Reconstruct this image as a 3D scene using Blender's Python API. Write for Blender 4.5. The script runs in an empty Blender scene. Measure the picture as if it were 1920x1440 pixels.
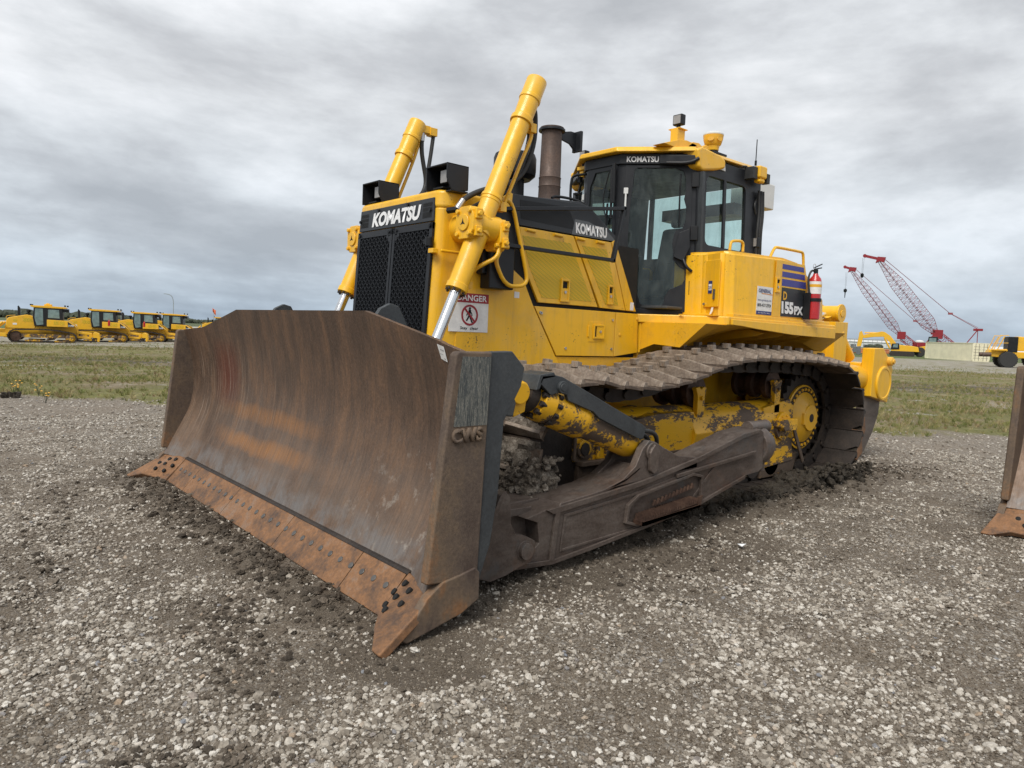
import bpy, bmesh, math, random
import numpy as np
from mathutils import Vector, Matrix, noise
rad = math.radians
random.seed(7)
S = bpy.context.scene
COL = S.collection

# ------------------------------------------------------------------ camera, light, exposure
cam_d = bpy.data.cameras.new("camera"); cam = bpy.data.objects.new("camera", cam_d); COL.objects.link(cam)
S.camera = cam
cam_d.sensor_width = 36; cam_d.lens = 24.956; cam_d.clip_end = 6000; cam_d.clip_start = 0.05
RT = Vector((-0.754871559, 0.654531747, 0.04191804)); DN = Vector((0.015383051, 0.081563083, -0.996549459)); FW = Vector((-0.655692223, -0.751622017, -0.071638347))
EYE = Vector((0, 5.0617, 1.5))
m = Matrix.Identity(4)
for i in range(3):
    m[i][0] = RT[i]; m[i][1] = -DN[i]; m[i][2] = -FW[i]; m[i][3] = EYE[i]
cam.matrix_world = m

SUN_EL, SUN_AZ = rad(50), rad(24)          # azimuth measured from +X towards +Y
sd = bpy.data.lights.new("sun", 'SUN'); sd.energy = 2.7; sd.angle = rad(28); sd.color = (1.0, 0.95, 0.87)
sun = bpy.data.objects.new("sun", sd); COL.objects.link(sun)
dirv = Vector((math.cos(SUN_EL)*math.cos(SUN_AZ), math.cos(SUN_EL)*math.sin(SUN_AZ), math.sin(SUN_EL)))
sun.rotation_euler = dirv.to_track_quat('Z', 'Y').to_euler(); sun.location = dirv*50

S.view_settings.view_transform = 'Standard'; S.view_settings.look = 'None'
S.view_settings.exposure = 0.22; S.view_settings.gamma = 1.0
S.render.engine = 'CYCLES'; S.cycles.max_bounces = 6; S.cycles.transparent_max_bounces = 10
S.cycles.use_denoising = True
S.cycles.use_adaptive_sampling = True

def NT(nt):
    def n(t, **kw):
        x = nt.nodes.new(t)
        for k, v in kw.items(): setattr(x, k, v)
        return x
    return n, nt.links.new

W = bpy.data.worlds.new("World"); S.world = W; W.use_nodes = True
nt = W.node_tree; nt.nodes.clear(); N, L = NT(nt)
def math_node(N, L, op, a, b=None, clamp=False):
    x = N('ShaderNodeMath', operation=op, use_clamp=clamp)
    for i, v in enumerate((a, b)):
        if v is None: continue
        if isinstance(v, (int, float)): x.inputs[i].default_value = v
        else: L(v, x.inputs[i])
    return x.outputs[0]
def ramp(N, L, fac, stops, interp='LINEAR'):
    r = N('ShaderNodeValToRGB'); r.color_ramp.interpolation = interp
    while len(r.color_ramp.elements) < len(stops): r.color_ramp.elements.new(0.5)
    for e, (p, c) in zip(r.color_ramp.elements, stops):
        e.position = p; e.color = (*c, 1) if len(c) == 3 else c
    L(fac, r.inputs[0]); return r.outputs[0]
def mixc(N, L, fac, a, b, mode='MIX'):
    x = N('ShaderNodeMix', data_type='RGBA', blend_type=mode)
    for s, v in ((x.inputs[0], fac), (x.inputs[6], a), (x.inputs[7], b)):
        if isinstance(v, (int, float)): s.default_value = v
        elif isinstance(v, tuple): s.default_value = (*v, 1)
        else: L(v, s)
    return x.outputs[2]
def noise_n(N, L, vec, scale, detail=4, rough=.55, dist=0.0):
    x = N('ShaderNodeTexNoise'); x.inputs['Scale'].default_value = scale; x.inputs['Detail'].default_value = detail
    x.inputs['Roughness'].default_value = rough; x.inputs['Distortion'].default_value = dist
    if vec is not None: L(vec, x.inputs['Vector'])
    return x.outputs[0]
out = N('ShaderNodeOutputWorld'); bg = N('ShaderNodeBackground'); L(bg.outputs[0], out.inputs[0])
sky = N('ShaderNodeTexSky', sky_type='NISHITA'); sky.sun_disc = False; sky.sun_elevation = SUN_EL; sky.sun_rotation = math.pi/2 - SUN_AZ
sky.air_density = 1.2; sky.dust_density = 2.0
sk = N('ShaderNodeVectorMath', operation='SCALE'); L(sky.outputs[0], sk.inputs[0]); sk.inputs['Scale'].default_value = 0.09
tc = N('ShaderNodeTexCoord'); sp = N('ShaderNodeSeparateXYZ'); L(tc.outputs['Generated'], sp.inputs[0])
zz = math_node(N, L, 'MAXIMUM', sp.outputs[2], 0.0); den = math_node(N, L, 'ADD', zz, 0.16)
cx = math_node(N, L, 'DIVIDE', sp.outputs[0], den); cy = math_node(N, L, 'DIVIDE', sp.outputs[1], den)
cv = N('ShaderNodeCombineXYZ'); L(cx, cv.inputs[0]); L(cy, cv.inputs[1])
mp = N('ShaderNodeMapping'); L(tc.outputs['Generated'], mp.inputs[0]); mp.inputs['Scale'].default_value = (1.0, 1.0, 2.7); mp.inputs['Location'].default_value = (1.3, .4, .75)
n1 = noise_n(N, L, mp.outputs[0], 2.3, 8, .58, .12); mpb = N('ShaderNodeMapping'); L(cv.outputs[0], mpb.inputs[0]); mpb.inputs['Scale'].default_value = (1.0, 1.5, 1); n2 = noise_n(N, L, mpb.outputs[0], 1.6, 6, .55, .3)
nn = math_node(N, L, 'ADD', math_node(N, L, 'MULTIPLY', n1, .86), math_node(N, L, 'MULTIPLY', n2, .14))
cc = ramp(N, L, nn, [(.36, (.43, .45, .48)), (.44, (.52, .54, .57)), (.51, (.64, .665, .695)), (.60, (.80, .82, .85))])
hz = ramp(N, L, sp.outputs[2], [(0.0, (.56, .66, .76)), (.03, (.70, .79, .87)), (.10, (.86, .91, .95)), (.28, (1, 1, 1)), (.5, (1, 1, 1))])
cc = mixc(N, L, 1.0, cc, hz, 'MULTIPLY')
hole = ramp(N, L, nn, [(.60, (0, 0, 0)), (.72, (.35, .35, .35))])
L(mixc(N, L, hole, cc, sk.outputs[0]), bg.inputs[0])
bg.inputs[1].default_value = 1.0

# ------------------------------------------------------------------ materials
def hexc(h):
    h = h.lstrip('#'); o = []
    for i in (0, 2, 4):
        c = int(h[i:i+2], 16)/255; o.append(c/12.92 if c <= .04045 else ((c+.055)/1.055)**2.4)
    return tuple(o)
def newmat(name):
    m = bpy.data.materials.new(name); m.use_nodes = True; nt = m.node_tree; nt.nodes.clear(); N, L = NT(nt)
    o = N('ShaderNodeOutputMaterial'); b = N('ShaderNodeBsdfPrincipled'); L(b.outputs[0], o.inputs[0])
    return m, N, L, b, o
def setb(N, L, b, **k):
    for n, v in k.items():
        s = b.inputs[n.replace('_', ' ')]
        if isinstance(v, (int, float)): s.default_value = v
        elif isinstance(v, tuple): s.default_value = (*v, 1)
        else: L(v, s)
def obj_vec(N, L, scale=None, world=False):
    if world: g = N('ShaderNodeNewGeometry').outputs['Position']
    else: g = N('ShaderNodeTexCoord').outputs['Object']
    if scale is None: return g
    mp = N('ShaderNodeMapping'); L(g, mp.inputs[0]); mp.inputs['Scale'].default_value = scale; return mp.outputs[0]
def bump(N, L, b, h, strength=.3, dist=.01):
    x = N('ShaderNodeBump'); x.inputs['Strength'].default_value = strength; x.inputs['Distance'].default_value = dist
    L(h, x.inputs['Height']); L(x.outputs[0], b.inputs['Normal'])

def paint(name, col, rough=.38, coat=.25, dirt=(.30, .17, .03), amount=.32, speck=True):
    m, N, L, b, o = newmat(name); v = obj_vec(N, L)
    a = noise_n(N, L, v, 1.3, 5, .6); d = noise_n(N, L, v, 9, 6, .7)
    f = ramp(N, L, math_node(N, L, 'MULTIPLY', a, d), [(.27, (0, 0, 0)), (.5, (amount,)*3)])
    c = mixc(N, L, f, col, dirt)
    mps = N('ShaderNodeMapping'); L(v, mps.inputs[0]); mps.inputs['Scale'].default_value = (9, 9, .7)
    stk = ramp(N, L, noise_n(N, L, mps.outputs[0], 1.6, 7, .7), [(.50, (0,)*3), (.72, (.38 if speck else .2,)*3)]); c = mixc(N, L, stk, c, (.42, .24, .05))
    dst = ramp(N, L, noise_n(N, L, v, 2.2, 8, .75, .6), [(.50, (0,)*3), (.68, (.22,)*3)]); c = mixc(N, L, dst, c, (.52, .40, .22))
    if speck:
        s = noise_n(N, L, v, 55, 3, .7); big = noise_n(N, L, v, 3.1, 3, .6)
        sf = ramp(N, L, math_node(N, L, 'ADD', math_node(N, L, 'MULTIPLY', s, .6), math_node(N, L, 'MULTIPLY', big, .4)), [(.625, (0, 0, 0)), (.65, (.8,)*3)])
        c = mixc(N, L, sf, c, (.06, .04, .025))
    setb(N, L, b, Base_Color=c, Coat_Weight=coat, Coat_Roughness=.15)
    r = ramp(N, L, d, [(.3, (rough-.08,)*3), (.7, (rough+.2,)*3)]); L(r, b.inputs['Roughness'])
    bump(N, L, b, noise_n(N, L, v, 6, 2), .06, .01)
    return m
YEL = (.82, .45, .010)
M = {}
M['yellow'] = paint('yellow_paint', YEL)
M['yellow2'] = paint('yellow_paint_deck', (.74, .39, .010), .45, .15, amount=.6)
def worn(name, lo, hi, under=(.055, .042, .034), scale=3.2, stretch=(1, 1, 1), yel=(.80, .43, .010)):
    m, N, L, b, o = newmat(name); v = obj_vec(N, L, stretch)
    a = noise_n(N, L, v, scale, 9, .68, .25); s = noise_n(N, L, v, scale*9, 5, .7)
    w = math_node(N, L, 'ADD', math_node(N, L, 'MULTIPLY', a, .72), math_node(N, L, 'MULTIPLY', s, .28))
    f = ramp(N, L, w, [(lo, (0, 0, 0)), (hi, (1, 1, 1))])
    u = mixc(N, L, s, under, (.13, .085, .055)); y = mixc(N, L, noise_n(N, L, v, 1.4, 4), yel, tuple(x*.75 for x in yel))
    setb(N, L, b, Base_Color=mixc(N, L, f, y, u)); L(ramp(N, L, f, [(0, (.42,)*3), (1, (.7,)*3)]), b.inputs['Roughness'])
    bump(N, L, b, math_node(N, L, 'SUBTRACT', s, f), .35, .006)
    return m
M['worn_yellow'] = worn('worn_yellow_paint', .50, .53)
M['worn_half'] = worn('scraped_yellow_paint', .50, .525, stretch=(.7, 1, 2.0))
M['worn_dark'] = worn('mostly_bare_paint', .40, .43, under=(.04, .032, .027))
def rusty(name, stops, scale=4, stretch=(1, 1, 1), rough=.62, metal=.25, bstr=.3, extra=None):
    m, N, L, b, o = newmat(name); v = obj_vec(N, L, stretch); v0 = obj_vec(N, L)
    a = noise_n(N, L, v, scale, 8, .62, .2); d = noise_n(N, L, v, scale*7, 6, .7)
    w = math_node(N, L, 'ADD', math_node(N, L, 'MULTIPLY', a, .7), math_node(N, L, 'MULTIPLY', d, .3))
    c = ramp(N, L, w, stops)
    fine = noise_n(N, L, v0, 60, 4, .7)
    c = mixc(N, L, .55, c, ramp(N, L, fine, [(.3, (.55,)*3), (.7, (1.35,)*3)]), 'MULTIPLY')
    if extra: c = extra(N, L, c, v0)
    setb(N, L, b, Base_Color=c, Metallic=metal); L(ramp(N, L, d, [(.3, (rough-.12,)*3), (.7, (rough+.15,)*3)]), b.inputs['Roughness'])
    bump(N, L, b, math_node(N, L, 'ADD', fine, d), bstr, .004)
    return m
def zband(N, L, z, z0, w):
    q = math_node(N, L, 'DIVIDE', math_node(N, L, 'SUBTRACT', z, z0), w)
    return math_node(N, L, 'SUBTRACT', 1.0, math_node(N, L, 'MULTIPLY', q, q), clamp=True)
def moldboard_extra(N, L, c, v0):
    s = N('ShaderNodeSeparateXYZ'); L(v0, s.inputs[0]); y, z = s.outputs[1], s.outputs[2]
    mp = N('ShaderNodeMapping'); L(v0, mp.inputs[0]); mp.inputs['Scale'].default_value = (1, 26, .8)
    st = noise_n(N, L, mp.outputs[0], 2.4, 7, .7)
    mp2 = N('ShaderNodeMapping'); L(v0, mp2.inputs[0]); mp2.inputs['Scale'].default_value = (1, 70, 1.1)
    st2 = noise_n(N, L, mp2.outputs[0], 1.6, 3, .6)
    # lighter polished steel towards the bottom of the curve, worn by the soil
    pol = math_node(N, L, 'SUBTRACT', 1.0, math_node(N, L, 'DIVIDE', z, .95), clamp=True)
    pol = math_node(N, L, 'MULTIPLY', pol, ramp(N, L, noise_n(N, L, v0, 2.6, 6, .65), [(.35, (.1,)*3), (.65, (1,)*3)]))
    c = mixc(N, L, pol, c, (.20, .15, .115))
    low = zband(N, L, z, .24, .14); low = math_node(N, L, 'MULTIPLY', low, ramp(N, L, noise_n(N, L, v0, 5, 5, .7), [(.4, (0,)*3), (.6, (.8,)*3)]))
    c = mixc(N, L, low, c, (.185, .175, .17))
    # orange fresh rust bands running with the cutting edge
    for z0, w, sc, k in ((.50, .075, 3.1, .62), (.73, .08, 2.2, .48)):
        zz = math_node(N, L, 'ADD', z, math_node(N, L, 'MULTIPLY', noise_n(N, L, v0, 3.0, 4), .12))
        yy = ramp(N, L, math_node(N, L, 'DIVIDE', math_node(N, L, 'ADD', y, 2.2), 4.4), [(.12, (0,)*3), (.27, (1,)*3), (.47, (1,)*3), (.62, (.1,)*3)])
        bnd = math_node(N, L, 'MULTIPLY', zband(N, L, zz, z0 + .06, w), yy)
        bnd = math_node(N, L, 'MULTIPLY', bnd, ramp(N, L, noise_n(N, L, mp.outputs[0], sc, 5, .6), [(.3, (.1,)*3), (.6, (k,)*3)]))
        c = mixc(N, L, bnd, c, (.40, .17, .04))
    # dark red scoured zone on the far side
    redm = math_node(N, L, 'MULTIPLY', zband(N, L, z, 1.03, .32), zband(N, L, y, -1.55, .35))
    c = mixc(N, L, math_node(N, L, 'MULTIPLY', redm, .7), c, (.13, .028, .014))
    c = mixc(N, L, .8, c, ramp(N, L, st, [(.3, (.72, .72, .72)), (.5, (1, 1, 1)), (.7, (1.2, 1.15, 1.1))]), 'MULTIPLY')
    sc = math_node(N, L, 'MULTIPLY', ramp(N, L, st2, [(.585, (0,)*3), (.62, (.6,)*3)]), ramp(N, L, math_node(N, L, 'DIVIDE', math_node(N, L, 'ADD', y, 2.2), 4.4), [(.05, (1,)*3), (.36, (.55,)*3), (.55, (0,)*3)]))
    c = mixc(N, L, math_node(N, L, 'MULTIPLY', sc, zband(N, L, z, .85, .55)), c, (.34, .26, .20))
    pale = ramp(N, L, noise_n(N, L, v0, 9, 9, .75), [(.56, (0,)*3), (.66, (.5,)*3)])
    pale = math_node(N, L, 'MULTIPLY', pale, ramp(N, L, math_node(N, L, 'DIVIDE', y, 2.2), [(.3, (0,)*3), (.8, (1,)*3)]))
    c = mixc(N, L, math_node(N, L, 'MULTIPLY', pale, zband(N, L, z, .42, .5)), c, (.42, .38, .33))
    return c
M['moldboard'] = rusty('moldboard_steel', [(.30, (.066, .045, .033)), (.48, (.112, .072, .050)), (.6, (.165, .098, .060)), (.75, (.22, .125, .07))], 2.2, (1, 2.2, .7), .55, .35, .25, moldboard_extra)
M['side_steel'] = rusty('rusty_side_steel', [(.34, (.060, .040, .032)), (.45, (.105, .076, .058)), (.56, (.15, .105, .07)), (.68, (.25, .12, .05))], 3.0, (1, 1, .6), .7, .15, .35)
M['edge'] = rusty('cutting_edge_rust', [(.36, (.075, .048, .036)), (.45, (.155, .085, .047)), (.54, (.245, .122, .055)), (.64, (.23, .155, .11))], 5, (1, 1, 1), .65, .15, .35)
def scraped(N, L, c, v0):
    mp = N('ShaderNodeMapping'); L(v0, mp.inputs[0]); mp.inputs['Scale'].default_value = (1.2, 6, 9)
    a = ramp(N, L, noise_n(N, L, mp.outputs[0], 2.2, 9, .72, .4), [(.55, (0,)*3), (.66, (.4,)*3)])
    c = mixc(N, L, a, c, (.15, .13, .115))
    b_ = ramp(N, L, noise_n(N, L, v0, 3.4, 7, .7), [(.57, (0,)*3), (.66, (.5,)*3)]); c = mixc(N, L, b_, c, (.085, .095, .10))
    d_ = ramp(N, L, noise_n(N, L, v0, 2.1, 7, .7, .5), [(.56, (0,)*3), (.68, (.45,)*3)]); return mixc(N, L, d_, c, (.16, .08, .045))
M['arm_steel'] = rusty('push_arm_steel', [(.34, (.060, .045, .038)), (.46, (.095, .073, .062)), (.56, (.13, .104, .09)), (.68, (.17, .145, .125))], 3.0, (.5, 1, 1.4), .5, .35, .18, scraped)
M['shoe'] = rusty('track_shoe_steel', [(.36, (.045, .032, .025)), (.48, (.095, .070, .054)), (.58, (.15, .115, .09)), (.7, (.18, .11, .065))], 8, (1, 1, 1), .7, .2, .4)
M['shoe_edge'] = rusty('worn_grouser_edge', [(.34, (.13, .10, .078)), (.46, (.23, .185, .15)), (.58, (.32, .27, .225)), (.7, (.26, .17, .11))], 10, (1, 1, 1), .55, .35, .3)
M['dark_steel'] = rusty('dark_greasy_steel', [(.3, (.018, .015, .013)), (.5, (.038, .03, .026)), (.65, (.06, .045, .035)), (.8, (.11, .07, .04))], 6, (1, 1, 1), .6, .3, .5)
M['hub_rust'] = rusty('roller_rust', [(.3, (.035, .02, .015)), (.5, (.075, .042, .03)), (.7, (.13, .08, .055))], 6, (1, 1, 1), .55, .4, .3)
M['exhaust'] = rusty('exhaust_rust', [(.3, (.06, .045, .04)), (.5, (.10, .07, .058)), (.7, (.15, .095, .07))], 3, (1, 1, .4), .6, .4, .2)
M['lug_grey'] = rusty('slate_paint_worn', [(.3, (.028, .032, .036)), (.5, (.042, .048, .053)), (.68, (.06, .065, .068)), (.82, (.12, .10, .08))], 2.6, (1, 1, .7), .5, .1, .15)
def scratched(N, L, c, v0):
    for rot, t in ((.5, .545), (1.2, .55), (-.4, .55)):
        mp = N('ShaderNodeMapping'); L(v0, mp.inputs[0]); mp.inputs['Rotation'].default_value = (0, rot, 0); mp.inputs['Scale'].default_value = (55, 1, 4)
        s = noise_n(N, L, mp.outputs[0], 1.1, 5, .65, .8)
        q = math_node(N, L, 'ABSOLUTE', math_node(N, L, 'SUBTRACT', s, .5))
        c = mixc(N, L, ramp(N, L, q, [(.0, (.7,)*3), (.02, (0,)*3)]), c, (.27, .26, .22))
    s = N('ShaderNodeSeparateXYZ'); L(v0, s.inputs[0])
    e = ramp(N, L, math_node(N, L, 'ADD', s.outputs[2], math_node(N, L, 'MULTIPLY', noise_n(N, L, v0, 7, 6, .7), .12)), [(.0, (1,)*3), (1.0, (1,)*3)])
    return c
M['scratched'] = rusty('scratched_slate_paint', [(.3, (.032, .040, .043)), (.5, (.05, .058, .06)), (.68, (.085, .09, .086)), (.82, (.14, .13, .11))], 4, (1, 1, 1), .5, .1, .2, scratched)
def mud_mat(name, stops, bs=.8):
    m, N, L, b, o = newmat(name); v = obj_vec(N, L)
    a = noise_n(N, L, v, 14, 8, .7); d = noise_n(N, L, v, 70, 5, .7)
    w = math_node(N, L, 'ADD', math_node(N, L, 'MULTIPLY', a, .6), math_node(N, L, 'MULTIPLY', d, .4))
    setb(N, L, b, Base_Color=ramp(N, L, w, stops), Roughness=.9); b.inputs['Specular IOR Level'].default_value = .25
    bump(N, L, b, w, bs, .035); return m
M['mud_dark'] = mud_mat('wet_mud', [(.35, (.022, .018, .014)), (.5, (.045, .038, .030)), (.68, (.085, .072, .056))])
M['mud_dry'] = mud_mat('dry_mud', [(.38, (.045, .035, .026)), (.5, (.105, .085, .064)), (.62, (.23, .195, .155))])
M['mud_mix'] = mud_mat('crusted_mud', [(.38, (.05, .04, .032)), (.5, (.13, .11, .09)), (.6, (.27, .24, .205))])
def plain(name, col, rough=.5, metal=0.0, coat=0.0, var=.25, sc=8, bs=.0, spec=.5):
    m, N, L, b, o = newmat(name); v = obj_vec(N, L); a = noise_n(N, L, v, sc, 5, .6)
    c = mixc(N, L, 1.0, col, ramp(N, L, a, [(.3, (1-var,)*3), (.7, (1+var,)*3)]), 'MULTIPLY')
    setb(N, L, b, Base_Color=c, Metallic=metal, Coat_Weight=coat); L(ramp(N, L, a, [(.3, (max(0, rough-.1),)*3), (.7, (rough+.12,)*3)]), b.inputs['Roughness'])
    b.inputs['Specular IOR Level'].default_value = spec
    if bs: bump(N, L, b, noise_n(N, L, v, sc*8, 4), bs, .003)
    return m
M['black'] = plain('black_plastic', (.010, .011, .013), .45, spec=.3)
M['cab_black'] = plain('cab_dark_paint', (.012, .0135, .017), .42, spec=.35)
M['hood_grey'] = plain('hood_dark_paint', (.022, .025, .030), .42, spec=.4)
M['badge_grey'] = plain('badge_grey', (.10, .11, .12), .45)
M['rubber'] = plain('rubber_hose', (.022, .023, .024), .55, bs=.15)
M['hole'] = plain('dark_void', (.006, .006, .006), .8)
M['chrome'] = plain('polished_rod', (.78, .79, .80), .16, 1.0, var=.05)
M['zinc'] = plain('zinc_fitting', (.5, .5, .5), .35, .9)
M['white'] = plain('white_letter', (.74, .75, .76), .5, var=.06)
M['sticker'] = plain('sticker_white', (.72, .72, .71), .5, var=.12, sc=20)
M['danger_red'] = plain('danger_red', (.30, .008, .018), .45, var=.1)
M['ext_red'] = plain('extinguisher_red', (.42, .012, .014), .3, coat=.4, var=.12)
M['blue'] = plain('stripe_blue', (.045, .05, .25), .45, var=.08)
M['navy'] = plain('sticker_navy', (.02, .035, .16), .45, var=.08)
M['seat'] = plain('seat_fabric', (.035, .037, .04), .8)
M['interior'] = plain('cab_interior', (.055, .058, .06), .7)
M['lens'] = plain('lamp_lens', (.32, .31, .30), .2, .3)
M['white_plastic'] = plain('white_plastic', (.62, .63, .62), .4, var=.06)
M['amber'] = plain('amber', (.6, .2, .01), .3)
M['letter_yellow'] = plain('letter_yellow', (.72, .38, .02), .45, var=.05)
M['bolt'] = plain('bolt_grey', (.12, .115, .11), .5, .6)
M['bg_tree'] = plain('distant_foliage', (.045, .055, .035), .9, var=.5, sc=.5)
def glass(name, tint, k):
    m = bpy.data.materials.new(name); m.use_nodes = True; nt = m.node_tree; nt.nodes.clear(); N, L = NT(nt)
    o = N('ShaderNodeOutputMaterial'); t = N('ShaderNodeBsdfTransparent'); t.inputs[0].default_value = (*tint, 1)
    g = N('ShaderNodeBsdfGlossy'); g.inputs['Roughness'].default_value = .03; g.inputs[0].default_value = (.85, .95, .95, 1)
    d = N('ShaderNodeBsdfDiffuse'); d.inputs[0].default_value = (.22, .26, .25, 1)
    v = obj_vec(N, L, (1, 3, 1)); f1 = ramp(N, L, noise_n(N, L, v, 3.5, 7, .65, 1.0), [(.4, (.02,)*3), (.7, (k*1.8,)*3)])
    mx = N('ShaderNodeMixShader'); L(f1, mx.inputs[0]); L(t.outputs[0], mx.inputs[1]); L(d.outputs[0], mx.inputs[2])
    fr = N('ShaderNodeFresnel'); fr.inputs[0].default_value = 1.5
    m2 = N('ShaderNodeMixShader'); L(fr.outputs[0], m2.inputs[0]); L(mx.outputs[0], m2.inputs[1]); L(g.outputs[0], m2.inputs[2])
    L(m2.outputs[0], o.inputs[0]); return m
M['glass'] = glass('tinted_cab_glass', (.76, .90, .87), .10)
def perforated():
    m, N, L, b, o = newmat('perforated_yellow'); v = obj_vec(N, L); s = N('ShaderNodeSeparateXYZ'); L(v, s.inputs[0])
    k = 2*math.pi/.018
    a = math_node(N, L, 'SINE', math_node(N, L, 'MULTIPLY', s.outputs[0], k)); c = math_node(N, L, 'SINE', math_node(N, L, 'MULTIPLY', s.outputs[2], k))
    h = math_node(N, L, 'GREATER_THAN', math_node(N, L, 'MULTIPLY', a, c), .22)
    mp = N('ShaderNodeMapping'); L(v, mp.inputs[0]); mp.inputs['Rotation'].default_value = (0, rad(28), 0)
    w = N('ShaderNodeTexWave', wave_type='BANDS', bands_direction='Z'); L(mp.outputs[0], w.inputs[0]); w.inputs['Scale'].default_value = 11; w.inputs['Distortion'].default_value = .15
    base = mixc(N, L, ramp(N, L, w.outputs[1], [(.35, (0, 0, 0)), (.65, (1, 1, 1))]), (.86, .50, .014), (.62, .44, .018))
    setb(N, L, b, Base_Color=mixc(N, L, h, base, (.17, .14, .015)), Roughness=.5); return m
M['mesh_yellow'] = perforated()

# ------------------------------------------------------------------ mesh helpers
class MB:
    def __init__(s): s.v = []; s.f = []; s.m = []; s.k = 0
    def add(s, vs, fs, mi=None):
        b = len(s.v); s.v += [tuple(x) for x in vs]; s.f += [tuple(b+i for i in f) for f in fs]; s.m += [s.k if mi is None else mi]*len(fs); return s
    def box(s, x0, x1, y0, y1, z0, z1, mi=None):
        x0, x1 = sorted((x0, x1)); y0, y1 = sorted((y0, y1)); z0, z1 = sorted((z0, z1))
        return s.add([(x0,y0,z0),(x1,y0,z0),(x1,y1,z0),(x0,y1,z0),(x0,y0,z1),(x1,y0,z1),(x1,y1,z1),(x0,y1,z1)],
              [(0,3,2,1),(4,5,6,7),(0,1,5,4),(1,2,6,5),(2,3,7,6),(3,0,4,7)], mi)
    def prism(s, pts, axis, a, b, mi=None):
        n = len(pts)
        def P(p, t): return (t, p[0], p[1]) if axis == 0 else ((p[0], t, p[1]) if axis == 1 else (p[0], p[1], t))
        vs = [P(p, a) for p in pts] + [P(p, b) for p in pts]
        return s.add(vs, [tuple(range(n))[::-1], tuple(range(n, 2*n))] + [(i, (i+1) % n, n+(i+1) % n, n+i) for i in range(n)], mi)
    def loft(s, loops, cap=True, mi=None, closed=True):
        n = len(loops[0]); vs = [p for l in loops for p in l]; fs = []
        for j in range(len(loops)-1):
            for i in range(n if closed else n-1): fs.append((j*n+i, j*n+(i+1) % n, (j+1)*n+(i+1) % n, (j+1)*n+i))
        if cap and closed: fs += [tuple(range(n))[::-1], tuple(range((len(loops)-1)*n, len(loops)*n))]
        return s.add(vs, fs, mi)
    def cyl(s, p0, p1, r0, r1=None, n=24, mi=None):
        p0, p1 = Vector(p0), Vector(p1); r1 = r0 if r1 is None else r1; d = (p1-p0).normalized()
        u = d.orthogonal().normalized(); w = d.cross(u)
        L_ = [[p + (u*math.cos(t)+w*math.sin(t))*r for t in [2*math.pi*i/n for i in range(n)]] for p, r in ((p0, r0), (p1, r1))]
        return s.loft(L_, True, mi)
    def lathe(s, p0, d, prof, n=24, mi=None):
        p0, d = Vector(p0), Vector(d).normalized(); u = d.orthogonal().normalized(); w = d.cross(u)
        return s.loft([[p0 + d*h + (u*math.cos(2*math.pi*i/n)+w*math.sin(2*math.pi*i/n))*r for i in range(n)] for h, r in prof], True, mi)
    def tube(s, pts, r, n=10, mi=None, smooth=2):
        pts = [Vector(p) for p in pts]
        for _ in range(smooth):
            q = [pts[0]]
            for a, b in zip(pts, pts[1:]): q += [a*.75+b*.25, a*.25+b*.75]
            q.append(pts[-1]); pts = q
        L_ = []; u = None
        for i, p in enumerate(pts):
            d = (pts[min(i+1, len(pts)-1)] - pts[max(i-1, 0)]).normalized()
            u = d.orthogonal().normalized() if u is None else (u - d*u.dot(d)).normalized()
            w = d.cross(u); L_.append([p + (u*math.cos(2*math.pi*k/n)+w*math.sin(2*math.pi*k/n))*r for k in range(n)])
        return s.loft(L_, True, mi)
    def bar(s, p0, p1, w, h, mi=None, up=(0, 0, 1)):
        p0, p1 = Vector(p0), Vector(p1); d = (p1-p0).normalized(); a = d.cross(Vector(up)).normalized(); c = a.cross(d)
        return s.loft([[p + a*x*w/2 + c*z*h/2 for x, z in ((-1,-1),(1,-1),(1,1),(-1,1))] for p in (p0, p1)], True, mi)
    def ring(s, outer, inner, depth, mi=None):      # outer/inner: lists of 3D points of equal length, depth: Vector
        n = len(outer); D = Vector(depth); o = [Vector(p) for p in outer]; i = [Vector(p) for p in inner]
        vs = o + i + [p+D for p in o] + [p+D for p in i]; fs = []
        for k in range(n):
            j = (k+1) % n; fs += [(k, j, n+j, n+k), (2*n+k, 3*n+k, 3*n+j, 2*n+j), (k, 2*n+k, 2*n+j, j), (n+k, n+j, 3*n+j, 3*n+k)]
        return s.add(vs, fs, mi)
    def build(s, name, mats, parent=None, bevel=0.0, ang=38, smooth=True):
        me = bpy.data.meshes.new(name); me.from_pydata(s.v, [], s.f)
        if not isinstance(mats, (list, tuple)): mats = [mats]
        for x in mats: me.materials.append(M[x] if isinstance(x, str) else x)
        me.polygons.foreach_set('material_index', s.m)
        bm = bmesh.new(); bm.from_mesh(me); bmesh.ops.recalc_face_normals(bm, faces=bm.faces); bm.to_mesh(me); bm.free()
        if smooth:
            me.polygons.foreach_set('use_smooth', [True]*len(me.polygons)); me.set_sharp_from_angle(angle=rad(ang))
        me.update(); o = bpy.data.objects.new(name, me); COL.objects.link(o)
        if parent is not None: o.parent = parent
        if bevel:
            md = o.modifiers.new('bevel', 'BEVEL'); md.width = bevel; md.segments = 2; md.limit_method = 'ANGLE'; md.angle_limit = rad(35); md.harden_normals = True
        return o
def thing(name, label, cat, loc=(0, 0, 0), rz=0, group=None):
    o = bpy.data.objects.new(name, None); COL.objects.link(o); o.location = loc; o.rotation_euler = (0, 0, rz); o.empty_display_size = .3
    return tag(o, label, cat, group)
def tag(o, label=None, cat=None, group=None, kind=None):
    for k, v in (('label', label), ('category', cat), ('group', group), ('kind', kind)):
        if v: o[k] = v
    return o
def copy_tree(o, parent=None):
    c = o.copy(); COL.objects.link(c); c.parent = parent
    for ch in list(o.children): copy_tree(ch, c)
    return c
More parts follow.
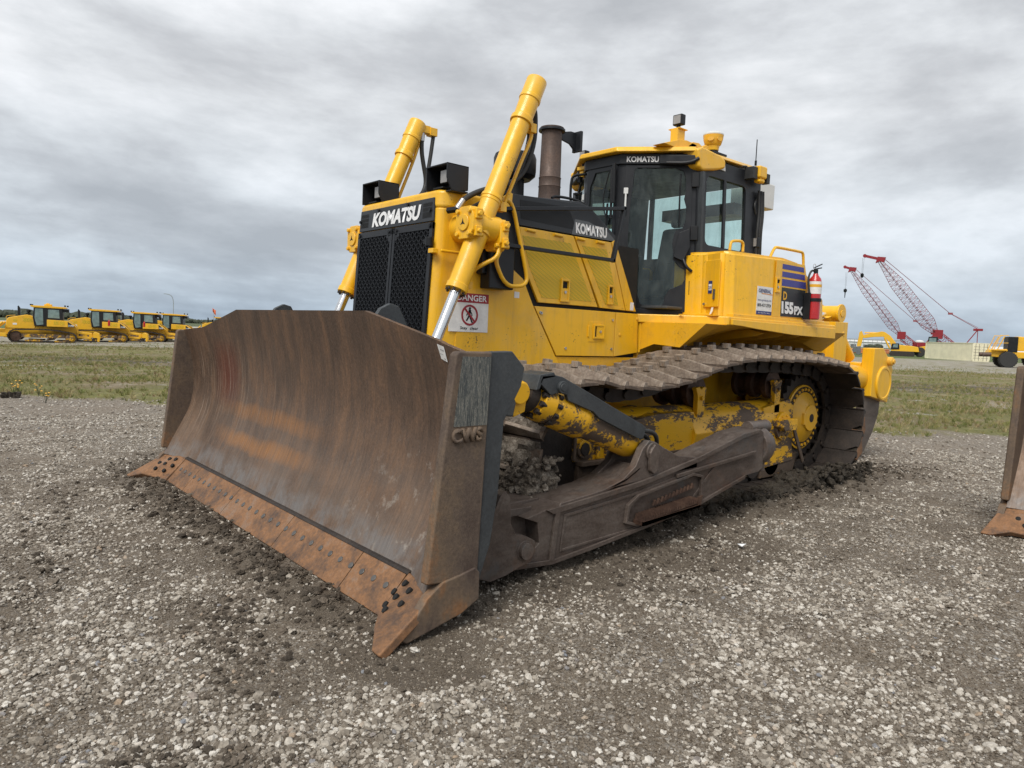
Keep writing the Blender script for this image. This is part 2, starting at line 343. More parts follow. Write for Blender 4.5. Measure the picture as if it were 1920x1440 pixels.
def text(s, name, org, xd, yd, w, h, mat, parent, bold=.0, ext=.003, shear=0.0):
    cu = bpy.data.curves.new(name, 'FONT'); cu.body = s; cu.size = 1; cu.offset = bold; cu.extrude = 0; cu.shear = shear; cu.align_x = 'LEFT'; cu.resolution_u = 3
    t = bpy.data.objects.new('tmp', cu); COL.objects.link(t)
    dg = bpy.context.evaluated_depsgraph_get(); me = bpy.data.meshes.new_from_object(t.evaluated_get(dg)); bpy.data.objects.remove(t); bpy.data.curves.remove(cu)
    co = np.array([v.co[:] for v in me.vertices]); lo = co.min(0); hi = co.max(0)
    xd, yd, org = Vector(xd).normalized(), Vector(yd).normalized(), Vector(org); nd = xd.cross(yd)
    for v in me.vertices:
        x = (v.co.x-lo[0])/(hi[0]-lo[0])*w; y = (v.co.y-lo[1])/(hi[1]-lo[1])*h
        v.co = org + xd*x + yd*y + nd*ext
    me.name = name; me.materials.append(M[mat]); o = bpy.data.objects.new(name, me); COL.objects.link(o); o.parent = parent
    return o
def blob(mb, x0, x1, y0, y1, z0, z1, amp, seed, res=.035, mi=None):
    """lumpy block: a subdivided box pushed about by fractal noise"""
    c = Vector(((x0+x1)/2, (y0+y1)/2, (z0+z1)/2)); h = Vector((abs(x1-x0)/2, abs(y1-y0)/2, abs(z1-z0)/2))
    for ax in range(3):
        a, b = (ax+1) % 3, (ax+2) % 3; na = max(2, int(2*h[a]/res)); nb = max(2, int(2*h[b]/res))
        for sg in (-1, 1):
            vs = []
            for i in range(na+1):
                for j in range(nb+1):
                    p = Vector((0, 0, 0)); p[ax] = sg; p[a] = 2*i/na-1; p[b] = 2*j/nb-1
                    q = Vector((p.x*math.sqrt(max(0, 1-p.y*p.y/2-p.z*p.z/2+p.y*p.y*p.z*p.z/3)), p.y*math.sqrt(max(0, 1-p.z*p.z/2-p.x*p.x/2+p.z*p.z*p.x*p.x/3)), p.z*math.sqrt(max(0, 1-p.x*p.x/2-p.y*p.y/2+p.x*p.x*p.y*p.y/3))))
                    q = p*.72 + q*.28; w = c + Vector((q.x*h.x, q.y*h.y, q.z*h.z))
                    n = noise.fractal(w*9 + Vector((seed, seed*2.1, 0)), 1.0, 2.1, 4) + .6*noise.noise(w*38 + Vector((0, 0, seed)))
                    vs.append(w + q.normalized()*n*amp)
            mb.add(vs, [(i*(nb+1)+j, i*(nb+1)+j+1, (i+1)*(nb+1)+j+1, (i+1)*(nb+1)+j) for i in range(na) for j in range(nb)], mi)
    return mb
def lerp(a, b, t): return a + (b-a)*t
def crumbs(mb, x0, x1, y0, y1, z0, z1, n, r0, r1, seed):
    """loose crumbs packed over a block"""
    rnd = random.Random(seed)
    for i in range(n):
        p = Vector((rnd.uniform(x0, x1), rnd.uniform(y0, y1), rnd.uniform(z0, z1))); r = r0 + (r1-r0)*rnd.random()**2.5
        bm = bmesh.new(); bmesh.ops.create_icosphere(bm, subdivisions=1, radius=1)
        for v in bm.verts: v.co = p + v.co*r*(1+.7*noise.noise(v.co*1.7+Vector((i*1.3, seed, 0))))
        bm.verts.ensure_lookup_table(); mb.add([tuple(v.co) for v in bm.verts], [tuple(v.index for v in f.verts) for f in bm.faces]); bm.free()
    return mb
# ------------------------------------------------------------------ ground
def fbm(x, y, s, seed=0, o=4): return noise.fractal(Vector((x*s, y*s, seed)), 1.0, 2.0, o)
def far_z(x, y):
    dx, dy = x-EYE.x, y-EYE.y; r = math.hypot(dx, dy); az = math.degrees(math.atan2(dy, dx)) % 360
    t = min(1, max(0, (265-az)/65))            # 0 at the left of the view, 1 at the right
    s1 = lerp(-.0168, .0016, t); s2 = lerp(-.0045, .0036, t)
    if az < 150 or az > 310: s1 = s2 = 0
    e = max(0, min(r, 85)-14); return s1*e*min(1, e/12) + s2*max(0, r-85)
def field_s(x, y): return (.884*(x+3.6)+(y+8.8))/1.335      # signed distance to the edge of the gravel, negative on the grass
def seg_d(x, y, a, b):
    ax, ay = a; bx, by = b; t = ((x-ax)*(bx-ax)+(y-ay)*(by-ay))/((bx-ax)**2+(by-ay)**2); t = max(0, min(1, t)); return math.hypot(x-ax-t*(bx-ax), y-ay-t*(by-ay))
DIRT = [((-1.68, 2.5), (-1.78, -2.6), .20, .9), ((-1.1, 2.3), (-1.3, 1.2), .2, .5), ((-3.2, 1.4), (-8.5, 1.55), .5, 1.0), ((-3.2, -1.4), (-8.5, -1.5), .5, 1.0),
        ((-3, 0), (-9, 0), 1.6, .8), ((-8.6, 1.5), (-9.8, 1.6), .5, .7), ((-2.2, 1.9), (-4.8, 2.25), .5, .9), ((-2.3, -3.2), (-1.7, -2.2), .45, .8), ((-.5, .6), (-1.1, -2.2), .16, .3), ((-.9, 2.8), (-.5, 2.6), .2, .5),
        ((-4.5, 2.6), (-8, 2.4), .35, .35), ((.9, 3.0), (1.4, 1.2), .3, .4), ((-6.8, 3.2), (-7.0, 5), .35, .7)]
def dirtmask(x, y):
    v = 0
    w = fbm(x, y, 1.9, 3)*.32 + fbm(x, y, 7, 8)*.12
    for a, b, r, k in DIRT: v = max(v, k*max(0, min(1, 1.6-(seg_d(x, y, a, b)+w)/r)))
    return v
RIDGE = [((-3.1, 1.66), (-8.4, 1.66), .20, .055), ((-3.1, -1.66), (-8.4, -1.66), .2, .05), ((-1.72, -2.0), (-1.74, 1.8), .13, .032)]
RUTS = [((2.2, 2.5), (-.6, -3.5)), ((.9, 3.4), (-1.0, .2)), ((-1.5, 3.1), (-7.5, 3.0)), ((-.6, 4.0), (-6.5, 4.2))]
def near_z(x, y):
    if math.hypot(x-EYE.x, y-EYE.y) > 26: return 0
    z = .024*fbm(x, y, .9, 1) + .022*fbm(x, y, 3.1, 2, 4) - .014
    for a, b in RUTS:
        d = seg_d(x, y, a, b) + .05*fbm(x, y, 2, 6)
        if d < .5: z += -.024*math.exp(-(d/.13)**2) + .016*math.exp(-((d-.24)/.08)**2)*(1+fbm(x, y, 6, 4))
    dbl = min(seg_d(x, y, (-1.75, -2.35), (-1.75, 2.35)), seg_d(x, y, (-2.6, 2.1), (-1.6, 2.3)), seg_d(x, y, (-7.0, 3.3), (-7.0, 6)))
    if dbl < .45: z = lerp(-.012, z, dbl/.45)
    for a, b, r, h in RIDGE:
        d = seg_d(x, y, a, b)
        if d < r*1.6: z += h*math.exp(-(d/r)**2*1.6)*(1+1.2*fbm(x, y, 5, 9))
    return z
def gz(x, y): return far_z(x, y) + near_z(x, y)
NA = 420; rs = [.25]
while rs[-1] < 3600: rs.append(rs[-1]*1.0225 if rs[-1] > 2 else rs[-1]+.08)
vs, ga, da = [], [], []
for r in rs:
    for k in range(NA):
        # finer angular steps inside the view
        t = k/NA; a = math.radians(228 + 180*(2*t-1)*(0.36+0.64*abs(2*t-1)**1.5))
        x, y = EYE.x+r*math.cos(a), EYE.y+r*math.sin(a); vs.append((x, y, gz(x, y)))
        s = field_s(x, y) + .6*fbm(x, y, .7, 5) + .35*fbm(x, y, 3, 6)
        g = max(0, min(1, .5 - s/.35))
        ga.append(g); da.append(dirtmask(x, y) if r < 16 else 0)
fs = [(j*NA+i, j*NA+(i+1) % NA, (j+1)*NA+(i+1) % NA, (j+1)*NA+i) for j in range(len(rs)-1) for i in range(NA)]
fs.append(tuple(range(NA))[::-1])
me = bpy.data.meshes.new('ground'); me.from_pydata(vs, [], fs)
for nm, dat in (('grass', ga), ('dirt', da)):
    at = me.attributes.new(nm, 'FLOAT', 'POINT'); at.data.foreach_set('value', dat)
me.polygons.foreach_set('use_smooth', [True]*len(me.polygons)); me.update()
ground = bpy.data.objects.new('ground', me); COL.objects.link(ground); tag(ground, kind='structure')

m, N, L, b, o = newmat('ground_gravel_and_field')
P_ = N('ShaderNodeNewGeometry').outputs['Position']
def attr(n): a = N('ShaderNodeAttribute'); a.attribute_name = n; return a.outputs['Fac']
def mpn(scale, rot=0):
    mp = N('ShaderNodeMapping'); L(P_, mp.inputs[0]); mp.inputs['Scale'].default_value = scale; mp.inputs['Rotation'].default_value = (0, 0, rot); return mp.outputs[0]
def vor(scale):
    v = N('ShaderNodeTexVoronoi'); v.inputs['Scale'].default_value = scale; L(P_, v.inputs['Vector']); return v
v1, v2 = vor(62), vor(30)
sep = N('ShaderNodeSeparateColor'); L(v1.outputs['Color'], sep.inputs[0]); sep2 = N('ShaderNodeSeparateColor'); L(v2.outputs['Color'], sep2.inputs[0])
big = noise_n(N, L, P_, .55, 6, .6, .3); mid = noise_n(N, L, P_, 2.4, 6, .65)
fine = noise_n(N, L, P_, 120, 4, .7)
grit = noise_n(N, L, P_, 190, 3, .9)
dirtc = mixc(N, L, ramp(N, L, math_node(N, L, 'ADD', math_node(N, L, 'MULTIPLY', fine, .5), math_node(N, L, 'MULTIPLY', grit, .5)), [(.36, (0,)*3), (.62, (1,)*3)]), (.066, .052, .038), (.32, .265, .205))
st1 = ramp(N, L, sep.outputs[0], [(.0, (.12, .10, .08)), (.4, (.25, .22, .185)), (.75, (.42, .385, .34)), (1, (.60, .57, .52))])
st2 = ramp(N, L, sep2.outputs[1], [(.0, (.22, .195, .165)), (.5, (.40, .37, .33)), (1, (.62, .59, .545))])
edge1 = ramp(N, L, v1.outputs['Distance'], [(.25, (1, 1, 1)), (.65, (0, 0, 0))]); edge2 = ramp(N, L, v2.outputs['Distance'], [(.2, (1, 1, 1)), (.6, (0, 0, 0))])
cov = ramp(N, L, math_node(N, L, 'ADD', math_node(N, L, 'MULTIPLY', big, .55), math_node(N, L, 'MULTIPLY', mid, .45)), [(.38, (.22,)*3), (.55, (1,)*3)])
dm = attr('dirt'); cov = math_node(N, L, 'MULTIPLY', cov, math_node(N, L, 'SUBTRACT', 1.0, dm, clamp=True))
c = mixc(N, L, math_node(N, L, 'MULTIPLY', edge1, cov), dirtc, st1)
pick = math_node(N, L, 'GREATER_THAN', sep2.outputs[0], .62)
c = mixc(N, L, math_node(N, L, 'MULTIPLY', math_node(N, L, 'MULTIPLY', edge2, pick), cov), c, st2)
wet = math_node(N, L, 'MULTIPLY', dm, .6)
c = mixc(N, L, wet, c, mixc(N, L, fine, (.035, .028, .021), (.145, .118, .09)))
# field: mixed dry and green, with bare soil and pale standing gravel
fN = noise_n(N, L, mpn((1, 1, 1)), .33, 7, .65, .4); fN2 = noise_n(N, L, P_, 3.5, 6, .75)
fmix = math_node(N, L, 'ADD', math_node(N, L, 'MULTIPLY', fN, .78), math_node(N, L, 'MULTIPLY', fN2, .22))
fc = ramp(N, L, fmix, [(.36, (.32, .28, .215)), (.43, (.23, .185, .115)), (.49, (.175, .155, .065)), (.55, (.17, .17, .055)), (.63, (.28, .235, .14))])
fc = mixc(N, L, .8, fc, ramp(N, L, noise_n(N, L, P_, 9, 8, .85), [(.35, (.45,)*3), (.65, (1.55,)*3)]), 'MULTIPLY')
# distance rings from the gravel edge: soil lane and gravel lane by the parked machines
sx = N('ShaderNodeSeparateXYZ'); L(P_, sx.inputs[0])
sdist = math_node(N, L, 'ADD', math_node(N, L, 'MULTIPLY', sx.outputs[0], -.662), math_node(N, L, 'MULTIPLY', sx.outputs[1], -.749))
sdist = math_node(N, L, 'ADD', sdist, math_node(N, L, 'MULTIPLY', math_node(N, L, 'SUBTRACT', noise_n(N, L, P_, .12, 4), .5), 8))
# sdist = distance past the edge + 8.98
def band(a, b_, s): 
    return math_node(N, L, 'MULTIPLY', ramp(N, L, math_node(N, L, 'DIVIDE', math_node(N, L, 'SUBTRACT', sdist, a-s), 2*s), [(0, (0,)*3), (1, (1,)*3)]),
        ramp(N, L, math_node(N, L, 'DIVIDE', math_node(N, L, 'SUBTRACT', sdist, b_-s), 2*s), [(0, (1,)*3), (1, (0,)*3)]))
patch = ramp(N, L, noise_n(N, L, P_, .8, 6, .7), [(.42, (.2,)*3), (.55, (1,)*3)])
fc = mixc(N, L, math_node(N, L, 'MULTIPLY', band(21.5, 28, 1.5), patch), fc, (.10, .085, .068))
fc = mixc(N, L, math_node(N, L, 'MULTIPLY', band(46, 100, 2.5), math_node(N, L, 'MULTIPLY', patch, .85)), fc, (.36, .34, .31))
fc = mixc(N, L, band(98, 260, 5), fc, (.10, .13, .045)); fc = mixc(N, L, band(260, 330, 8), fc, (.40, .39, .36)); fc = mixc(N, L, band(330, 5000, 8), fc, (.085, .105, .05))
pud = ramp(N, L, noise_n(N, L, mpn((.6, 1, 1), .75), .75, 7, .7), [(.60, (0,)*3), (.64, (.85,)*3)])
fc = mixc(N, L, math_node(N, L, 'MULTIPLY', pud, band(12, 24, 3)), fc, (.44, .43, .41))
gm = attr('grass')
setb(N, L, b, Base_Color=mixc(N, L, gm, c, fc)); b.inputs['Specular IOR Level'].default_value = .3
L(ramp(N, L, dm, [(.3, (.92,)*3), (1, (.72,)*3)]), b.inputs['Roughness'])
h = math_node(N, L, 'ADD', math_node(N, L, 'MULTIPLY', edge1, math_node(N, L, 'MULTIPLY', cov, .6)), math_node(N, L, 'MULTIPLY', math_node(N, L, 'MULTIPLY', edge2, pick), cov))
h = math_node(N, L, 'ADD', h, math_node(N, L, 'ADD', math_node(N, L, 'MULTIPLY', noise_n(N, L, P_, 30, 6, .8), 1.3), math_node(N, L, 'MULTIPLY', grit, .5)))
bump(N, L, b, h, 1.0, .016)
me.materials.append(m)
# ------------------------------------------------------------------ the bulldozer (X forward, Y to its left, Z up)
D = thing('bulldozer', 'large yellow bulldozer with mud caked tracks and rust brown blade, the nearest machine', 'bulldozer', (-5, 0, 0))
class Off:      # parts are written in site coordinates; the thing's origin sits under the machine
    pass
def part(mb, name, mats, parent=None, **k):
    parent = parent or D; o = mb.build(name, mats, parent, **k); o.matrix_parent_inverse = PINV; return o
PINV = Matrix.Translation((5, 0, 0)); I4 = Matrix.Identity(4)
def sub(mb, name, mats, parent, **k): return mb.build(name, mats, parent, **k)
def txt(*a, **k):
    o = text(*a, **k); o.matrix_parent_inverse = PINV if o.parent == D else I4; return o
B = MB

# --- blade
def prof(w):
    """moldboard section at half width w, bottom to top"""
    mid = [(-2.065, .185), (-2.13, .34), (-2.21, .52), (-2.275, .72), (-2.31, .95), (-2.30, 1.18), (-2.265, 1.38), (-2.21, 1.60)]
    out = [(-1.945, .20), (-2.01, .34), (-2.095, .50), (-2.17, .66), (-2.205, .84), (-2.20, 1.04), (-2.165, 1.23), (-2.115, 1.40)]
    zt = 1.60 if w < 1.10 else lerp(1.60, 1.43, (w-1.10)/.87) if w < 1.97 else lerp(1.43, 1.40, (w-1.97)/.27)
    f = max(0, (w-1.93)/.31); P = []
    for (x0, z0), (x1, z1) in zip(mid, out):
        x = lerp(x0, x1, min(1, f)); z = lerp(z0, z1, min(1, f)) if w > 1.93 else z0
        P.append([x, z])
    s = (zt-P[0][1])/(P[-1][1]-P[0][1])
    for p in P: p[1] = P[0][1] + (p[1]-P[0][1])*s
    for p in P: p[0] += 0
    return P
from mathutils.geometry import interpolate_bezier
def dens(P, k=4):
    Q = []
    n = len(P)
    for i in range(n-1):
        p0 = P[max(0, i-1)]; p1 = P[i]; p2 = P[i+1]; p3 = P[min(n-1, i+2)]
        for j in range(k):
            t = j/k; Q.append([.5*((2*p1[a]) + (-p0[a]+p2[a])*t + (2*p0[a]-5*p1[a]+4*p2[a]-p3[a])*t*t + (-p0[a]+3*p1[a]-3*p2[a]+p3[a])*t**3) for a in (0, 1)])
    Q.append(P[-1]); return Q
ws = [-2.24, -2.1, -1.97, -1.93] + [i*.1-1.8 for i in range(37)] + [1.93, 1.97, 2.1, 2.24]
ws = sorted(set(round(w, 3) for w in ws + [-1.1, 1.1]))
mb = B(); loops = []
for w in ws:
    F = dens(prof(abs(w))); bk = [(x-.035, z) for x, z in F]
    loops.append([(x, w, z) for x, z in F] + [(x, w, z) for x, z in bk[::-1]])
mb.loft(loops)
blade = part(mb, 'blade', 'moldboard', ang=60)
# welded box behind the moldboard
mb = B(); mb.prism([(-2.24, .34), (-2.36, .72), (-2.38, .95), (-2.36, 1.28), (-2.50, 1.22), (-2.52, .50), (-2.35, .25)], 1, -2.0, 2.0)
for s, w, dz in ((-1, .50, 0), (1, 1.13, .0)):
    mb.prism([(-2.35, 1.2), (-2.30, 1.45), (-2.265, 1.57), (-2.30, 1.62+dz), (-2.37, 1.655+dz), (-2.43, 1.64+dz), (-2.52, 1.48), (-2.55, 1.2)], 1, s*w-.02, s*w+.02)
sub(mb, 'back_frame', 'lug_grey', blade, bevel=.006)
for s in (-1, 1):
    mb = B()      # sidewall, rust-brown wear face in front, slate painted rear flange
    mb.prism([(-2.055, 1.385), (-2.075, 1.40), (-2.285, 1.40), (-2.245, .26), (-2.03, .25), (-1.925, .26), (-1.985, .75)], 1, s*2.225, s*2.285)
    sw = sub(mb, 'sidewall', 'side_steel', blade, bevel=.012)
    mb = B(); mb.prism([(-2.287, 1.40), (-2.43, 1.405), (-2.52, 1.32), (-2.50, 1.22), (-2.39, 1.04), (-2.37, .66), (-2.33, .40), (-2.26, .20), (-2.247, .26)], 1, s*2.205, s*2.272)
    sub(mb, 'rear_flange', 'lug_grey', blade, bevel=.006)
    mb = B(); mb.prism([(-2.095, 1.375), (-2.275, 1.375), (-2.262, 1.03), (-2.055, 1.03)], 1, s*2.284, s*2.288)
    sub(mb, 'scuffed_paint_panel', 'scratched', blade)
    mb = B(); mb.prism([(-2.10, .275), (-2.22, .30), (-2.25, .27), (-2.25, .13), (-2.14, .075), (-1.82, .0), (-1.79, .02), (-1.93, .20), (-2.02, .262)], 1, s*2.238, s*2.296)
    sub(mb, 'side_shoe', 'side_steel', blade, bevel=.008)
    # end bit: a thick cast corner reaching forward and outward
    top = [(-2.06, 1.925, .196), (-1.985, 2.215, .205), (-1.915, 2.285, .155), (-1.64, 2.335, .0), (-1.645, 2.26, .0), (-1.73, 2.14, .035), (-1.80, 2.03, .02), (-1.872, 1.925, .0)]
    nrm = Vector((-.72, .0, -.70))*.05
    mb = B(); mb.loft([[(x, s*y, z+.006) for x, y, z in top], [(x+nrm.x, s*y, max(z+nrm.z, -.03)) for x, y, z in top]])
    eb = sub(mb, 'end_bit', 'edge', blade, bevel=.01)
    from mathutils.bvhtree import BVHTree
    mb = B(); nn_ = Vector((.70, .08*s, .71)).normalized()
    a_, b_, c_ = Vector((-2.06, s*1.925, .2)), Vector((-1.915, s*2.285, .155)), Vector((-1.872, s*1.925, .004))
    nf = (b_-a_).cross(c_-a_).normalized(); nf = nf if nf.z > 0 else -nf
    eb.data.calc_loop_triangles(); bv = BVHTree.FromPolygons([v.co.copy() for v in eb.data.vertices], [tuple(t.vertices) for t in eb.data.loop_triangles])
    for u, v in ((.22, .14), (.46, .12), (.12, .42), (.36, .40), (.60, .36), (.20, .68), (.44, .68)):
        p = a_ + (b_-a_)*u + (c_-a_)*v*(1-.1*u); h_ = bv.ray_cast(p+nf*.4, -nf)
        if h_[0] is None: continue
        hn = h_[1] if h_[1].dot(nf) > 0 else -h_[1]; mb.cyl(h_[0]-nf*.03, h_[0]+nf*.012, .019, n=16)
    hb_ = sub(mb, 'bolt_holes', 'hole', eb); hb_['kind'] = 'stuff'
mb = B(); ys = [-1.915, -1.45, -.5, .5, 1.45, 1.915]      # cutting edge, in bolted lengths
for a, b_ in zip(ys, ys[1:]):
    mb.loft([[(x, y, z) for x, z in ((-2.055, .192), (-1.885, .0), (-1.92, -.03), (-2.10, .15))] for y in (a+.004, b_-.004)])
nv = Vector((.75, 0, .66)); mb.k = 1
for i in range(29):
    y = -1.82 + i*.130; p = Vector((-1.985, y, .113)); mb.cyl(p-nv*.02, p+nv*.0055, .020, n=14)
ce = sub(mb, 'cutting_edge', ['edge', 'bolt'], blade, bevel=.004)
mb = B(); dv = Vector((-.17*0+.17, 0, -.192)).normalized(); nv = Vector((.75, 0, .66))
pass
mb = B(); mb.loft([[(x, y, z) for x, z in ((-2.046, .190), (-2.056, .204), (-2.09, .21), (-2.085, .18))] for y in (-1.93, 1.93)])  # added dark strip that draws the black crack above the cutting edge
sub(mb, 'edge_crack_strip', 'dark_steel', blade, bevel=.004)
mb = B(); mb.add([(-2.152, 1.985, 1.405), (-2.142, 2.06, 1.405), (-2.160, 2.085, 1.335), (-2.170, 2.01, 1.335)], [(0, 1, 2, 3)])
def lotp(w, z, off=.004):
    P = dens(prof(w)); 
    for (x0, z0), (x1, z1) in zip(P, P[1:]):
        if z0 <= z <= z1: t = (z-z0)/(z1-z0); return (lerp(x0, x1, t)+off, w, z)
    return (P[-1][0]+off, w, z)
mb = B(); mb.add([lotp(1.895, 1.425), lotp(1.985, 1.412), lotp(2.0, 1.330), lotp(1.91, 1.345)], [(0, 1, 2, 3)])
lot = sub(mb, 'lot_tag', 'sticker', blade)
for str_, u, v, w_, h_ in (('AI-J45', .25, .72, .6, .17), ('A-A', .62, .08, .3, .13), ('RECEIVED', .1, .42, .5, .07)):
    o0 = Vector(lotp(1.91, 1.345, .006)); xd = Vector(lotp(1.985, 1.37))-Vector(lotp(1.905, 1.38)); yd = Vector(lotp(1.93, 1.41))-Vector(lotp(1.93, 1.345))
    text(str_, 'lot_number', o0+xd*u+yd*v, xd, yd, xd.length*w_, yd.length*h_, 'black', lot, .0, .0015)
# raised cast letters on the near sidewall
text('CWS', 'raised_letters', (-2.045, 2.289, .945), (-1, 0, .03), (.05, 0, 1), .19, .075, 'side_steel', blade, .05, .0)
rl = [o for o in blade.children if o.name.startswith('raised_letters')][0]
sl = rl.modifiers.new('thick', 'SOLIDIFY'); sl.thickness = .022; sl.offset = 0

# --- push arms, tilt cylinder, trunnion
for s in (1, -1):
    y0, y1 = s*1.70, s*1.92
    mb = B()
    outl = [(-2.90, .37), (-3.06, .40), (-3.46, .435), (-4.01, .49), (-4.67, .60), (-5.30, .745), (-5.58, .77), (-5.64, .74), (-5.66, .43), (-5.60, .40), (-5.36, .385), (-4.69, .235), (-4.04, .155), (-3.48, .095), (-3.13, .065), (-2.75, .085), (-2.70, .12), (-2.95, .14), (-3.02, .20), (-3.0, .33)]
    mb.prism(outl, 1, y0, y1)
    mb.prism([(-2.74, .11), (-2.72, .075), (-3.13, .045), (-3.48, .075), (-4.04, .135), (-4.69, .215), (-5.36, .365), (-5.36, .395), (-4.69, .245), (-4.04, .165), (-3.48, .105), (-3.13, .075)], 1, y1, y1+s*.018)
    mb.prism([(-3.12, .37), (-3.46, .402), (-4.01, .457), (-4.67, .567), (-5.30, .712), (-5.55, .745), (-5.55, .77), (-5.30, .75), (-4.67, .605), (-4.01, .495), (-3.46, .44), (-3.06, .405)], 1, y1, y1+s*.02)
    mb.prism([(-3.10, .07), (-3.14, .38), (-3.18, .38), (-3.14, .07)], 1, y1, y1+s*.02)
    mb.prism([(-4.40, .470), (-5.50, .565), (-5.50, .592), (-4.40, .50)], 1, y1, y1+s*.025)      # weld rib
    mb.ring([(x, y1, z) for x, z in ((-3.20, .11), (-3.23, .355), (-3.9, .41), (-4.55, .50), (-5.0, .54), (-4.55, .21), (-3.9, .14))], [(x, y1, z) for x, z in ((-3.22, .13), (-3.25, .335), (-3.9, .39), (-4.55, .478), (-4.9, .51), (-4.55, .235), (-3.9, .16))], (0, s*.008, 0))
    # step pocket with its raised rim
    mb.ring([(x, y1, z) for x, z in ((-3.82, .21), (-3.84, .34), (-3.95, .40), (-4.60, .49), (-4.73, .46), (-4.74, .26), (-4.6, .23), (-3.95, .17))], [(x, y1, z) for x, z in ((-3.845, .225), (-3.865, .325), (-3.96, .38), (-4.60, .468), (-4.705, .445), (-4.715, .275), (-4.6, .25), (-3.95, .19))], (0, s*.03, 0))
    # front crosswise box towards the machine
    mb.prism([(-2.66, .42), (-3.02, .415), (-3.02, .37), (-2.66, .37)], 1, s*1.35, s*1.84)
    mb.prism([(-2.60, .38), (-3.08, .38), (-3.08, .08), (-2.65, .08)], 1, s*1.55, s*1.80)
    mb.loft([[(x, s*y, z) for y, z in ((yi, .36), (yi, .43+dz), (1.72, .43+dz), (1.72, .36))] for x, yi, dz in ((-2.66, 1.34, -.012), (-3.0, 1.42, -.01), (-3.35, 1.52, .0), (-3.8, 1.62, .03), (-4.3, 1.68, .08))])
    arm = part(mb, 'push_arm', 'arm_steel', bevel=.008)
    # serrated step
    mb = B()
    for k in range(24):
        x = -3.93 - k*.027; z = .225 + (k*.027)*.075
        mb.add([(x, y1+s*.012, z), (x-.027, y1+s*.012, z+.002), (x-.0135, y1+s*.012, z+.045), (x, y1+s*.10, z), (x-.027, y1+s*.10, z+.002), (x-.0135, y1+s*.10, z+.045)], [(0, 2, 1), (3, 4, 5), (0, 3, 5, 2), (1, 2, 5, 4), (0, 1, 4, 3)])
    for k in range(11):
        x = -4.12 - k*.045; z = .30 + (k*.045)*.16
        mb.add([(x, y1+s*.012, z), (x-.045, y1+s*.012, z+.006), (x-.022, y1+s*.012, z+.04), (x, y1+s*.03, z), (x-.045, y1+s*.03, z+.006), (x-.022, y1+s*.03, z+.04)], [(0, 2, 1), (3, 4, 5), (0, 3, 5, 2), (1, 2, 5, 4), (0, 1, 4, 3)])
    mb.prism([(-3.92, .195), (-4.60, .245), (-4.60, .262), (-3.92, .225)], 1, y1+s*.01, y1+s*.105)
    mb.prism([(-3.92, .195), (-4.60, .245), (-4.62, .33), (-4.57, .32), (-4.57, .262), (-3.92, .225)], 1, y1+s*.09, y1+s*.105)
    sub(mb, 'serrated_step', 'hub_rust', arm, smooth=False)
    # clevis on the blade, pin
    mb = B()
    mb.prism([(-2.60, .57), (-2.66, .585), (-2.705, .54), (-2.72, .38), (-2.76, .31), (-2.84, .29), (-2.915, .25), (-2.93, .18), (-2.89, .12), (-2.80, .105), (-2.70, .075), (-2.58, .06), (-2.36, .14), (-2.36, .30)], 1, s*1.93, s*1.99)
    mb.prism([(-2.58, .58), (-2.62, .60), (-2.40, .08), (-2.34, .10)], 1, s*1.90, s*2.05)
    mb.prism([(-2.45, .45), (-2.72, .38), (-2.93, .18), (-2.80, .105), (-2.45, .1)], 1, s*1.60, s*1.66)
    mb.cyl((-2.835, s*1.94, .20), (-2.835, s*2.02, .20), .05); mb.cyl((-2.835, s*1.99, .20), (-2.835, s*1.995, .20), .062)
    sub(mb, 'clevis_bracket', 'arm_steel', arm, bevel=.006)
    # lug of the tilt cylinder
    mb = B()
    for ya, yb in ((1.86, 1.92), (1.62, 1.68)):
        mb.prism([(-3.62, .47), (-3.80, .52), (-3.93, .60), (-4.0, .72), (-4.07, .775), (-4.14, .76), (-4.22, .72), (-4.42, .635), (-4.68, .60), (-4.68, .52)], 1, s*ya, s*yb)
    mb.cyl((-4.10, s*1.60, .69), (-4.10, s*1.95, .69), .045); mb.cyl((-4.10, s*1.92, .69), (-4.10, s*1.938, .69), .07)
    mb.prism([(-4.045, .69), (-4.06, .56), (-4.10, .53), (-4.145, .56), (-4.155, .69), (-4.10, .75)], 1, s*1.925, s*1.955)
    mb.loft([[(x, s*y, z) for y in (1.62, 1.92)] + [(x+.02, s*y, z-.03) for y in (1.92, 1.62)] for x, z in ((-3.2, .43), (-3.6, .47), (-3.85, .53), (-4.0, .60))])
    lug = sub(mb, 'cylinder_lug', 'arm_steel', arm, bevel=.006)
    # rear ball joint
    mb = B(); mb.cyl((-5.62, s*1.76, .60), (-5.70, s*1.76, .60), .16); mb.lathe((-5.66, s*1.78, .60), (-1, 0, 0), [(0, .17), (.06, .185), (.12, .175), (.20, .14), (.24, .08)], 20)
    mb.cyl((-5.52, s*1.83, .775), (-5.86, s*1.80, .765), .055); mb.cyl((-5.86, s*1.80, .765), (-5.88, s*1.80, .765), .06)
    for q in range(4): mb.cyl((-5.74, s*(1.68+.06*q), .38), (-5.74, s*(1.68+.06*q), .50), .028)
    sub(mb, 'ball_joint', 'arm_steel', arm, bevel=.005)
    # tilt cylinder
    P0, P1 = Vector((-2.985, s*1.75, 1.118)), Vector((-4.10, s*1.75, .70)); dd = (P1-P0).normalized(); Lc = (P1-P0).length
    mb = B(); mb.lathe(P0, dd, [(-.16, .075), (.03, .075), (.03, .10), (.09, .10), (.09, .125), (.115, .13), (.20, .13), (.205, .118), (.24, .118), (.25, .128), (.50, .126), (.54, .124), (.55, .118), (.60, .112), (.61, .102), (1.10, .098), (1.15, .085), (1.18, .05)], 28)
    tc_ = part(mb, 'tilt_cylinder', 'worn_yellow', bevel=.003)
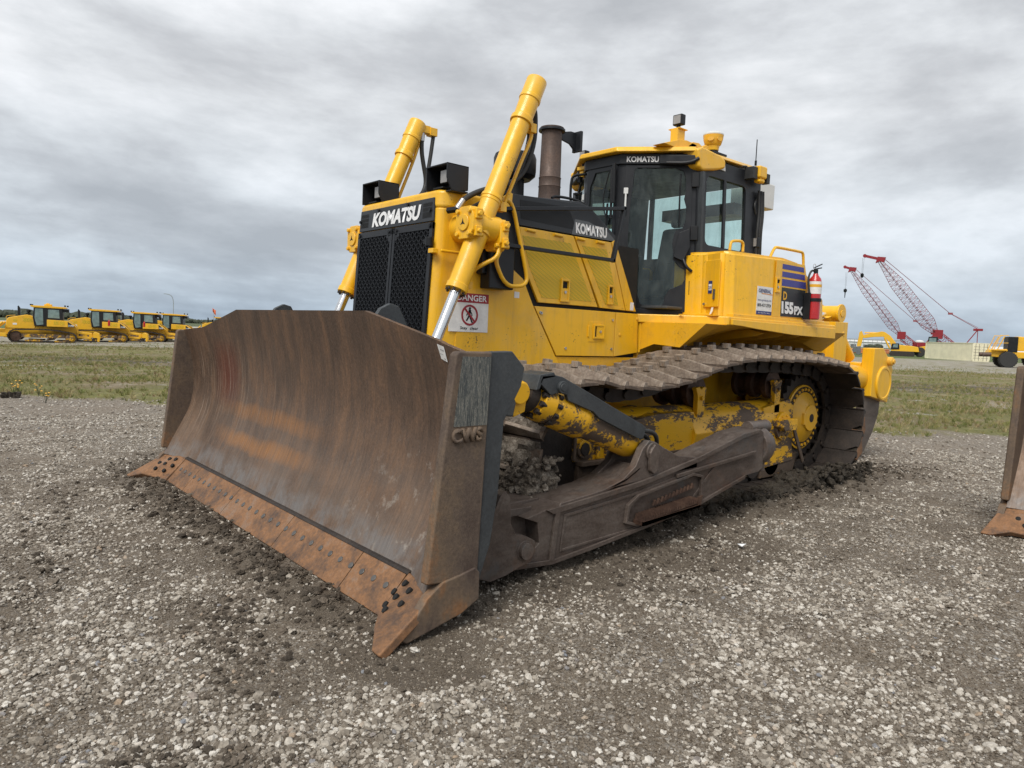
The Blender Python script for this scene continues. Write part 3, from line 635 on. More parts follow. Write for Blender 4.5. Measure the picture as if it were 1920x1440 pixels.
    mb = B(); mb.lathe(P0, dd, [(-.02, .076), (-.02, .103), (.05, .107), (.07, .095), (.088, .10), (.088, .07)], 28)
    for k in range(12):
        u = dd.orthogonal().normalized(); w = dd.cross(u); t = 2*math.pi*k/12; c_ = P0 + (u*math.cos(t)+w*math.sin(t))*.112
        mb.cyl(c_+dd*.065, c_+dd*.11, .02, n=6); c_ = P0 + (u*math.cos(t+.26)+w*math.sin(t+.26))*.124; mb.cyl(c_+dd*.205, c_+dd*.24, .017, n=6)
    sub(mb, 'gland', 'dark_steel', tc_)
    mb = B(); mb.prism([(-2.70, 1.30), (-2.80, 1.29), (-2.93, 1.16), (-2.91, 1.02), (-2.82, .99), (-2.74, 1.10)], 1, s*1.70, s*1.86)
    mb.cyl((-2.84, s*1.66, 1.16), (-2.84, s*1.90, 1.14), .07)
    sub(mb, 'rod_clevis', 'worn_yellow', tc_, bevel=.01)
    mb = B(); mb.prism([(-2.42, 1.34), (-2.60, 1.30), (-2.74, 1.24), (-2.80, 1.08), (-2.78, 1.0), (-2.64, 1.02), (-2.5, 1.0), (-2.42, .95)], 1, s*1.84, s*1.90)
    mb.prism([(-2.42, 1.34), (-2.60, 1.30), (-2.74, 1.24), (-2.80, 1.08), (-2.78, 1.0), (-2.64, 1.02), (-2.5, 1.0), (-2.42, .95)], 1, s*1.60, s*1.66)
    sub(mb, 'blade_lug', 'lug_grey', blade, bevel=.01)
    # guard over the tilt cylinder
    mb = B(); mb.prism([(-3.00, 1.20), (-3.02, 1.245), (-3.12, 1.25), (-3.20, 1.235), (-4.03, .885), (-4.07, .86), (-4.04, .78), (-3.98, .79), (-3.56, .955), (-3.50, 1.0), (-3.26, 1.08), (-3.24, 1.12), (-3.17, 1.135), (-3.10, 1.12)], 1, s*1.855, s*1.885)
    mb.prism([(-2.97, 1.155), (-3.0, 1.25), (-3.12, 1.265), (-3.14, 1.235), (-3.03, 1.22), (-3.0, 1.16)], 1, s*1.66, s*1.885)
    mb.cyl((-3.19, s*1.88, 1.17), (-3.19, s*1.905, 1.17), .04); mb.cyl((-3.19, s*1.90, 1.17), (-3.19, s*1.91, 1.17), .026)
    sub(mb, 'hose_guard', 'lug_grey', tc_, bevel=.005)
    mb = B(); mb.tube([(-4.0, s*1.84, .83), (-4.12, s*1.88, .84), (-4.24, s*1.86, .78), (-4.3, s*1.8, .66), (-4.3, s*1.78, .55)], .017); mb.tube([(-4.0, s*1.80, .80), (-4.10, s*1.83, .81), (-4.20, s*1.82, .75), (-4.25, s*1.78, .6)], .017)
    sub(mb, 'hydraulic_hose', 'rubber', tc_)

# --- tracks
def track_path():
    """closed path of the link pins, counter-clockwise seen from +Y side"""
    P = []
    for i in range(0, 60): P.append((lerp(-4.05, -7.45, i/59), .125 if i else .125))
    sx_, sz_, sr = -7.72, .69, .555
    for i in range(1, 24): a = rad(-90 - i*180/24*.97); P.append((sx_+sr*math.cos(a), sz_+sr*math.sin(a)*1.0))
    P += [(-7.40, 1.262), (-7.1, 1.285), (-6.85, 1.285), (-6.55, 1.285), (-6.25, 1.29), (-5.95, 1.29), (-5.65, 1.265), (-5.45, 1.225), (-5.2, 1.16), (-4.95, 1.10), (-4.7, 1.065), (-4.45, 1.05), (-4.2, 1.06), (-4.0, 1.09)]
    ix, iz, ir = -3.80, .63, .49
    for i in range(1, 24): a = rad(100 - i*190/24); P.append((ix+ir*math.cos(a), iz+ir*math.sin(a)))
    return P
def resample(P, pitch):
    P = [Vector((p[0], 0, p[1])) for p in P]; P.append(P[0]); L_ = [0]
    for a, b in zip(P, P[1:]): L_.append(L_[-1]+(b-a).length)
    n = round(L_[-1]/pitch); out = []; j = 0
    for i in range(n):
        s = L_[-1]*i/n
        while L_[j+1] < s: j += 1
        t = (s-L_[j])/(L_[j+1]-L_[j]); out.append(P[j].lerp(P[j+1], t))
    return out
pins = resample(track_path(), .232)
NP_ = len(pins)
def shoe_mesh(seed, muddy):
    """one shoe: local x along travel, y across (centre 0), z outwards"""
    rnd = random.Random(seed); mb = B(); h = .116; w = .50
    def g(y):       # grouser height over the plate
        a = abs(y); return .098 if a < .20 else lerp(.098, .034, (a-.20)/.26) if a < .46 else .032
    ysr = [-w, -.47, -.36, -.27, -.12, 0, .12, .27, .36, .47, w]
    F_ = lambda y: 1 if abs(y) < .46 else .55
    mb.loft([[(-h, y, .0), ((h+.012)*F_(y), y, .0), ((h+.012)*F_(y), y, .016), ((h-.02)*F_(y), y, .024), ((h-.045)*F_(y), y, .026), (-h+.05, y, .026), (-h+.0, y, .026), (-h-.010, y, .02), (-h-.012, y, -.012), (-h, y, -.012)] for y in ysr])
    mb.loft([[(-h+.046, y, .020), (-h+.036, y, .026+g(y)), (-h+.010, y, .026+g(y)), (-h-.0115, y, .018)] for y in ysr], mi=2)
    for yy in (-.16, .16): mb.box(-h-.004, -h+.046, yy-.035, yy+.035, .10, .150, mi=2)
    mb.k = 1
    lo, hi = (-.40, .40) if not muddy else (-.49, .49); n1_, n2_ = 22, 6; H = .024 if not muddy else .085
    vs = []
    for i in range(n1_+1):
        for j in range(n2_+1):
            y = lerp(lo, hi, i/n1_); x = lerp(-h+.03, h+.0, j/n2_); e = min(1, 5*min(i/n1_, 1-i/n1_))
            nz = noise.fractal(Vector((x*9, y*9, seed*7.7)), 1, 2, 4)
            z = .018 + max(0, (H*(.55+.9*nz))*e) + .012*noise.noise(Vector((x*50, y*50, seed)))
            if not muddy: z *= lerp(1.1, .55, j/n2_)
            vs.append((x, y, z))
    mb.add(vs, [(i*(n2_+1)+j, i*(n2_+1)+j+1, (i+1)*(n2_+1)+j+1, (i+1)*(n2_+1)+j) for i in range(n1_) for j in range(n2_)])
    if muddy:
        blob(mb, -h-.02, h+.03, .36, .515, -.035, .065, .02, seed, .03)
    return mb
def build_shoes():
    V = {}
    for muddy in (0, 1, 2):
        for k in range(7 if muddy == 0 else 4):
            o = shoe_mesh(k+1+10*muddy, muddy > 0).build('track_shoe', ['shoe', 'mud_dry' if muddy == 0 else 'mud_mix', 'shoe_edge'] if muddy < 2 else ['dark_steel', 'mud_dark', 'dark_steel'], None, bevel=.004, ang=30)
            V[muddy, k] = o
    return V
SHOES = build_shoes(); used = set()
for s in (1, -1):
    yc = s*1.14
    mb = B()
    for i, p in enumerate(pins):      # chain links
        q = pins[(i+1) % NP_]; d = (q-p).normalized(); nrm = Vector((-d.z, 0, d.x))
        inn = nrm if (Vector((-5.7, 0, .7))-p).dot(nrm) > 0 else -nrm
        for ya in (-.115, .085):
            a, b_ = p - d*.03, q + d*.03
            lp = [a+inn*.0, a+inn*.075+d*.03, p.lerp(q, .3)+inn*.085, p.lerp(q, .7)+inn*.085, b_+inn*.075-d*.03, b_+inn*.0, b_-inn*.04, a-inn*.04]
            mb.loft([[v+Vector((0, yc+ya, 0)) for v in lp], [v+Vector((0, yc+ya+.035, 0)) for v in lp]])
        mb.cyl(p+inn*.03+Vector((0, yc-.14, 0)), p+inn*.03+Vector((0, yc+.14, 0)), .032, n=10)
    tr = part(mb, 'track', 'dark_steel', bevel=0)
    for i, p in enumerate(pins):
        q = pins[(i+1) % NP_]; c_ = (p+q)/2; d = (q-p).normalized(); nrm = Vector((-d.z, 0, d.x)); outw = nrm if (c_-Vector((-5.7, 0, .7))).dot(nrm) > 0 else -nrm
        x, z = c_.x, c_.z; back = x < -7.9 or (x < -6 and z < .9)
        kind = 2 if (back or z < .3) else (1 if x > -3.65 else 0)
        key = (kind, random.randrange(7 if kind == 0 else 4)); src = SHOES[key]
        if key in used: o_ = src.copy(); COL.objects.link(o_)
        else: o_ = src; used.add(key)
        tl_ = rad(3.0+random.uniform(-2, 2)); xa = -d; xa, outw2 = (xa*math.cos(tl_)-outw*math.sin(tl_)), (outw*math.cos(tl_)+xa*math.sin(tl_)); ya = outw2.cross(xa)
        mt = Matrix.Identity(4)
        for r_ in range(3): mt[r_][0] = xa[r_]; mt[r_][1] = ya[r_]; mt[r_][2] = outw2[r_]
        mt.translation = c_ + outw*.045 + Vector((0, yc+random.uniform(-.004, .004), 0))
        o_.parent = tr; o_.matrix_basis = mt
    # mud hanging on the front shoes and inside the rear of the track
    mb = B()
    blob(mb, -3.44, -3.16, s*1.26, s*1.66, .28, .60, .035, 3, .018); blob(mb, -3.60, -3.28, s*1.15, s*1.60, .10, .36, .04, 5, .025)
    ya_, yb_ = sorted((s*1.24, s*1.70)); crumbs(mb, -3.47, -3.13, ya_, yb_, .26, .66, 420, .010, .035, 9); crumbs(mb, -3.6, -3.2, ya_, yb_, .05, .3, 150, .01, .035, 12)
    sub(mb, 'caked_mud', 'mud_mix', tr, smooth=False)
    mb = B()
    blob(mb, -7.6, -6.9, s*1.33, s*1.70, .0, .14, .05, 21, .022); blob(mb, -8.2, -7.5, s*1.35, s*1.72, .0, .12, .05, 22, .022)
    for k in range(9): blob(mb, -6.9+k*.36-.22, -6.9+k*.36+.2, s*1.40, s*(1.66+.03*(k % 3)), -.01, .07+.02*(k % 2), .045, 30+k, .022)
    ya_, yb_ = sorted((s*1.45, s*1.74)); crumbs(mb, -8.35, -3.4, ya_, yb_, -.01, .10, 500, .012, .045, 14); crumbs(mb, -8.5, -7.2, ya_, yb_, .0, .2, 250, .015, .05, 15)
    sub(mb, 'packed_mud', 'mud_dark', tr, smooth=False)
for k, o in list(SHOES.items()):
    if k not in used: bpy.data.objects.remove(o)

# --- track frames, idlers, rollers, sprockets
for s in (1, -1):
    mb = B()
    mb.prism([(-4.28, .78), (-4.9, .86), (-5.45, .86), (-5.45, .45), (-4.28, .45)], 1, s*.92, s*1.34)
    mb.cyl((-4.28, s*1.12, .70), (-7.15, s*1.12, .70), .20, n=28)
    mb.prism([(-4.20, .84), (-5.0, .90), (-5.0, .80), (-4.20, .76)], 1, s*.75, s*1.05)
    mb.loft([[(x, s*y, z) for y, z in ((1.12, zc+.20), (1.12+ry*.7, zc+.14), (1.12+ry, zc), (1.12+ry*.8, zc-.2), (1.12, zc-.25))] for x, zc, ry in ((-5.44, .66, .26), (-5.8, .67, .24), (-6.2, .68, .12), (-6.6, .66, .16), (-7.1, .62, .22))])
    mb.prism([(-6.72, .84), (-7.26, .92), (-7.34, .80), (-7.36, .46), (-7.40, .24), (-6.70, .20)], 1, s*.95, s*1.30)
    mb.box(-5.0, -7.2, s*.92, s*1.26, .42, .56)
    fr = part(mb, 'track_frame', 'worn_half', bevel=.012)
    mb = B(); mb.cyl((-7.08, s*1.22, .64), (-7.08, s*1.345, .64), .15, n=28); mb.box(-6.95, -7.22, s*1.30, s*1.42, .60, .72); mb.cyl((-6.97, s*1.30, .66), (-6.97, s*1.43, .66), .062, n=6)
    for k in range(8): t = rad(k*45+20); mb.cyl((-7.08+.115*math.cos(t), s*1.33, .64+.115*math.sin(t)), (-7.08+.115*math.cos(t), s*1.358, .64+.115*math.sin(t)), .014, n=6)
    sub(mb, 'pivot_cap', 'worn_yellow', fr, bevel=.008)
    mb = B(); mb.box(-3.98, -5.30, s*1.26, s*1.32, .17, .49); mb.box(-3.98, -5.30, s*1.24, s*1.36, .49, .53)
    sub(mb, 'front_roller_guard', 'worn_dark', fr, bevel=.008)
    mb = B(); mb.prism([(-6.75, .10), (-7.42, .10), (-7.52, .32), (-6.75, .30)], 1, s*1.24, s*1.29); mb.prism([(-5.4, .14), (-6.7, .14), (-6.7, .32), (-5.4, .34)], 1, s*1.24, s*1.28); mb.bar((-7.30, s*1.34, .60), (-7.55, s*1.34, .22), .02, .05)
    sub(mb, 'rear_roller_guard', 'worn_dark', fr, bevel=.006)
    mb = B(); mb.box(-3.95, -4.30, s*1.02, s*1.31, .52, .80); mb.cyl((-4.03, s*1.30, .625), (-4.03, s*1.335, .625), .075); mb.box(-4.17, -4.20, s*1.31, s*1.345, .54, .76); mb.box(-3.90, -3.93, s*1.31, s*1.345, .54, .76); mb.box(-4.25, -4.70, s*1.05, s*1.29, .53, .74)
    yk = sub(mb, 'idler_yoke', 'worn_yellow', fr, bevel=.01)
    mb = B(); mb.cyl((-4.03, s*1.33, .625), (-4.03, s*1.345, .625), .05)
    sub(mb, 'greasy_cap', 'dark_steel', yk, bevel=.004)
    mb = B(); mb.lathe((-3.80, s*1.0, .63), (0, s, 0), [(0, .30), (.0, .41), (.05, .45), (.10, .41), (.14, .42), (.18, .41), (.23, .45), (.28, .41), (.28, .30)], 40); sub(mb, 'idler', 'dark_steel', fr, bevel=.005)
    for k in range(8):
        x = -4.45 - k*.36; mb = B(); mb.lathe((x, s*.97, .27), (0, s, 0), [(0, .10), (0, .15), (.06, .15), (.06, .12), (.26, .12), (.26, .15), (.32, .15), (.32, .06)], 24)
        sub(mb, 'track_roller', 'dark_steel', fr)
    for x, zt in ((-5.60, 1.02), (-6.98, 1.07)):
        mb = B(); mb.lathe((x-.05, s*.80, zt), (0, s, 0), [(0, .08), (0, .15), (.05, .16), (.06, .12), (.15, .12), (.17, .15), (.24, .15), (.25, .12), (.34, .12), (.35, .155), (.41, .155), (.42, .10)], 32)
        cr = sub(mb, 'carrier_roller', 'hub_rust', fr, bevel=.004)
        mb = B(); b0 = .80 if x > -6 else .72
        mb.prism([(x-.085, zt+.05), (x-.06, zt-.02), (x-.06, b0-.02), (x-.0, b0-.07), (x+.05, b0), (x+.055, zt-.02), (x+.09, zt+.05), (x+.04, zt+.06), (x, zt+.035), (x-.04, zt+.06)], 1, s*1.25, s*1.30)
        mb.box(x-.06, x+.05, s*1.02, s*1.30, b0-.06, b0); mb.cyl((x, s*1.29, zt-.045), (x, s*1.325, zt-.045), .022, n=8)
        sub(mb, 'roller_bracket', 'worn_yellow', cr, bevel=.005)
    # sprocket with final drive
    mb = B(); c_ = Vector((-7.74, 0, .69)); n_ = 27
    lo, li = [], []
    for k in range(n_*2):
        t = 2*math.pi*k/(n_*2); r = .50 if k % 2 else .44; lo.append((c_.x+r*math.cos(t), c_.z+r*math.sin(t)))
    mb.prism(lo, 1, s*1.10, s*1.18)
    sp_ = part(mb, 'sprocket', 'dark_steel', bevel=.006)
    mb = B(); mb.lathe(c_+Vector((0, s*.70, 0)), (0, s, 0), [(0, .43), (.30, .43), (.40, .42), (.415, .38), (.415, .30)], 48); sub(mb, 'final_drive_case', 'worn_yellow', sp_, bevel=.006)
    mb = B(); mb.lathe(c_+Vector((0, s*1.15, 0)), (0, s, 0), [(0, .365), (.055, .365), (.06, .35), (.06, .345)], 48); fl = sub(mb, 'hub_flange', 'yellow2', sp_, bevel=.004)
    mb = B(); mb.lathe(c_+Vector((0, s*1.20, 0)), (0, s, 0), [(0, .345), (.0145, .345), (.0145, .285), (0, .28)], 48); sub(mb, 'bolt_circle', 'dark_steel', fl)
    mb = B(); mb.lathe(c_+Vector((0, s*1.19, 0)), (0, s, 0), [(0, .285), (.03, .285), (.045, .26), (.10, .15), (.12, .145), (.122, .05)], 40); mb.box(c_.x+.12, c_.x+.16, s*1.28, s*1.31, .62, .75); hb = sub(mb, 'hub_cover', 'yellow2', sp_, bevel=.006)
    mb = B(); mb.cyl(c_+Vector((0, s*1.30, 0)), c_+Vector((0, s*1.316, 0)), .047); sub(mb, 'hub_plug', 'dark_steel', hb)
    mb = B()
    for k in range(28):
        t = 2*math.pi*k/28; mb.cyl(c_+Vector((.315*math.cos(t), s*1.205, .315*math.sin(t))), c_+Vector((.315*math.cos(t), s*1.228, .315*math.sin(t))), .017, n=8)
    fb = sub(mb, 'flange_studs', 'yellow2', fl); fb['kind'] = 'stuff'

# --- hull and engine housing
mb = B(); mb.box(-3.2, -8.6, -.58, .58, .45, 1.33); mb.box(-3.25, -5.15, -.585, .585, 1.2, 2.30); mb.box(-3.2, -3.5, -.60, .60, .7, 1.32); mb.box(-5.5, -8.6, -.6, .6, 1.2, 1.55); mb.box(-3.95, -4.35, -1.2, 1.2, .62, .86)
part(mb, 'hull', 'yellow2', bevel=.01)
mb = B(); mb.box(-3.3, -5.45, -.597, .597, 1.30, 2.36); part(mb, 'engine_bay', 'hole')
# radiator guard, rounded in plan
def rr(x0, x1, hw, r, n=6):
    P = []
    for cx_, cy_, a0 in ((x0-r, hw-r, 0), (x1, hw, None), (x1, -hw, None), (x0-r, -(hw-r), -90)):
        if a0 is None: P.append((cx_, cy_)); continue
        for k in range(n+1):
            a = rad(a0 + k*90/n); P.append((cx_+r*math.cos(a), cy_+r*math.sin(a)))
    return P
mb = B(); mb.prism(rr(-3.03, -3.42, .615, .075), 2, .75, 2.42)
gd = part(mb, 'radiator_guard', 'yellow', bevel=.012)
for v in gd.data.vertices: v.co.x -= (v.co.z-1.3)*.055
mb = B(); mb.prism(rr(-3.075, -3.60, .630, .10), 2, 2.415, 2.575)
gc = sub(mb, 'guard_cap', 'yellow', gd, bevel=.03)
for v in gc.data.vertices:
    v.co.x -= (v.co.z-2.3)*.055; v.co.z += (-.02 if abs(v.co.y) > .5 and v.co.z > 2.5 else 0)
GXf = lambda z, o=0: -3.03-(z-1.3)*.055+o
# badge panel
fz = (2.315, 2.495)
mb = B(); mb.add([(GXf(z, q), y, z) for q in (.0, .016) for y, z in ((-.565, fz[0]), (.565, fz[0]), (.555, fz[1]), (-.555, fz[1]))], [(0, 1, 2, 3), (4, 5, 6, 7), (0, 1, 5, 4), (1, 2, 6, 5), (2, 3, 7, 6), (3, 0, 4, 7)])
bp_ = sub(mb, 'badge_panel', 'hood_grey', gd, bevel=.006)
text('KOMATSU', 'maker_name', (GXf(2.340, .018), -.345, 2.340), (0, 1, 0), (-.055, 0, 1), .735, .118, 'white', bp_, .05, .002, .18)
mb = B()
for sg in (-1, 1):
    for k in range(9):
        y = sg*(.42+.014*k); 
        for z0, z1 in ((2.345, 2.39), (2.395, 2.425), (2.43, 2.46)): mb.add([(GXf(z, .0175), yy, z) for yy, z in ((y-.004, z0), (y+.004, z0), (y+.004, z1), (y-.004, z1))], [(0, 1, 2, 3)])
sub(mb, 'louvre_slots', 'hole', bp_)
mb = B()
for y, z in ((-.54, 2.40), (-.25, 2.475), (.20, 2.475), (.52, 2.40), (-.53, 2.28), (-.06, 2.28), (.06, 2.28), (.53, 2.28)): mb.cyl((GXf(z, .01), y, z), (GXf(z, .03), y, z), .013, n=8)
sub(mb, 'panel_bolts', 'black', bp_)
# two grille doors with elongated honeycomb holes
mb = B(); mb.add([(GXf(z, .002), y, z) for y, z in ((-.57, 1.15), (.57, 1.15), (.57, 2.31), (-.57, 2.31))], [(0, 1, 2, 3)]); sub(mb, 'radiator_core', 'hole', gd)
for sg in (-1, 1):
    mb = B(); y0_, y1_, zb, zt = .006, .568, 1.18, 2.308
    def cell(cy_, cz, hw, hh):
        o8, i8 = [], []
        for k in range(8):
            a = rad(22.5+45*k); oy, oz = (cy_ + hw*max(-1, min(1, math.cos(a)*1.12)), cz + hh*math.sin(a)*1.0)
            o8.append((oy, oz)); i8.append((cy_ + hw*.80*math.cos(a), cz + hh*.84*math.sin(a)))
        return o8, i8
    pw, ph = .0305, .058
    ny = int((y1_-y0_-.06)/pw); nz = int((zt-zb-.05)/ph*1.0)
    for i in range(ny):
        for j in range(nz+1):
            cy_ = y0_+.03+pw*(i+.5); cz = zb+.03+ph*(j+.5)+(ph/2 if i % 2 else 0)
            if cz > zt-.04: continue
            hexo = [(cy_-pw/2, cz-ph/4), (cy_, cz-ph/2), (cy_+pw/2, cz-ph/4), (cy_+pw/2, cz+ph/4), (cy_, cz+ph/2), (cy_-pw/2, cz+ph/4)]
            r_ = [(cy_-pw*.41, cz-ph*.20), (cy_, cz-ph*.42), (cy_+pw*.41, cz-ph*.20), (cy_+pw*.41, cz+ph*.20), (cy_, cz+ph*.42), (cy_-pw*.41, cz+ph*.20)]
            if cz > zt-.16 and ((cy_ < y0_+.13 and cz > zt-.16+(cy_-y0_-.0)*1.1)): r_ = None
            P3 = lambda q, o: (GXf(q[1], o), sg*q[0], q[1])
            if r_ is None: mb.add([P3(q, .018) for q in hexo], [tuple(range(6))]); continue
            vs_ = [P3(q, .018) for q in hexo]+[P3(q, .018) for q in r_]+[P3(q, .004) for q in r_]
            mb.add(vs_, [(k, (k+1) % 6, 6+(k+1) % 6, 6+k) for k in range(6)] + [(6+k, 6+(k+1) % 6, 12+(k+1) % 6, 12+k) for k in range(6)])
    def plate(a, b_, c_, d_): mb.add([(GXf(z, o), sg*y, z) for o in (.0025, .020) for y, z in ((a, c_), (b_, c_), (b_, d_), (a, d_))], [(0, 1, 2, 3), (4, 5, 6, 7), (0, 1, 5, 4), (1, 2, 6, 5), (2, 3, 7, 6), (3, 0, 4, 7)])
    plate(y0_, y0_+.032, zb, zt); plate(y1_-.04, y1_, zb, zt); plate(y0_, y1_, zt-.05, zt); plate(y0_, y1_, zb, zb+.03)
    gr = sub(mb, 'grille_door', 'cab_black', gd, smooth=False)
    for q in gr.data.vertices: pass
mb = B(); mb.box(GXf(2.15, .02), GXf(2.15, .05), .50, .575, 2.135, 2.175); mb.cyl((GXf(2.15, .04), .57, 2.12), (GXf(2.15, .04), .57, 2.19), .03); sub(mb, 'door_latch', 'black', gd, bevel=.006)
mb = B(); mb.box(GXf(2.1, .0), GXf(2.1, .05), .575, .64, 2.07, 2.105); mb.tube([(-3.08, .66, 2.09), (-3.3, .66, 2.09), (-3.42, .64, 2.08)], .012); sub(mb, 'latch_bracket', 'yellow', gd, bevel=.005)
# headlamp boxes on the cap
for yc in (.555, -.425):
    mb = B(); a, b_, z0, z1 = yc-.14, yc+.14, 2.535, 2.735; x0, x1 = -3.09, -3.29
    t = .012
    mb.box(x0, x1, a, a+t, z0+.02, z1); mb.box(x0, x1, a, b_, z1-t, z1); mb.box(x1+t, x1, a, b_, z0+.02, z1-t)
    mb.prism([(x0, z1), (x1, z1), (x1, z0+.02), (x0-.05, z0+.0), (x0-.0, z0+.09)], 1, b_-t, b_); mb.box(x0-.05, x1, a, b_, z0+.0, z0+.012)
    lb = part(mb, 'lamp_guard', 'cab_black', bevel=.004)
    mb = B(); mb.box(-3.15, -3.21, yc-.03, yc+.07, 2.60, 2.71); lm = sub(mb, 'lamp_body', 'black', lb, bevel=.01)
    mb = B(); mb.box(-3.143, -3.15, yc-.022, yc+.062, 2.608, 2.702); sub(mb, 'headlight', 'lens', lb, bevel=.006)
    mb = B(); mb.prism([(yc-.07+.03*math.cos(t_), -3.2+.017*math.sin(t_)) for t_ in [i*math.pi/5 for i in range(10)]], 2, 2.7228, 2.7225); 
    mb = B(); mb.box(-3.12, -3.3, yc-.08, yc+.05, 2.565, 2.575); mb.cyl((-3.2, yc+.03, 2.54), (-3.2, yc+.03, 2.60), .012, n=8); sub(mb, 'lamp_bracket', 'black', lb)

# --- side panels, both sides
def sheet(pts, y0_, y1_, s, name, mat, parent=None, bevel=.004, fn=None):
    mb = B(); mb.prism(pts, 1, s*y0_, s*y1_); return (sub(mb, name, mat, parent, bevel=bevel) if parent else part(mb, name, mat, bevel=bevel))
for s in (1, -1):
    fp = sheet([(-3.32, 2.36), (-3.55, 2.36), (-3.70, 2.10), (-3.95, 1.95), (-4.075, 1.735), (-4.36, 1.315), (-4.62, .95), (-3.25, .95)], .60, .622, s, 'front_side_panel', 'yellow')
    lp_ = sheet([(-4.088, 1.735), (-5.13, 1.735), (-5.13, 1.318), (-4.375, 1.318)], .60, .622, s, 'lower_side_panel', 'yellow')
    sheet([(-5.138, 1.735), (-5.46, 1.735), (-5.48, 1.36), (-5.138, 1.318)], .60, .622, s, 'rear_side_panel', 'yellow')
    sheet([(-4.35, 1.31), (-5.5, 1.31), (-5.6, 1.0), (-4.1, .95)], .585, .608, s, 'belly_panel', 'yellow2')
    d1 = sheet([(-3.885, 2.372), (-4.515, 2.372), (-4.535, 2.34), (-4.875, 1.768), (-4.13, 1.768), (-3.95, 2.06)], .60, .625, s, 'engine_door', 'yellow')
    sheet([(-3.915, 2.305), (-4.48, 2.305), (-4.79, 1.815), (-4.165, 1.81), (-4.01, 2.05)], .624, .6275, s, 'ventilation_mesh', 'mesh_yellow', d1, 0)
    d2_ = sheet([(-4.53, 2.372), (-5.01, 2.372), (-5.265, 1.758), (-4.905, 1.765)], .60, .625, s, 'engine_door', 'yellow')
    sheet([(-4.63, 2.30), (-4.955, 2.30), (-5.155, 1.80), (-4.975, 1.80)], .624, .6275, s, 'ventilation_mesh', 'mesh_yellow', d2_, 0)
    sheet([(-5.02, 2.372), (-5.065, 2.40), (-5.42, 1.755), (-5.275, 1.758)], .60, .625, s, 'corner_panel', 'yellow')
    sheet([(-5.065, 2.40), (-5.10, 2.40), (-5.455, 1.757), (-5.42, 1.755)], .44, .60, s, 'corner_fairing', 'yellow2')
    for (x, z, pr) in ((-4.43, 1.89, d1), (-5.03, 1.89, d2_)):
        w_, h_ = (.052, .10) if pr is d1 else (.036, .09)
        mb = B(); mb.ring([(x-w_, s*.6275, z-h_), (x+w_, s*.6275, z-h_), (x+w_, s*.6275, z+h_), (x-w_, s*.6275, z+h_)], [(x-w_*.7, s*.6275, z-h_*.8), (x+w_*.7, s*.6275, z-h_*.8), (x+w_*.7, s*.6275, z+h_*.8), (x-w_*.7, s*.6275, z+h_*.8)], (0, s*.018, 0)); mb.box(x-w_*.7, x+w_*.7, s*.627, s*.639, z-h_*.8, z+h_*.15)
        lt = sub(mb, 'latch', 'yellow', pr, bevel=.003)
        mb = B(); mb.box(x-w_*.6, x+w_*.6, s*.6276, s*.629, z+h_*.2, z+h_*.75); sub(mb, 'latch_recess', 'hole', lt)
        mb = B(); mb.cyl((x, s*.638, z-h_*.15), (x, s*.646, z-h_*.15), .013, n=12); sub(mb, 'lock', 'zinc', lt)
    mb = B(); x, z = -4.87, 1.545
    mb.prism([(x+.10, z+.09), (x-.11, z+.09), (x-.11, z-.075), (x-.02, z-.095), (x+.10, z-.095)], 1, s*.622, s*.626)
    hch = sub(mb, 'access_hatch', 'yellow', lp_, bevel=.0015)
    mb = B(); mb.ring([(x-.10, s*.6265, z-.065), (x+.045, s*.6265, z-.065), (x+.045, s*.6265, z+.065), (x-.10, s*.6265, z+.065)], [(x-.085, s*.6265, z-.048), (x+.03, s*.6265, z-.048), (x+.03, s*.6265, z+.048), (x-.085, s*.6265, z+.048)], (0, s*.014, 0)); mb.box(x-.085, x-.0, s*.626, s*.636, z-.048, z+.048); mb.box(x+.10, x+.115, s*.622, s*.634, z-.05, z+.05)
    lt = sub(mb, 'hatch_latch', 'yellow', hch, bevel=.002)
    mb = B(); mb.box(x, x+.03, s*.6262, s*.6275, z-.048, z+.048); sub(mb, 'latch_recess', 'hole', lt); mb = B(); mb.cyl((x-.045, s*.634, z), (x-.045, s*.642, z), .013, n=12); sub(mb, 'lock', 'zinc', lt)
    mb = B()
    for x, z in ((-4.17, 1.68), (-4.155, 1.685), (-4.48, 1.385), (-5.09, 1.66), (-5.09, 1.39)): mb.cyl((x, s*.618, z), (x, s*.631, z), .012, n=10)
    sub(mb, 'panel_bolts', 'zinc', lp_)
    mb = B()
    for x in (-4.0, -4.32, -4.60, -4.86): mb.cyl((x+.05, s*.632, 2.355), (x-.05, s*.632, 2.350), .012, n=10)
    sub(mb, 'hinges', 'yellow', d1)
    mb = B()
    for x, z in ((-5.45, 1.685), (-5.205, 1.525)): mb.lathe((x, s*.62, z), (0, s, 0), [(0, .018), (.006, .016), (.010, .006)], 14)
    sub(mb, 'plastic_plugs', 'letter_yellow', fp)
    # black upper flank with the name band
    bk = sheet([(-3.80, 2.385), (-3.70, 2.62), (-4.64, 2.665), (-4.76, 2.62), (-5.09, 2.385)], .59, .617, s, 'hood_flank', 'hood_grey')
    sheet([(-3.90, 2.44), (-3.88, 2.59), (-4.44, 2.61), (-4.56, 2.43)], .616, .619, s, 'flank_mesh', 'black', bk, 0)
    sheet([(-4.50, 2.385), (-4.53, 2.52), (-4.70, 2.52), (-4.97, 2.46), (-5.085, 2.387)], .617, .620, s, 'name_band', 'badge_grey', bk, 0)
    if s == 1: text('KOMATSU', 'maker_name', (-4.545, .6215, 2.40), (-1, 0, 0), (.10, 0, 1), .41, .095, 'white', bk, .05, .002)
    else: text('KOMATSU', 'maker_name', (-4.95, -.6215, 2.40), (1, 0, 0), (-.10, 0, 1), .41, .085, 'white', bk, .03, .002)
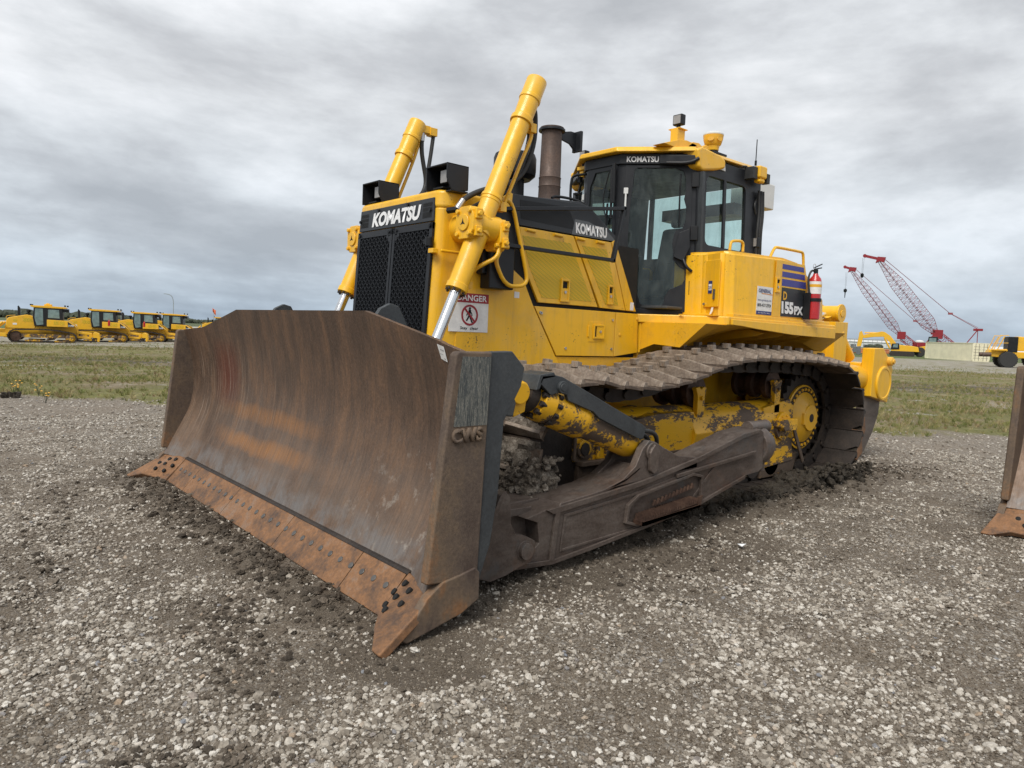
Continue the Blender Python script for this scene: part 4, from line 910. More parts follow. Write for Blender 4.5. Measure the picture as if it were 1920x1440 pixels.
mb = B(); mb.box(-3.20, -3.585, .623, .626, 1.494, 1.795)
dg_ = part(mb, 'danger_sign', 'sticker')
mb = B(); mb.box(-3.20, -3.585, .6262, .6275, 1.722, 1.795); dr = sub(mb, 'red_header', 'danger_red', dg_)
text('DANGER', 'danger_word', (-3.27, .628, 1.735), (-1, 0, 0), (0, 0, 1), .295, .048, 'white', dr, .02, .001)
mb = B(); mb.add([(-3.215, .6285, 1.738), (-3.262, .6285, 1.738), (-3.238, .6285, 1.782)], [(0, 1, 2)]); sub(mb, 'warning_triangle', 'white', dr)
cxs, czs = -3.40, 1.625
mb = B(); nC = 40; pc = lambda r: [(cxs+r*math.cos(2*math.pi*k/nC), .6265, czs+r*math.sin(2*math.pi*k/nC)) for k in range(nC)]
mb.ring(pc(.082), pc(.066), (0, .0015, 0)); c45 = Vector((-.7071, 0, -.7071)); p45 = Vector((.7071, 0, -.7071)); cc_ = Vector((cxs, .6285, czs))
mb.add([cc_+c45*a*.068+p45*b_*.008 for a, b_ in ((-1, -1), (1, -1), (1, 1), (-1, 1))], [(0, 1, 2, 3)])
sub(mb, 'prohibition_ring', 'danger_red', dg_)
mb = B()
mb.lathe((cxs, .6267, czs+.052), (0, 1, 0), [(0, .011), (.0006, .011)], 12)
def strip(pts, w): 
    for a, b_ in zip(pts, pts[1:]):
        a, b_ = Vector((cxs+a[0], .6272, czs+a[1])), Vector((cxs+b_[0], .6272, czs+b_[1])); d_ = (b_-a).normalized(); q = Vector((-d_.z, 0, d_.x))*w
        mb.add([a-q, b_-q, b_+q, a+q], [(0, 1, 2, 3)])
strip([(0, .042), (.004, .0)], .012); strip([(0, .03), (.024, .01), (.03, -.004)], .005); strip([(-.002, .035), (-.020, .012), (-.022, -.006)], .005); strip([(.004, .0), (.018, -.028), (.032, -.045)], .007); strip([(.002, .0), (-.012, -.03), (-.024, -.056), (-.034, -.056)], .007)
sub(mb, 'pictogram', 'black', dg_)
text('Stay  clear', 'stay_clear_words', (-3.31, .628, 1.506), (-1, 0, 0), (0, 0, 1), .18, .030, 'black', dg_, .012, .0005)
mb = B(); mb.box(-3.855, -3.91, .6225, .6245, 1.79, 1.84); part(mb, 'small_sticker', 'sticker'); mb = B(); mb.box(-5.33, -5.38, .6255, .6275, 1.765, 1.84); part(mb, 'small_sticker', 'sticker')

# hood top, sloping rear fairing
mb = B(); mb.prism([(-3.45, 2.35), (-3.45, 2.585), (-3.75, 2.62), (-4.62, 2.69), (-4.76, 2.66), (-5.2, 2.40), (-5.2, 2.3)], 1, -.585, .585)
hood = part(mb, 'hood', 'hood_grey', bevel=.012)
mb = B(); mb.tube([(-4.35, .5, 2.69), (-4.4, .5, 2.715), (-4.7, .5, 2.72), (-4.85, .5, 2.66)], .012); sub(mb, 'hood_handle', 'black', hood)
mb = B(); mb.box(-3.62, -3.82, .40, .60, 2.615, 2.63); sub(mb, 'warning_label', 'letter_yellow', hood)
# exhaust
ex, ey = -4.60, .20
mb = B(); mb.lathe((ex, ey, 2.66), (0, 0, 1), [(0, .12), (.03, .11), (.06, .104), (.19, .101), (.20, .105), (.21, .101), (.27, .101), (.28, .105), (.29, .098), (.66, .093), (.70, .094), (.70, .108), (.735, .110), (.74, .093), (.66, .085)], 28)
exh = part(mb, 'exhaust_pipe', 'exhaust')
mb = B(); mb.ring([(ex+.124*math.cos(t), ey+.124*math.sin(t), 3.36) for t in [i*math.pi/10 for i in range(20)]], [(ex+.10*math.cos(t), ey+.10*math.sin(t), 3.36) for t in [i*math.pi/10 for i in range(20)]], (0, 0, .022))
mb.prism([(-4.69, 3.38), (-4.85, 3.42), (-4.94, 3.42), (-4.94, 3.26), (-4.91, 3.25), (-4.84, 3.30), (-4.72, 3.32)], 1, ey-.02, ey+.0); mb.box(-4.92, -4.95, ey-.05, ey+.06, 3.24, 3.43)
sub(mb, 'rain_flap', 'cab_black', exh, bevel=.004)
mb = B(); mb.lathe((-4.51, -.20, 2.60), (0, 0, 1), [(0, .10), (.36, .095), (.36, .155), (.40, .20), (.44, .205), (.56, .205), (.60, .19), (.62, .10)], 32); part(mb, 'air_precleaner', 'black')
# black post and swing-out rail at the near side of the hood, far side too
for s in (1, -1):
    mb = B(); mb.box(-3.49, -3.74, s*.625, s*.745, 1.84, 2.47); mb.prism([(-3.45, 1.98), (-3.60, 2.06), (-3.60, 1.90)], 1, s*.63, s*.70)
    mb.box(-3.45, -3.52, s*.62, s*.70, 1.95, 2.20); ps = part(mb, 'hose_cover', 'cab_black', bevel=.01)
    mb = B(); Y_ = s*.76
    cor = [(-3.52, 2.45), (-5.01, 2.665), (-4.895, 2.19), (-3.60, 2.185)]
    P = [Vector((x, Y_, z)) for x, z in cor]
    for a, b_ in ((0, 1), (1, 2), (2, 3)): 
        e = (P[b_]-P[a]).normalized()*.018; mb.bar(P[a]-e, P[b_]+e, .03, .042, up=(0, 1, 0))
    mb.bar((-3.52, s*.70, 2.45), (-3.52, s*.76, 2.45), .04, .04)
    part(mb, 'swing_rail', 'cab_black', bevel=.004)
    mb = B(); Q = [(-3.33, 2.28), (-3.35, 2.40), (-3.43, 2.49), (-3.60, 2.54), (-3.675, 2.50), (-3.74, 2.30), (-3.86, 1.96), (-3.845, 1.90), (-3.78, 1.872), (-3.63, 1.870), (-3.52, 2.04), (-3.545, 2.10), (-3.60, 2.20), (-3.60, 2.24)]
    mb.tube([(x, s*(.77 if i > 1 else .80), z) for i, (x, z) in enumerate(Q)], .017)
    part(mb, 'grab_handle', 'yellow')
    mb = B(); mb.prism([(-3.36, 2.52), (-3.50, 2.56), (-3.73, 2.66), (-3.80, 2.62), (-3.76, 2.10), (-3.40, 2.10)], 1, s*.60, s*.622); part(mb, 'cylinder_bracket_plate', 'yellow', bevel=.006)

# --- blade lift cylinders
for s in (1, -1):
    Y_ = s*.837; T0, T1 = Vector((-3.813, Y_, 3.468)), Vector((-3.10, Y_, 1.785)); d_ = (T1-T0).normalized(); Ltot = (T1-T0).length
    mb = B(); mb.lathe(T0, d_, [(0, .0), (0, .079), (.01, .082), (.155, .082), (.16, .086), (.185, .086), (.19, .079), (.33, .076), (.335, .080), (.36, .080), (.365, .074), (1.05, .074), (1.055, .079), (1.08, .079), (1.085, .075), (1.22, .075), (1.23, .090), (1.35, .093), (1.355, .080), (Ltot-.06, .076), (Ltot-.055, .084), (Ltot-.01, .084), (Ltot, .066)], 32)
    lc = part(mb, 'lift_cylinder', 'yellow', bevel=.002)
    R0 = T1; R1 = Vector((-2.78, Y_, 1.05)); mb = B(); mb.cyl(R0-d_*.05, R1, .040, n=24); sub(mb, 'piston_rod', 'chrome', lc)
    mb = B()
    for k in range(10):
        u = d_.orthogonal().normalized(); w = d_.cross(u); t = 2*math.pi*k/10; c_ = T1 + (u*math.cos(t)+w*math.sin(t))*.068; mb.cyl(c_-d_*.01, c_+d_*.012, .010, n=6)
    sub(mb, 'gland_bolts', 'dark_steel', lc)
    mb = B(); mb.cyl(R1-d_*.06, R1+d_*.06, .07); mb.box(-2.50, -2.86, Y_-.10, Y_-.06, .9, 1.15); mb.box(-2.50, -2.86, Y_+.06, Y_+.10, .9, 1.15); sub(mb, 'rod_eye', 'lug_grey', blade, bevel=.006)
    # trunnion yoke: bearing caps before and behind the barrel, a boss on the guard
    cy0 = T0 + d_*1.345
    mb = B(); mb.cyl((-3.17, Y_, 2.29), (-3.46, Y_, 2.27), .10); mb.cyl((-3.29, s*.60, 2.28), (-3.29, s*.80, 2.28), .11); yk = sub(mb, 'trunnion', 'yellow', lc, bevel=.006)
    for xa, xb, cz in ((-3.155, -3.245, 2.29), (-3.42, -3.50, 2.23)):
        mb = B(); hy, hz = .105, .118
        mb.prism([(Y_-hy*.6, cz-hz), (Y_+hy*.5, cz-hz), (Y_+hy, cz-hz*.5), (Y_+hy, cz+hz*.45), (Y_+hy*.6, cz+hz), (Y_-hy*.5, cz+hz), (Y_-hy, cz+hz*.5), (Y_-hy, cz-hz*.5)], 0, xa, xb)
        mb.cyl((xa+.0, Y_, cz), (xa+.012, Y_, cz), .062)
        for qy, qz in ((.078, .082), (.078, -.082), (-.078, .082), (-.078, -.082)):
            mb.cyl((xa+.02, Y_+qy*.9, cz+qz), (xb-.03, Y_+qy*.9, cz+qz), .020, n=6)
        mb.box(xa-.02, xb+.01, Y_+s*.09, Y_+s*.122, cz+.025, cz+.10); mb.box(xa-.02, xb+.01, Y_+s*.09, Y_+s*.122, cz-.10, cz-.025)
        for zq in (-.062, .062): mb.cyl(((xa+xb)/2, Y_+s*.118, cz+zq), ((xa+xb)/2, Y_+s*.144, cz+zq), .020, n=6)
        sub(mb, 'bearing_cap', 'yellow', yk, bevel=.012)
        if xa > -3.2:
            mb = B()
            for ang_ in (90, 210, 330): t = rad(ang_); mb.add([(xa+.0135, Y_+.010*math.cos(t+1.57), cz+.010*math.sin(t+1.57)), (xa+.0135, Y_+.034*math.cos(t), cz+.034*math.sin(t)), (xa+.0135, Y_-.010*math.cos(t+1.57), cz-.010*math.sin(t+1.57))], [(0, 1, 2)])
            sub(mb, 'cap_slot', 'dark_steel', yk)
    mb = B(); mb.tube([(-3.44, s*.90, 2.15), (-3.42, s*.92, 2.06), (-3.32, s*.86, 2.0), (-3.26, s*.80, 1.94), (-3.25, s*.76, 1.86)], .016); mb.box(-3.30, -3.22, s*.62, s*.78, 1.82, 1.87); sub(mb, 'grease_line', 'yellow', yk)
    # steel line along the barrel
    mb = B(); o1 = Vector((-.098, 0, -.04)); A_ = lambda q, f=1.0: T0+d_*q+o1*f
    mb.lathe(T0+d_*.345, d_, [(0, .089), (.04, .089), (.04, .08)], 24); mb.box((T0+d_*.36).x-.01, (T0+d_*.36).x+.03, Y_-.11, Y_-.08, (T0+d_*.36).z-.015, (T0+d_*.36).z+.015)
    mb.lathe(T0+d_*1.03, d_, [(0, .082), (.025, .085), (.03, .08)], 24)
    if s == 1:
        mb.tube([T0+d_*.40+o1*.5, T0+d_*.38+o1*1.2, T0+d_*.44+o1*1.35, A_(.62, 1.25), A_(1.0, 1.2), A_(1.06, 1.1), A_(1.10, .6)], .015)
        for q in (.36, 1.06): c_ = A_(q, 1.05); mb.box(c_.x-.03, c_.x+.03, Y_-.03, Y_+.03, c_.z-.035, c_.z+.035)
    else:
        mb.box(T0.x-.115, T0.x-.03, Y_-.02, Y_+.05, T0.z-.09, T0.z-.02)
        e_ = Vector((T0.x-.145, Y_+.02, 3.405)); mb.tube([e_, e_+Vector((.05, 0, .01)), Vector((-3.85, Y_, 3.37)), Vector((-3.835, Y_, 3.28)), Vector((-3.76, Y_, 3.06)), Vector((-3.62, Y_, 2.72)), Vector((-3.52, Y_, 2.45))], .016); mb.box(e_.x-.045, e_.x+.035, Y_-.02, Y_+.06, e_.z-.04, e_.z+.035)
    sub(mb, 'steel_line', 'yellow', lc, bevel=.003)
    mb = B()
    if s == 1:
        mb.tube([(-3.19, .72, 2.43), (-3.24, .72, 2.49), (-3.36, .73, 2.56), (-3.50, .74, 2.61), (-3.68, .75, 2.67), (-3.80, .76, 2.79), (-3.875, .77, 3.02), (-3.865, .78, 3.22), (-3.80, .82, 3.28)], .021)
        mb.tube([(-3.32, .70, 2.43), (-3.40, .71, 2.48), (-3.52, .73, 2.53), (-3.66, .74, 2.62), (-3.74, .75, 2.74), (-3.80, .76, 2.92), (-3.80, .80, 3.08), (-3.72, .82, 3.1)], .019)
    else:
        mb.tube([(-3.855, -.82, 3.41), (-3.85, -.82, 3.22), (-3.875, -.82, 3.10), (-3.92, -.82, 2.93), (-3.88, -.80, 2.82), (-3.77, -.75, 2.73), (-3.7, -.6, 2.60)], .021)
        mb.tube([(-3.975, -.81, 3.36), (-3.95, -.81, 3.16), (-3.915, -.81, 2.96), (-3.92, -.80, 2.86), (-3.88, -.78, 2.70)], .019)
    sub(mb, 'hydraulic_hose', 'rubber', lc)
    mb = B()
    if s == 1: mb.cyl((-3.17, .72, 2.40), (-3.225, .72, 2.475), .023)
    else: mb.cyl((-3.858, -.82, 3.43), (-3.853, -.82, 3.30), .025)
    sub(mb, 'hose_fitting', 'zinc', lc)
    if s == 1: mb = B(); mb.cyl((-3.15, .64, 2.395), (-3.175, .73, 2.40), .026, n=6); sub(mb, 'hose_elbow', 'black', lc)

# --- fenders and deck
for s in (1, -1):
    mb = B()
    top = 1.738
    mb.prism([(-5.44, s*.60), (-5.47, s*.625), (-5.84, s*1.385), (-8.0, s*1.385), (-8.35, s*.9), (-8.35, s*.60)], 2, 1.655, top)
    dk = part(mb, 'deck', 'yellow', bevel=.012)
    # hanging lip, deeper towards the rear
    mb = B(); mb.prism([(-5.86, 1.712), (-7.95, 1.700), (-7.95, 1.585), (-7.0, 1.60), (-6.3, 1.635), (-6.0, 1.655), (-5.86, 1.66)], 1, s*1.388, s*1.415); sub(mb, 'fender_lip', 'yellow', dk, bevel=.006)
    mb = B()
    for k in range(28): mb.box(-5.62-.055*k, -5.64-.055*k, s*(.98 if -5.62-.055*k > -5.75 else 1.0), s*1.02, top, top+.008)
    mb.box(-5.75, -5.95, s*1.0, s*1.3, top, top+.006); sub(mb, 'tread_strip', 'yellow2', dk)
    # arched inner fender
    mb = B(); lo = []
    for k in range(13):
        t = k/12; x = lerp(-5.50, -8.3, t); z = 1.40 + .24*math.sin(math.pi*min(1, t*1.05)); lo.append([(x, s*.60, 1.30), (x, s*.61, z-.02), (x, s*.80, z+.05), (x, s*1.10, z+.03+.0*t), (x, s*1.37, 1.655), (x, s*1.37, 1.66), (x, s*.60, 1.66)])
    mb.loft(lo); 
    for x in (-6.5, -6.9, -7.25, -7.6): mb.prism([(s*.60, 1.32), (s*.66, 1.5), (s*.9, 1.60), (s*1.2, 1.64), (s*1.36, 1.60), (s*1.30, 1.575), (s*.95, 1.52), (s*.72, 1.42), (s*.64, 1.3)], 0, x, x-.02)
    sub(mb, 'inner_fender', 'yellow2', dk, bevel=.004)
    mb = B(); mb.prism([(-5.49, 1.655), (-5.60, 1.655), (-5.56, 1.58), (-5.52, 1.40), (-5.50, 1.36)], 1, s*.602, s*.632); sub(mb, 'deck_support', 'yellow', dk, bevel=.004)
    # tank / side body
    mb = B()
    pl = [(-5.955, .90), (-6.0, 1.0), (-5.92, 1.235), (-5.96, 1.31), (-6.02, 1.345), (-6.9, 1.345), (-7.16, 1.343), (-7.45, 1.338), (-7.86, 1.30), (-8.0, 1.2), (-8.0, .62), (-7.45, .62), (-7.16, .62), (-5.98, .62)]
    mb.prism([(x, s*y) for x, y in pl], 2, 1.742, 2.42)
    tk = part(mb, 'side_tank', 'yellow', bevel=0)
    for v in tk.data.vertices:
        if v.co.z > 2:
            f = max(0, (-7.17-v.co.x)/.8); v.co.z = 2.385 - f*.40 + (.02 if abs(v.co.y) < 1.25 and f <= 0 else 0) + (-.035 if v.co.x > -6.03 else 0)
            v.co.y *= .985
    bm = bmesh.new(); bm.from_mesh(tk.data)
    bmesh.ops.bevel(bm, geom=[e for e in bm.edges if len(e.link_faces) == 2 and e.calc_face_angle() > .25 and min(v.co.z for v in e.verts) > 1.76 or (e.calc_face_angle(0) > .25 and abs(e.verts[0].co.z-e.verts[1].co.z) > .3)], offset=.03, segments=3, affect='EDGES'); 
    bm.to_mesh(tk.data); bm.free()
    tk.data.polygons.foreach_set('use_smooth', [True]*len(tk.data.polygons)); tk.data.set_sharp_from_angle(angle=rad(40))
    mb = B(); mb.box(-5.95, -7.9, s*.9, s*1.36, 1.738, 1.768); sub(mb, 'tank_skirt', 'yellow', tk, bevel=.004)
    mb = B(); mb.tube([(-6.07, s*1.20, 2.38), (-6.08, s*1.20, 2.455), (-6.12, s*1.20, 2.475), (-6.26, s*1.20, 2.49), (-6.30, s*1.20, 2.47), (-6.30, s*1.20, 2.39)], .014, smooth=1); sub(mb, 'grab_handle', 'yellow', tk)
    mb = B(); mb.tube([(-6.78, s*1.22, 2.38), (-6.86, s*1.22, 2.49), (-6.92, s*1.22, 2.50), (-7.40, s*1.22, 2.505), (-7.46, s*1.22, 2.50), (-7.48, s*1.22, 2.44), (-7.50, s*1.22, 2.30)], .015, smooth=1); sub(mb, 'grab_handle', 'yellow', tk)
    mb = B(); mb.box(-5.935, -5.945, s*1.01, s*1.215, 1.83, 2.28); 
    fd = sub(mb, 'tank_hatch', 'yellow', tk, bevel=.006)
    for v in fd.data.vertices: v.co.x = -5.982 + (abs(v.co.y)-1.0)*.34 + (.004 if v.co.x > -5.94 else -.01)
    if s == 1:
        X = lambda y: -5.982+(y-1.0)*.34+.008
        def qd(y0_, y1_, z0, z1, o=0): return [(X(y0_)+o, y0_, z0), (X(y1_)+o, y1_, z0), (X(y1_)+o, y1_, z1), (X(y0_)+o, y0_, z1)]
        mb = B(); mb.add(qd(1.065, 1.12, 1.96, 2.08), [(0, 1, 2, 3)]); st = sub(mb, 'blue_sticker', 'navy', fd)
        mb = B(); mb.add(qd(1.07, 1.115, 1.99, 2.05, .001), [(0, 1, 2, 3)]); sub(mb, 'sticker_band', 'white', st); text('DEF', 'sticker_word', (X(1.073)+.002, 1.073, 2.0), (.34, 1, 0), (0, 0, 1), .04, .03, 'navy', st, .01, .001)
        mb = B(); mb.box(X(1.155)-.002, X(1.155)+.012, 1.145, 1.165, 1.90, 2.0); sub(mb, 'hatch_lock', 'bolt', fd, bevel=.003)
        mb = B(); mb.cyl((-5.97, 1.02, 1.86), (-5.955, 1.02, 1.86), .012); sub(mb, 'hatch_screw', 'zinc', fd)
        mb = B(); mb.prism([(1.135, 1.825), (1.155, 1.825), (1.15, 1.79), (1.135, 1.765), (1.115, 1.755), (1.125, 1.79)], 0, X(1.14)+.002, X(1.14)+.004); sub(mb, 'worn_label', 'sticker', tk)
        # plate, stripes, dealer sign
        pn = sheet([(-6.70, 2.345), (-7.28, 2.345), (-7.52, 1.785), (-6.67, 1.775)], 1.3425, 1.3465, s, 'rear_access_door', 'yellow', tk, .002)
        mb = B()
        for z0, z1, xa, xb in ((2.265, 2.315, -6.815, -7.255), (2.185, 2.24, -6.82, -7.285), (2.095, 2.165, -6.825, -7.32)):
            mb.prism([(xa, z0), (xb-.015, z0), (xb, z1), (xa, z1)], 1, 1.3462, 1.3485)
        sub(mb, 'blue_stripes', 'blue', pn)
        sp2 = sheet([(-6.83, 2.08), (-7.325, 2.08), (-7.325, 1.79), (-6.835, 1.785)], 1.3462, 1.3485, s, 'model_plate', 'hood_grey', pn, 0)
        text('D', 'model_letter', (-6.865, 1.350, 1.955), (-1, 0, 0), (.08, 0, 1), .075, .085, 'letter_yellow', sp2, .03, .001)
        text('155', 'model_number', (-6.850, 1.350, 1.815), (-1, 0, 0), (.12, 0, 1), .245, .125, 'white', sp2, .06, .001)
        text('PX', 'model_number', (-7.11, 1.350, 1.815), (-1, 0, 0), (.12, 0, 1), .19, .09, 'white', sp2, .05, .001)
        sg_ = sheet([(-6.37, 2.06), (-6.66, 2.06), (-6.66, 1.79), (-6.37, 1.79)], 1.342, 1.345, s, 'dealer_sign', 'sticker', tk, 0)
        mb = B(); mb.prism([(-6.37, 1.82), (-6.66, 1.82), (-6.66, 1.785), (-6.37, 1.785)], 1, 1.345, 1.3465); sub(mb, 'sign_footer', 'navy', sg_)
        text('GENERAL', 'dealer_name', (-6.395, 1.3465, 2.0), (-1, 0, 0), (.1, 0, 1), .235, .038, 'navy', sg_, .02, .001)
        mb = B(); mb.prism([(-6.45, 1.995), (-6.66, 1.993), (-6.66, 1.985), (-6.45, 1.988)], 1, 1.346, 1.3465); sub(mb, 'sign_swoosh', 'amber', sg_)
        text('www.genequip.com', 'web_address', (-6.385, 1.3465, 1.912), (-1, 0, 0), (0, 0, 1), .255, .026, 'navy', sg_, .0, .001)
        text('800-437-2924', 'phone_number', (-6.385, 1.3465, 1.862), (-1, 0, 0), (0, 0, 1), .255, .032, 'black', sg_, .012, .001)
        text('Sales  Rental  Parts  Service', 'small_words', (-6.40, 1.3475, 1.797), (-1, 0, 0), (0, 0, 1), .23, .012, 'white', sg_, .0, .001)
        mb = B(); mb.ring([(-6.70, 1.347, 2.02), (-6.785, 1.347, 2.02), (-6.785, 1.347, 2.17), (-6.70, 1.347, 2.17)], [(-6.715, 1.347, 2.04), (-6.77, 1.347, 2.04), (-6.77, 1.347, 2.15), (-6.715, 1.347, 2.15)], (0, .012, 0)); mb.box(-6.715, -6.77, 1.347, 1.353, 2.04, 2.11); lt = sub(mb, 'latch', 'yellow', pn, bevel=.002)
        mb = B(); mb.box(-6.72, -6.765, 1.3472, 1.3485, 2.115, 2.148); sub(mb, 'latch_recess', 'hole', lt); mb = B(); mb.cyl((-6.742, 1.352, 2.075), (-6.742, 1.36, 2.075), .012); sub(mb, 'lock', 'zinc', lt)

# --- cab
WX = -5.54
def doorp(s, t, z, o=0.0):       # point on the slanted door plane, t 0..1 from windscreen pillar to hinge pillar
    a, b_ = Vector((-5.54, .22)), Vector((-6.02, .83)); p = a.lerp(b_, t); n = Vector((.61, .48)).normalized(); tp = (z-2.5)*-.035*t
    return (p.x+n.x*o, s*(p.y+n.y*o+tp), z)
def taper(y, z): return y - (z-2.5)*.035
cabp = lambda s: None
mb = B()
mb.prism([(-5.50, -.30), (-5.50, .30), (-6.05, .86), (-7.25, .86), (-7.30, .6), (-7.30, -.6), (-7.25, -.86), (-6.05, -.86)], 2, 1.742, 1.80)
cab = part(mb, 'cab', 'cab_black', bevel=.006)
mb = B(); mb.prism([(-5.52, -.24), (-5.52, .24), (-6.0, .82), (-7.20, .82), (-7.20, -.82), (-6.0, -.82)], 2, 3.235, 3.335); sub(mb, 'roof_frame', 'cab_black', cab, bevel=.006)
mb = B(); mb.prism([(-5.44, -.26), (-5.44, .26), (-5.95, .86), (-7.10, .83), (-7.22, .70), (-7.22, -.70), (-7.10, -.83), (-5.95, -.86)], 2, 3.338, 3.392)
for v_i in range(len(mb.v)): 
    x, y, z = mb.v[v_i]; mb.v[v_i] = (x if z < 3.35 else x*.99-.06, y*(1 if z < 3.35 else .93), z - (x+5.44)*-.02*(-1))
roof = sub(mb, 'roof', 'yellow', cab, bevel=.015)
for s in (1, -1):
    mb = B()      # windscreen pillar, hinge pillar and rear pillar
    mb.loft([[doorp(s, 0, z, .0), doorp(s, .10, z, .012), doorp(s, .10, z, -.05), (WX-.05, s*.17, z), (WX+.004, s*.17, z)] for z in (1.78, 2.5, 3.26)])
    sub(mb, 'front_pillar', 'cab_black', cab, bevel=.006); mb = B()
    mb.loft([[doorp(s, .90, z, -.06), doorp(s, .90, z, .008), doorp(s, 1.0, z, .008), (-6.10, s*taper(.845, z), z), (-6.10, s*taper(.78, z), z)] for z in (1.78, 2.5, 3.26)])
    sub(mb, 'middle_pillar', 'cab_black', cab, bevel=.006); mb = B()
    mb.loft([[(-6.92, s*taper(.845, z), z), (-7.20, s*taper(.845, z), z), (-7.20, s*taper(.74, z), z), (-6.92, s*taper(.79, z), z)] for z in (1.78, 2.5, 3.26)])
    sub(mb, 'rear_pillar', 'cab_black', cab, bevel=.006)
    # side window and frame
    zb, zt = 2.40, 3.23
    o4 = [(-6.10, s*taper(.846, zb), zb), (-6.95, s*taper(.846, zb), zb), (-6.95, s*taper(.846, zt), zt), (-6.10, s*taper(.846, zt), zt)]
    def rc(x0, x1, z0, z1, r, yy, n=3):
        P = []
        for cx_, cz_, a0 in ((x1-r*-1, z0+r, 180), (x0-r, z0+r, 270), (x0-r, z1-r, 0), (x1+r, z1-r, 90)):
            for k in range(n+1): a = rad(a0+90*k/n); P.append((cx_+r*math.cos(a), s*taper(yy, cz_), cz_+r*math.sin(a)))
        return P
    inner = rc(-6.17, -6.90, 2.47, 3.16, .07, .846); outer = []
    for k, p in enumerate(inner):
        q = k//4; outer.append((-6.96 if q in (0, 3) else -6.09, s*taper(.846, 2.2 if q < 2 else 3.24), 2.30 if q < 2 else 3.25))
    mb = B(); mb.ring(outer, inner, (0, -s*.03, 0)); mb.bar((-6.50, s*taper(.84, 2.47), 2.47), (-6.50, s*taper(.84, 3.16), 3.16), .045, .02, up=(0, 1, 0)); mb.box(-6.05, -7.2, s*.80, s*.84, 1.79, 2.32)
    wf = sub(mb, 'side_window', 'cab_black', cab, bevel=.003)
    mb = B(); mb.add([(-6.12, s*taper(.826, 2.44), 2.44), (-6.93, s*taper(.826, 2.44), 2.44), (-6.93, s*taper(.826, 3.19), 3.19), (-6.12, s*taper(.826, 3.19), 3.19)], [(0, 1, 2, 3)]); sub(mb, 'window_pane', 'glass', wf)
    # door with its odd-shaped pane
    inn = [(.20, 3.17), (.235, 3.20), (.72, 3.20), (.83, 3.17), (.865, 3.10), (.865, 2.96), (.85, 2.90), (.88, 2.82), (.875, 2.68), (.84, 2.61), (.75, 2.58), (.72, 2.48), (.74, 2.30), (.80, 2.24), (.885, 2.20), (.885, 2.10), (.86, 2.055), (.70, 2.00), (.645, 1.92), (.635, 1.855), (.60, 1.84), (.37, 1.84), (.34, 1.86), (.17, 2.27), (.155, 2.50), (.165, 2.80)]
    ott = [(.08, 3.23), (.235, 3.23), (.72, 3.23), (.86, 3.23), (.95, 3.23), (.95, 2.96), (.95, 2.90), (.95, 2.82), (.95, 2.68), (.95, 2.61), (.95, 2.58), (.95, 2.48), (.95, 2.30), (.95, 2.24), (.95, 2.20), (.95, 2.10), (.95, 2.055), (.95, 1.95), (.95, 1.90), (.95, 1.78), (.60, 1.78), (.37, 1.78), (.28, 1.78), (.10, 2.27), (.06, 2.50), (.07, 2.80)]
    n_ = Vector((.61, s*.48, 0)).normalized()
    mb = B(); mb.ring([doorp(s, t, z, .012) for t, z in ott], [doorp(s, t, z, .012) for t, z in inn], -n_*.035)
    dr = sub(mb, 'door', 'cab_black', cab, bevel=.003)
    mb = B(); mb.add([doorp(s, t, z, -.002) for t, z in inn], [tuple(range(len(inn)))]); sub(mb, 'door_pane', 'glass', dr)
    mb = B()
    for z in (3.08, 2.56, 2.02): mb = B(); mb.bar(doorp(s, .985, z-.07, .03), doorp(s, .985, z+.07, .03), .07, .03, up=tuple(n_)); sub(mb, 'hinge', 'black', dr, bevel=.004)
    mb = B(); mb.bar(doorp(s, .10, 2.80, .03), doorp(s, .10, 2.95, .03), .018, .02, up=tuple(n_)); mb.bar(doorp(s, .10, 2.94, .028), doorp(s, .10, 3.0, .028), .045, .02, up=tuple(n_)); sub(mb, 'door_handle', 'white_plastic', dr, bevel=.004)
    mb = B(); mb.bar(doorp(s, .10, 2.755, .03), doorp(s, .10, 2.80, .03), .02, .02, up=tuple(n_)); sub(mb, 'handle_tip', 'exhaust', dr)
    mb = B(); mb.loft([[doorp(s, t, z, o_) for t, z in ((.76, 2.44), (.80, 2.56), (.93, 2.60), (.94, 2.42), (.86, 2.28), (.74, 2.32))] for o_ in (.018, .06)]); mb.tube([doorp(s, .86, 2.30, .05), doorp(s, .90, 2.22, .08), doorp(s, .97, 2.18, .06)], .016); sub(mb, 'mirror_mount', 'cab_black', dr, bevel=.006)
    mb = B(); mb.tube([doorp(s, .80, 3.14, .02), doorp(s, .79, 2.95, .03), doorp(s, .80, 2.62, .03)], .008); mb.bar(doorp(s, .795, 3.1, .018), doorp(s, .785, 2.66, .018), .006, .02); sub(mb, 'wiper', 'black', dr)
    # rain rail along the roof edge, ending in a deep corner bracket
    mb = B(); mb.bar(doorp(s, .52, 3.275, .03), doorp(s, .98, 3.27, .05), .06, .085, up=(0, 0, 1)); mb.tube([doorp(s, .60, 3.24, .06), doorp(s, .90, 3.23, .09), doorp(s, 1.02, 3.28, .09)], .018); sub(mb, 'corner_rail', 'cab_black', cab, bevel=.008)
    mb = B(); mb.prism([(-5.93, 3.37), (-6.02, 3.40), (-6.32, 3.375), (-6.42, 3.34), (-6.42, 3.26), (-6.28, 3.22), (-6.02, 3.17), (-5.96, 3.20)], 1, s*.68, s*.875); sub(mb, 'roof_corner', 'yellow', cab, bevel=.025)
    mb = B(); mb.prism([(-6.35, 3.25), (-6.35, 3.35), (-6.46, 3.345), (-6.48, 3.25)], 1, s*.825, s*.832); sub(mb, 'roof_label', 'white_plastic', cab)
    mb = B(); mb.bar((-6.03, s*.885, 2.3), (-6.03, s*.865, 3.16), .035, .05, up=(0, 1, 0)); 
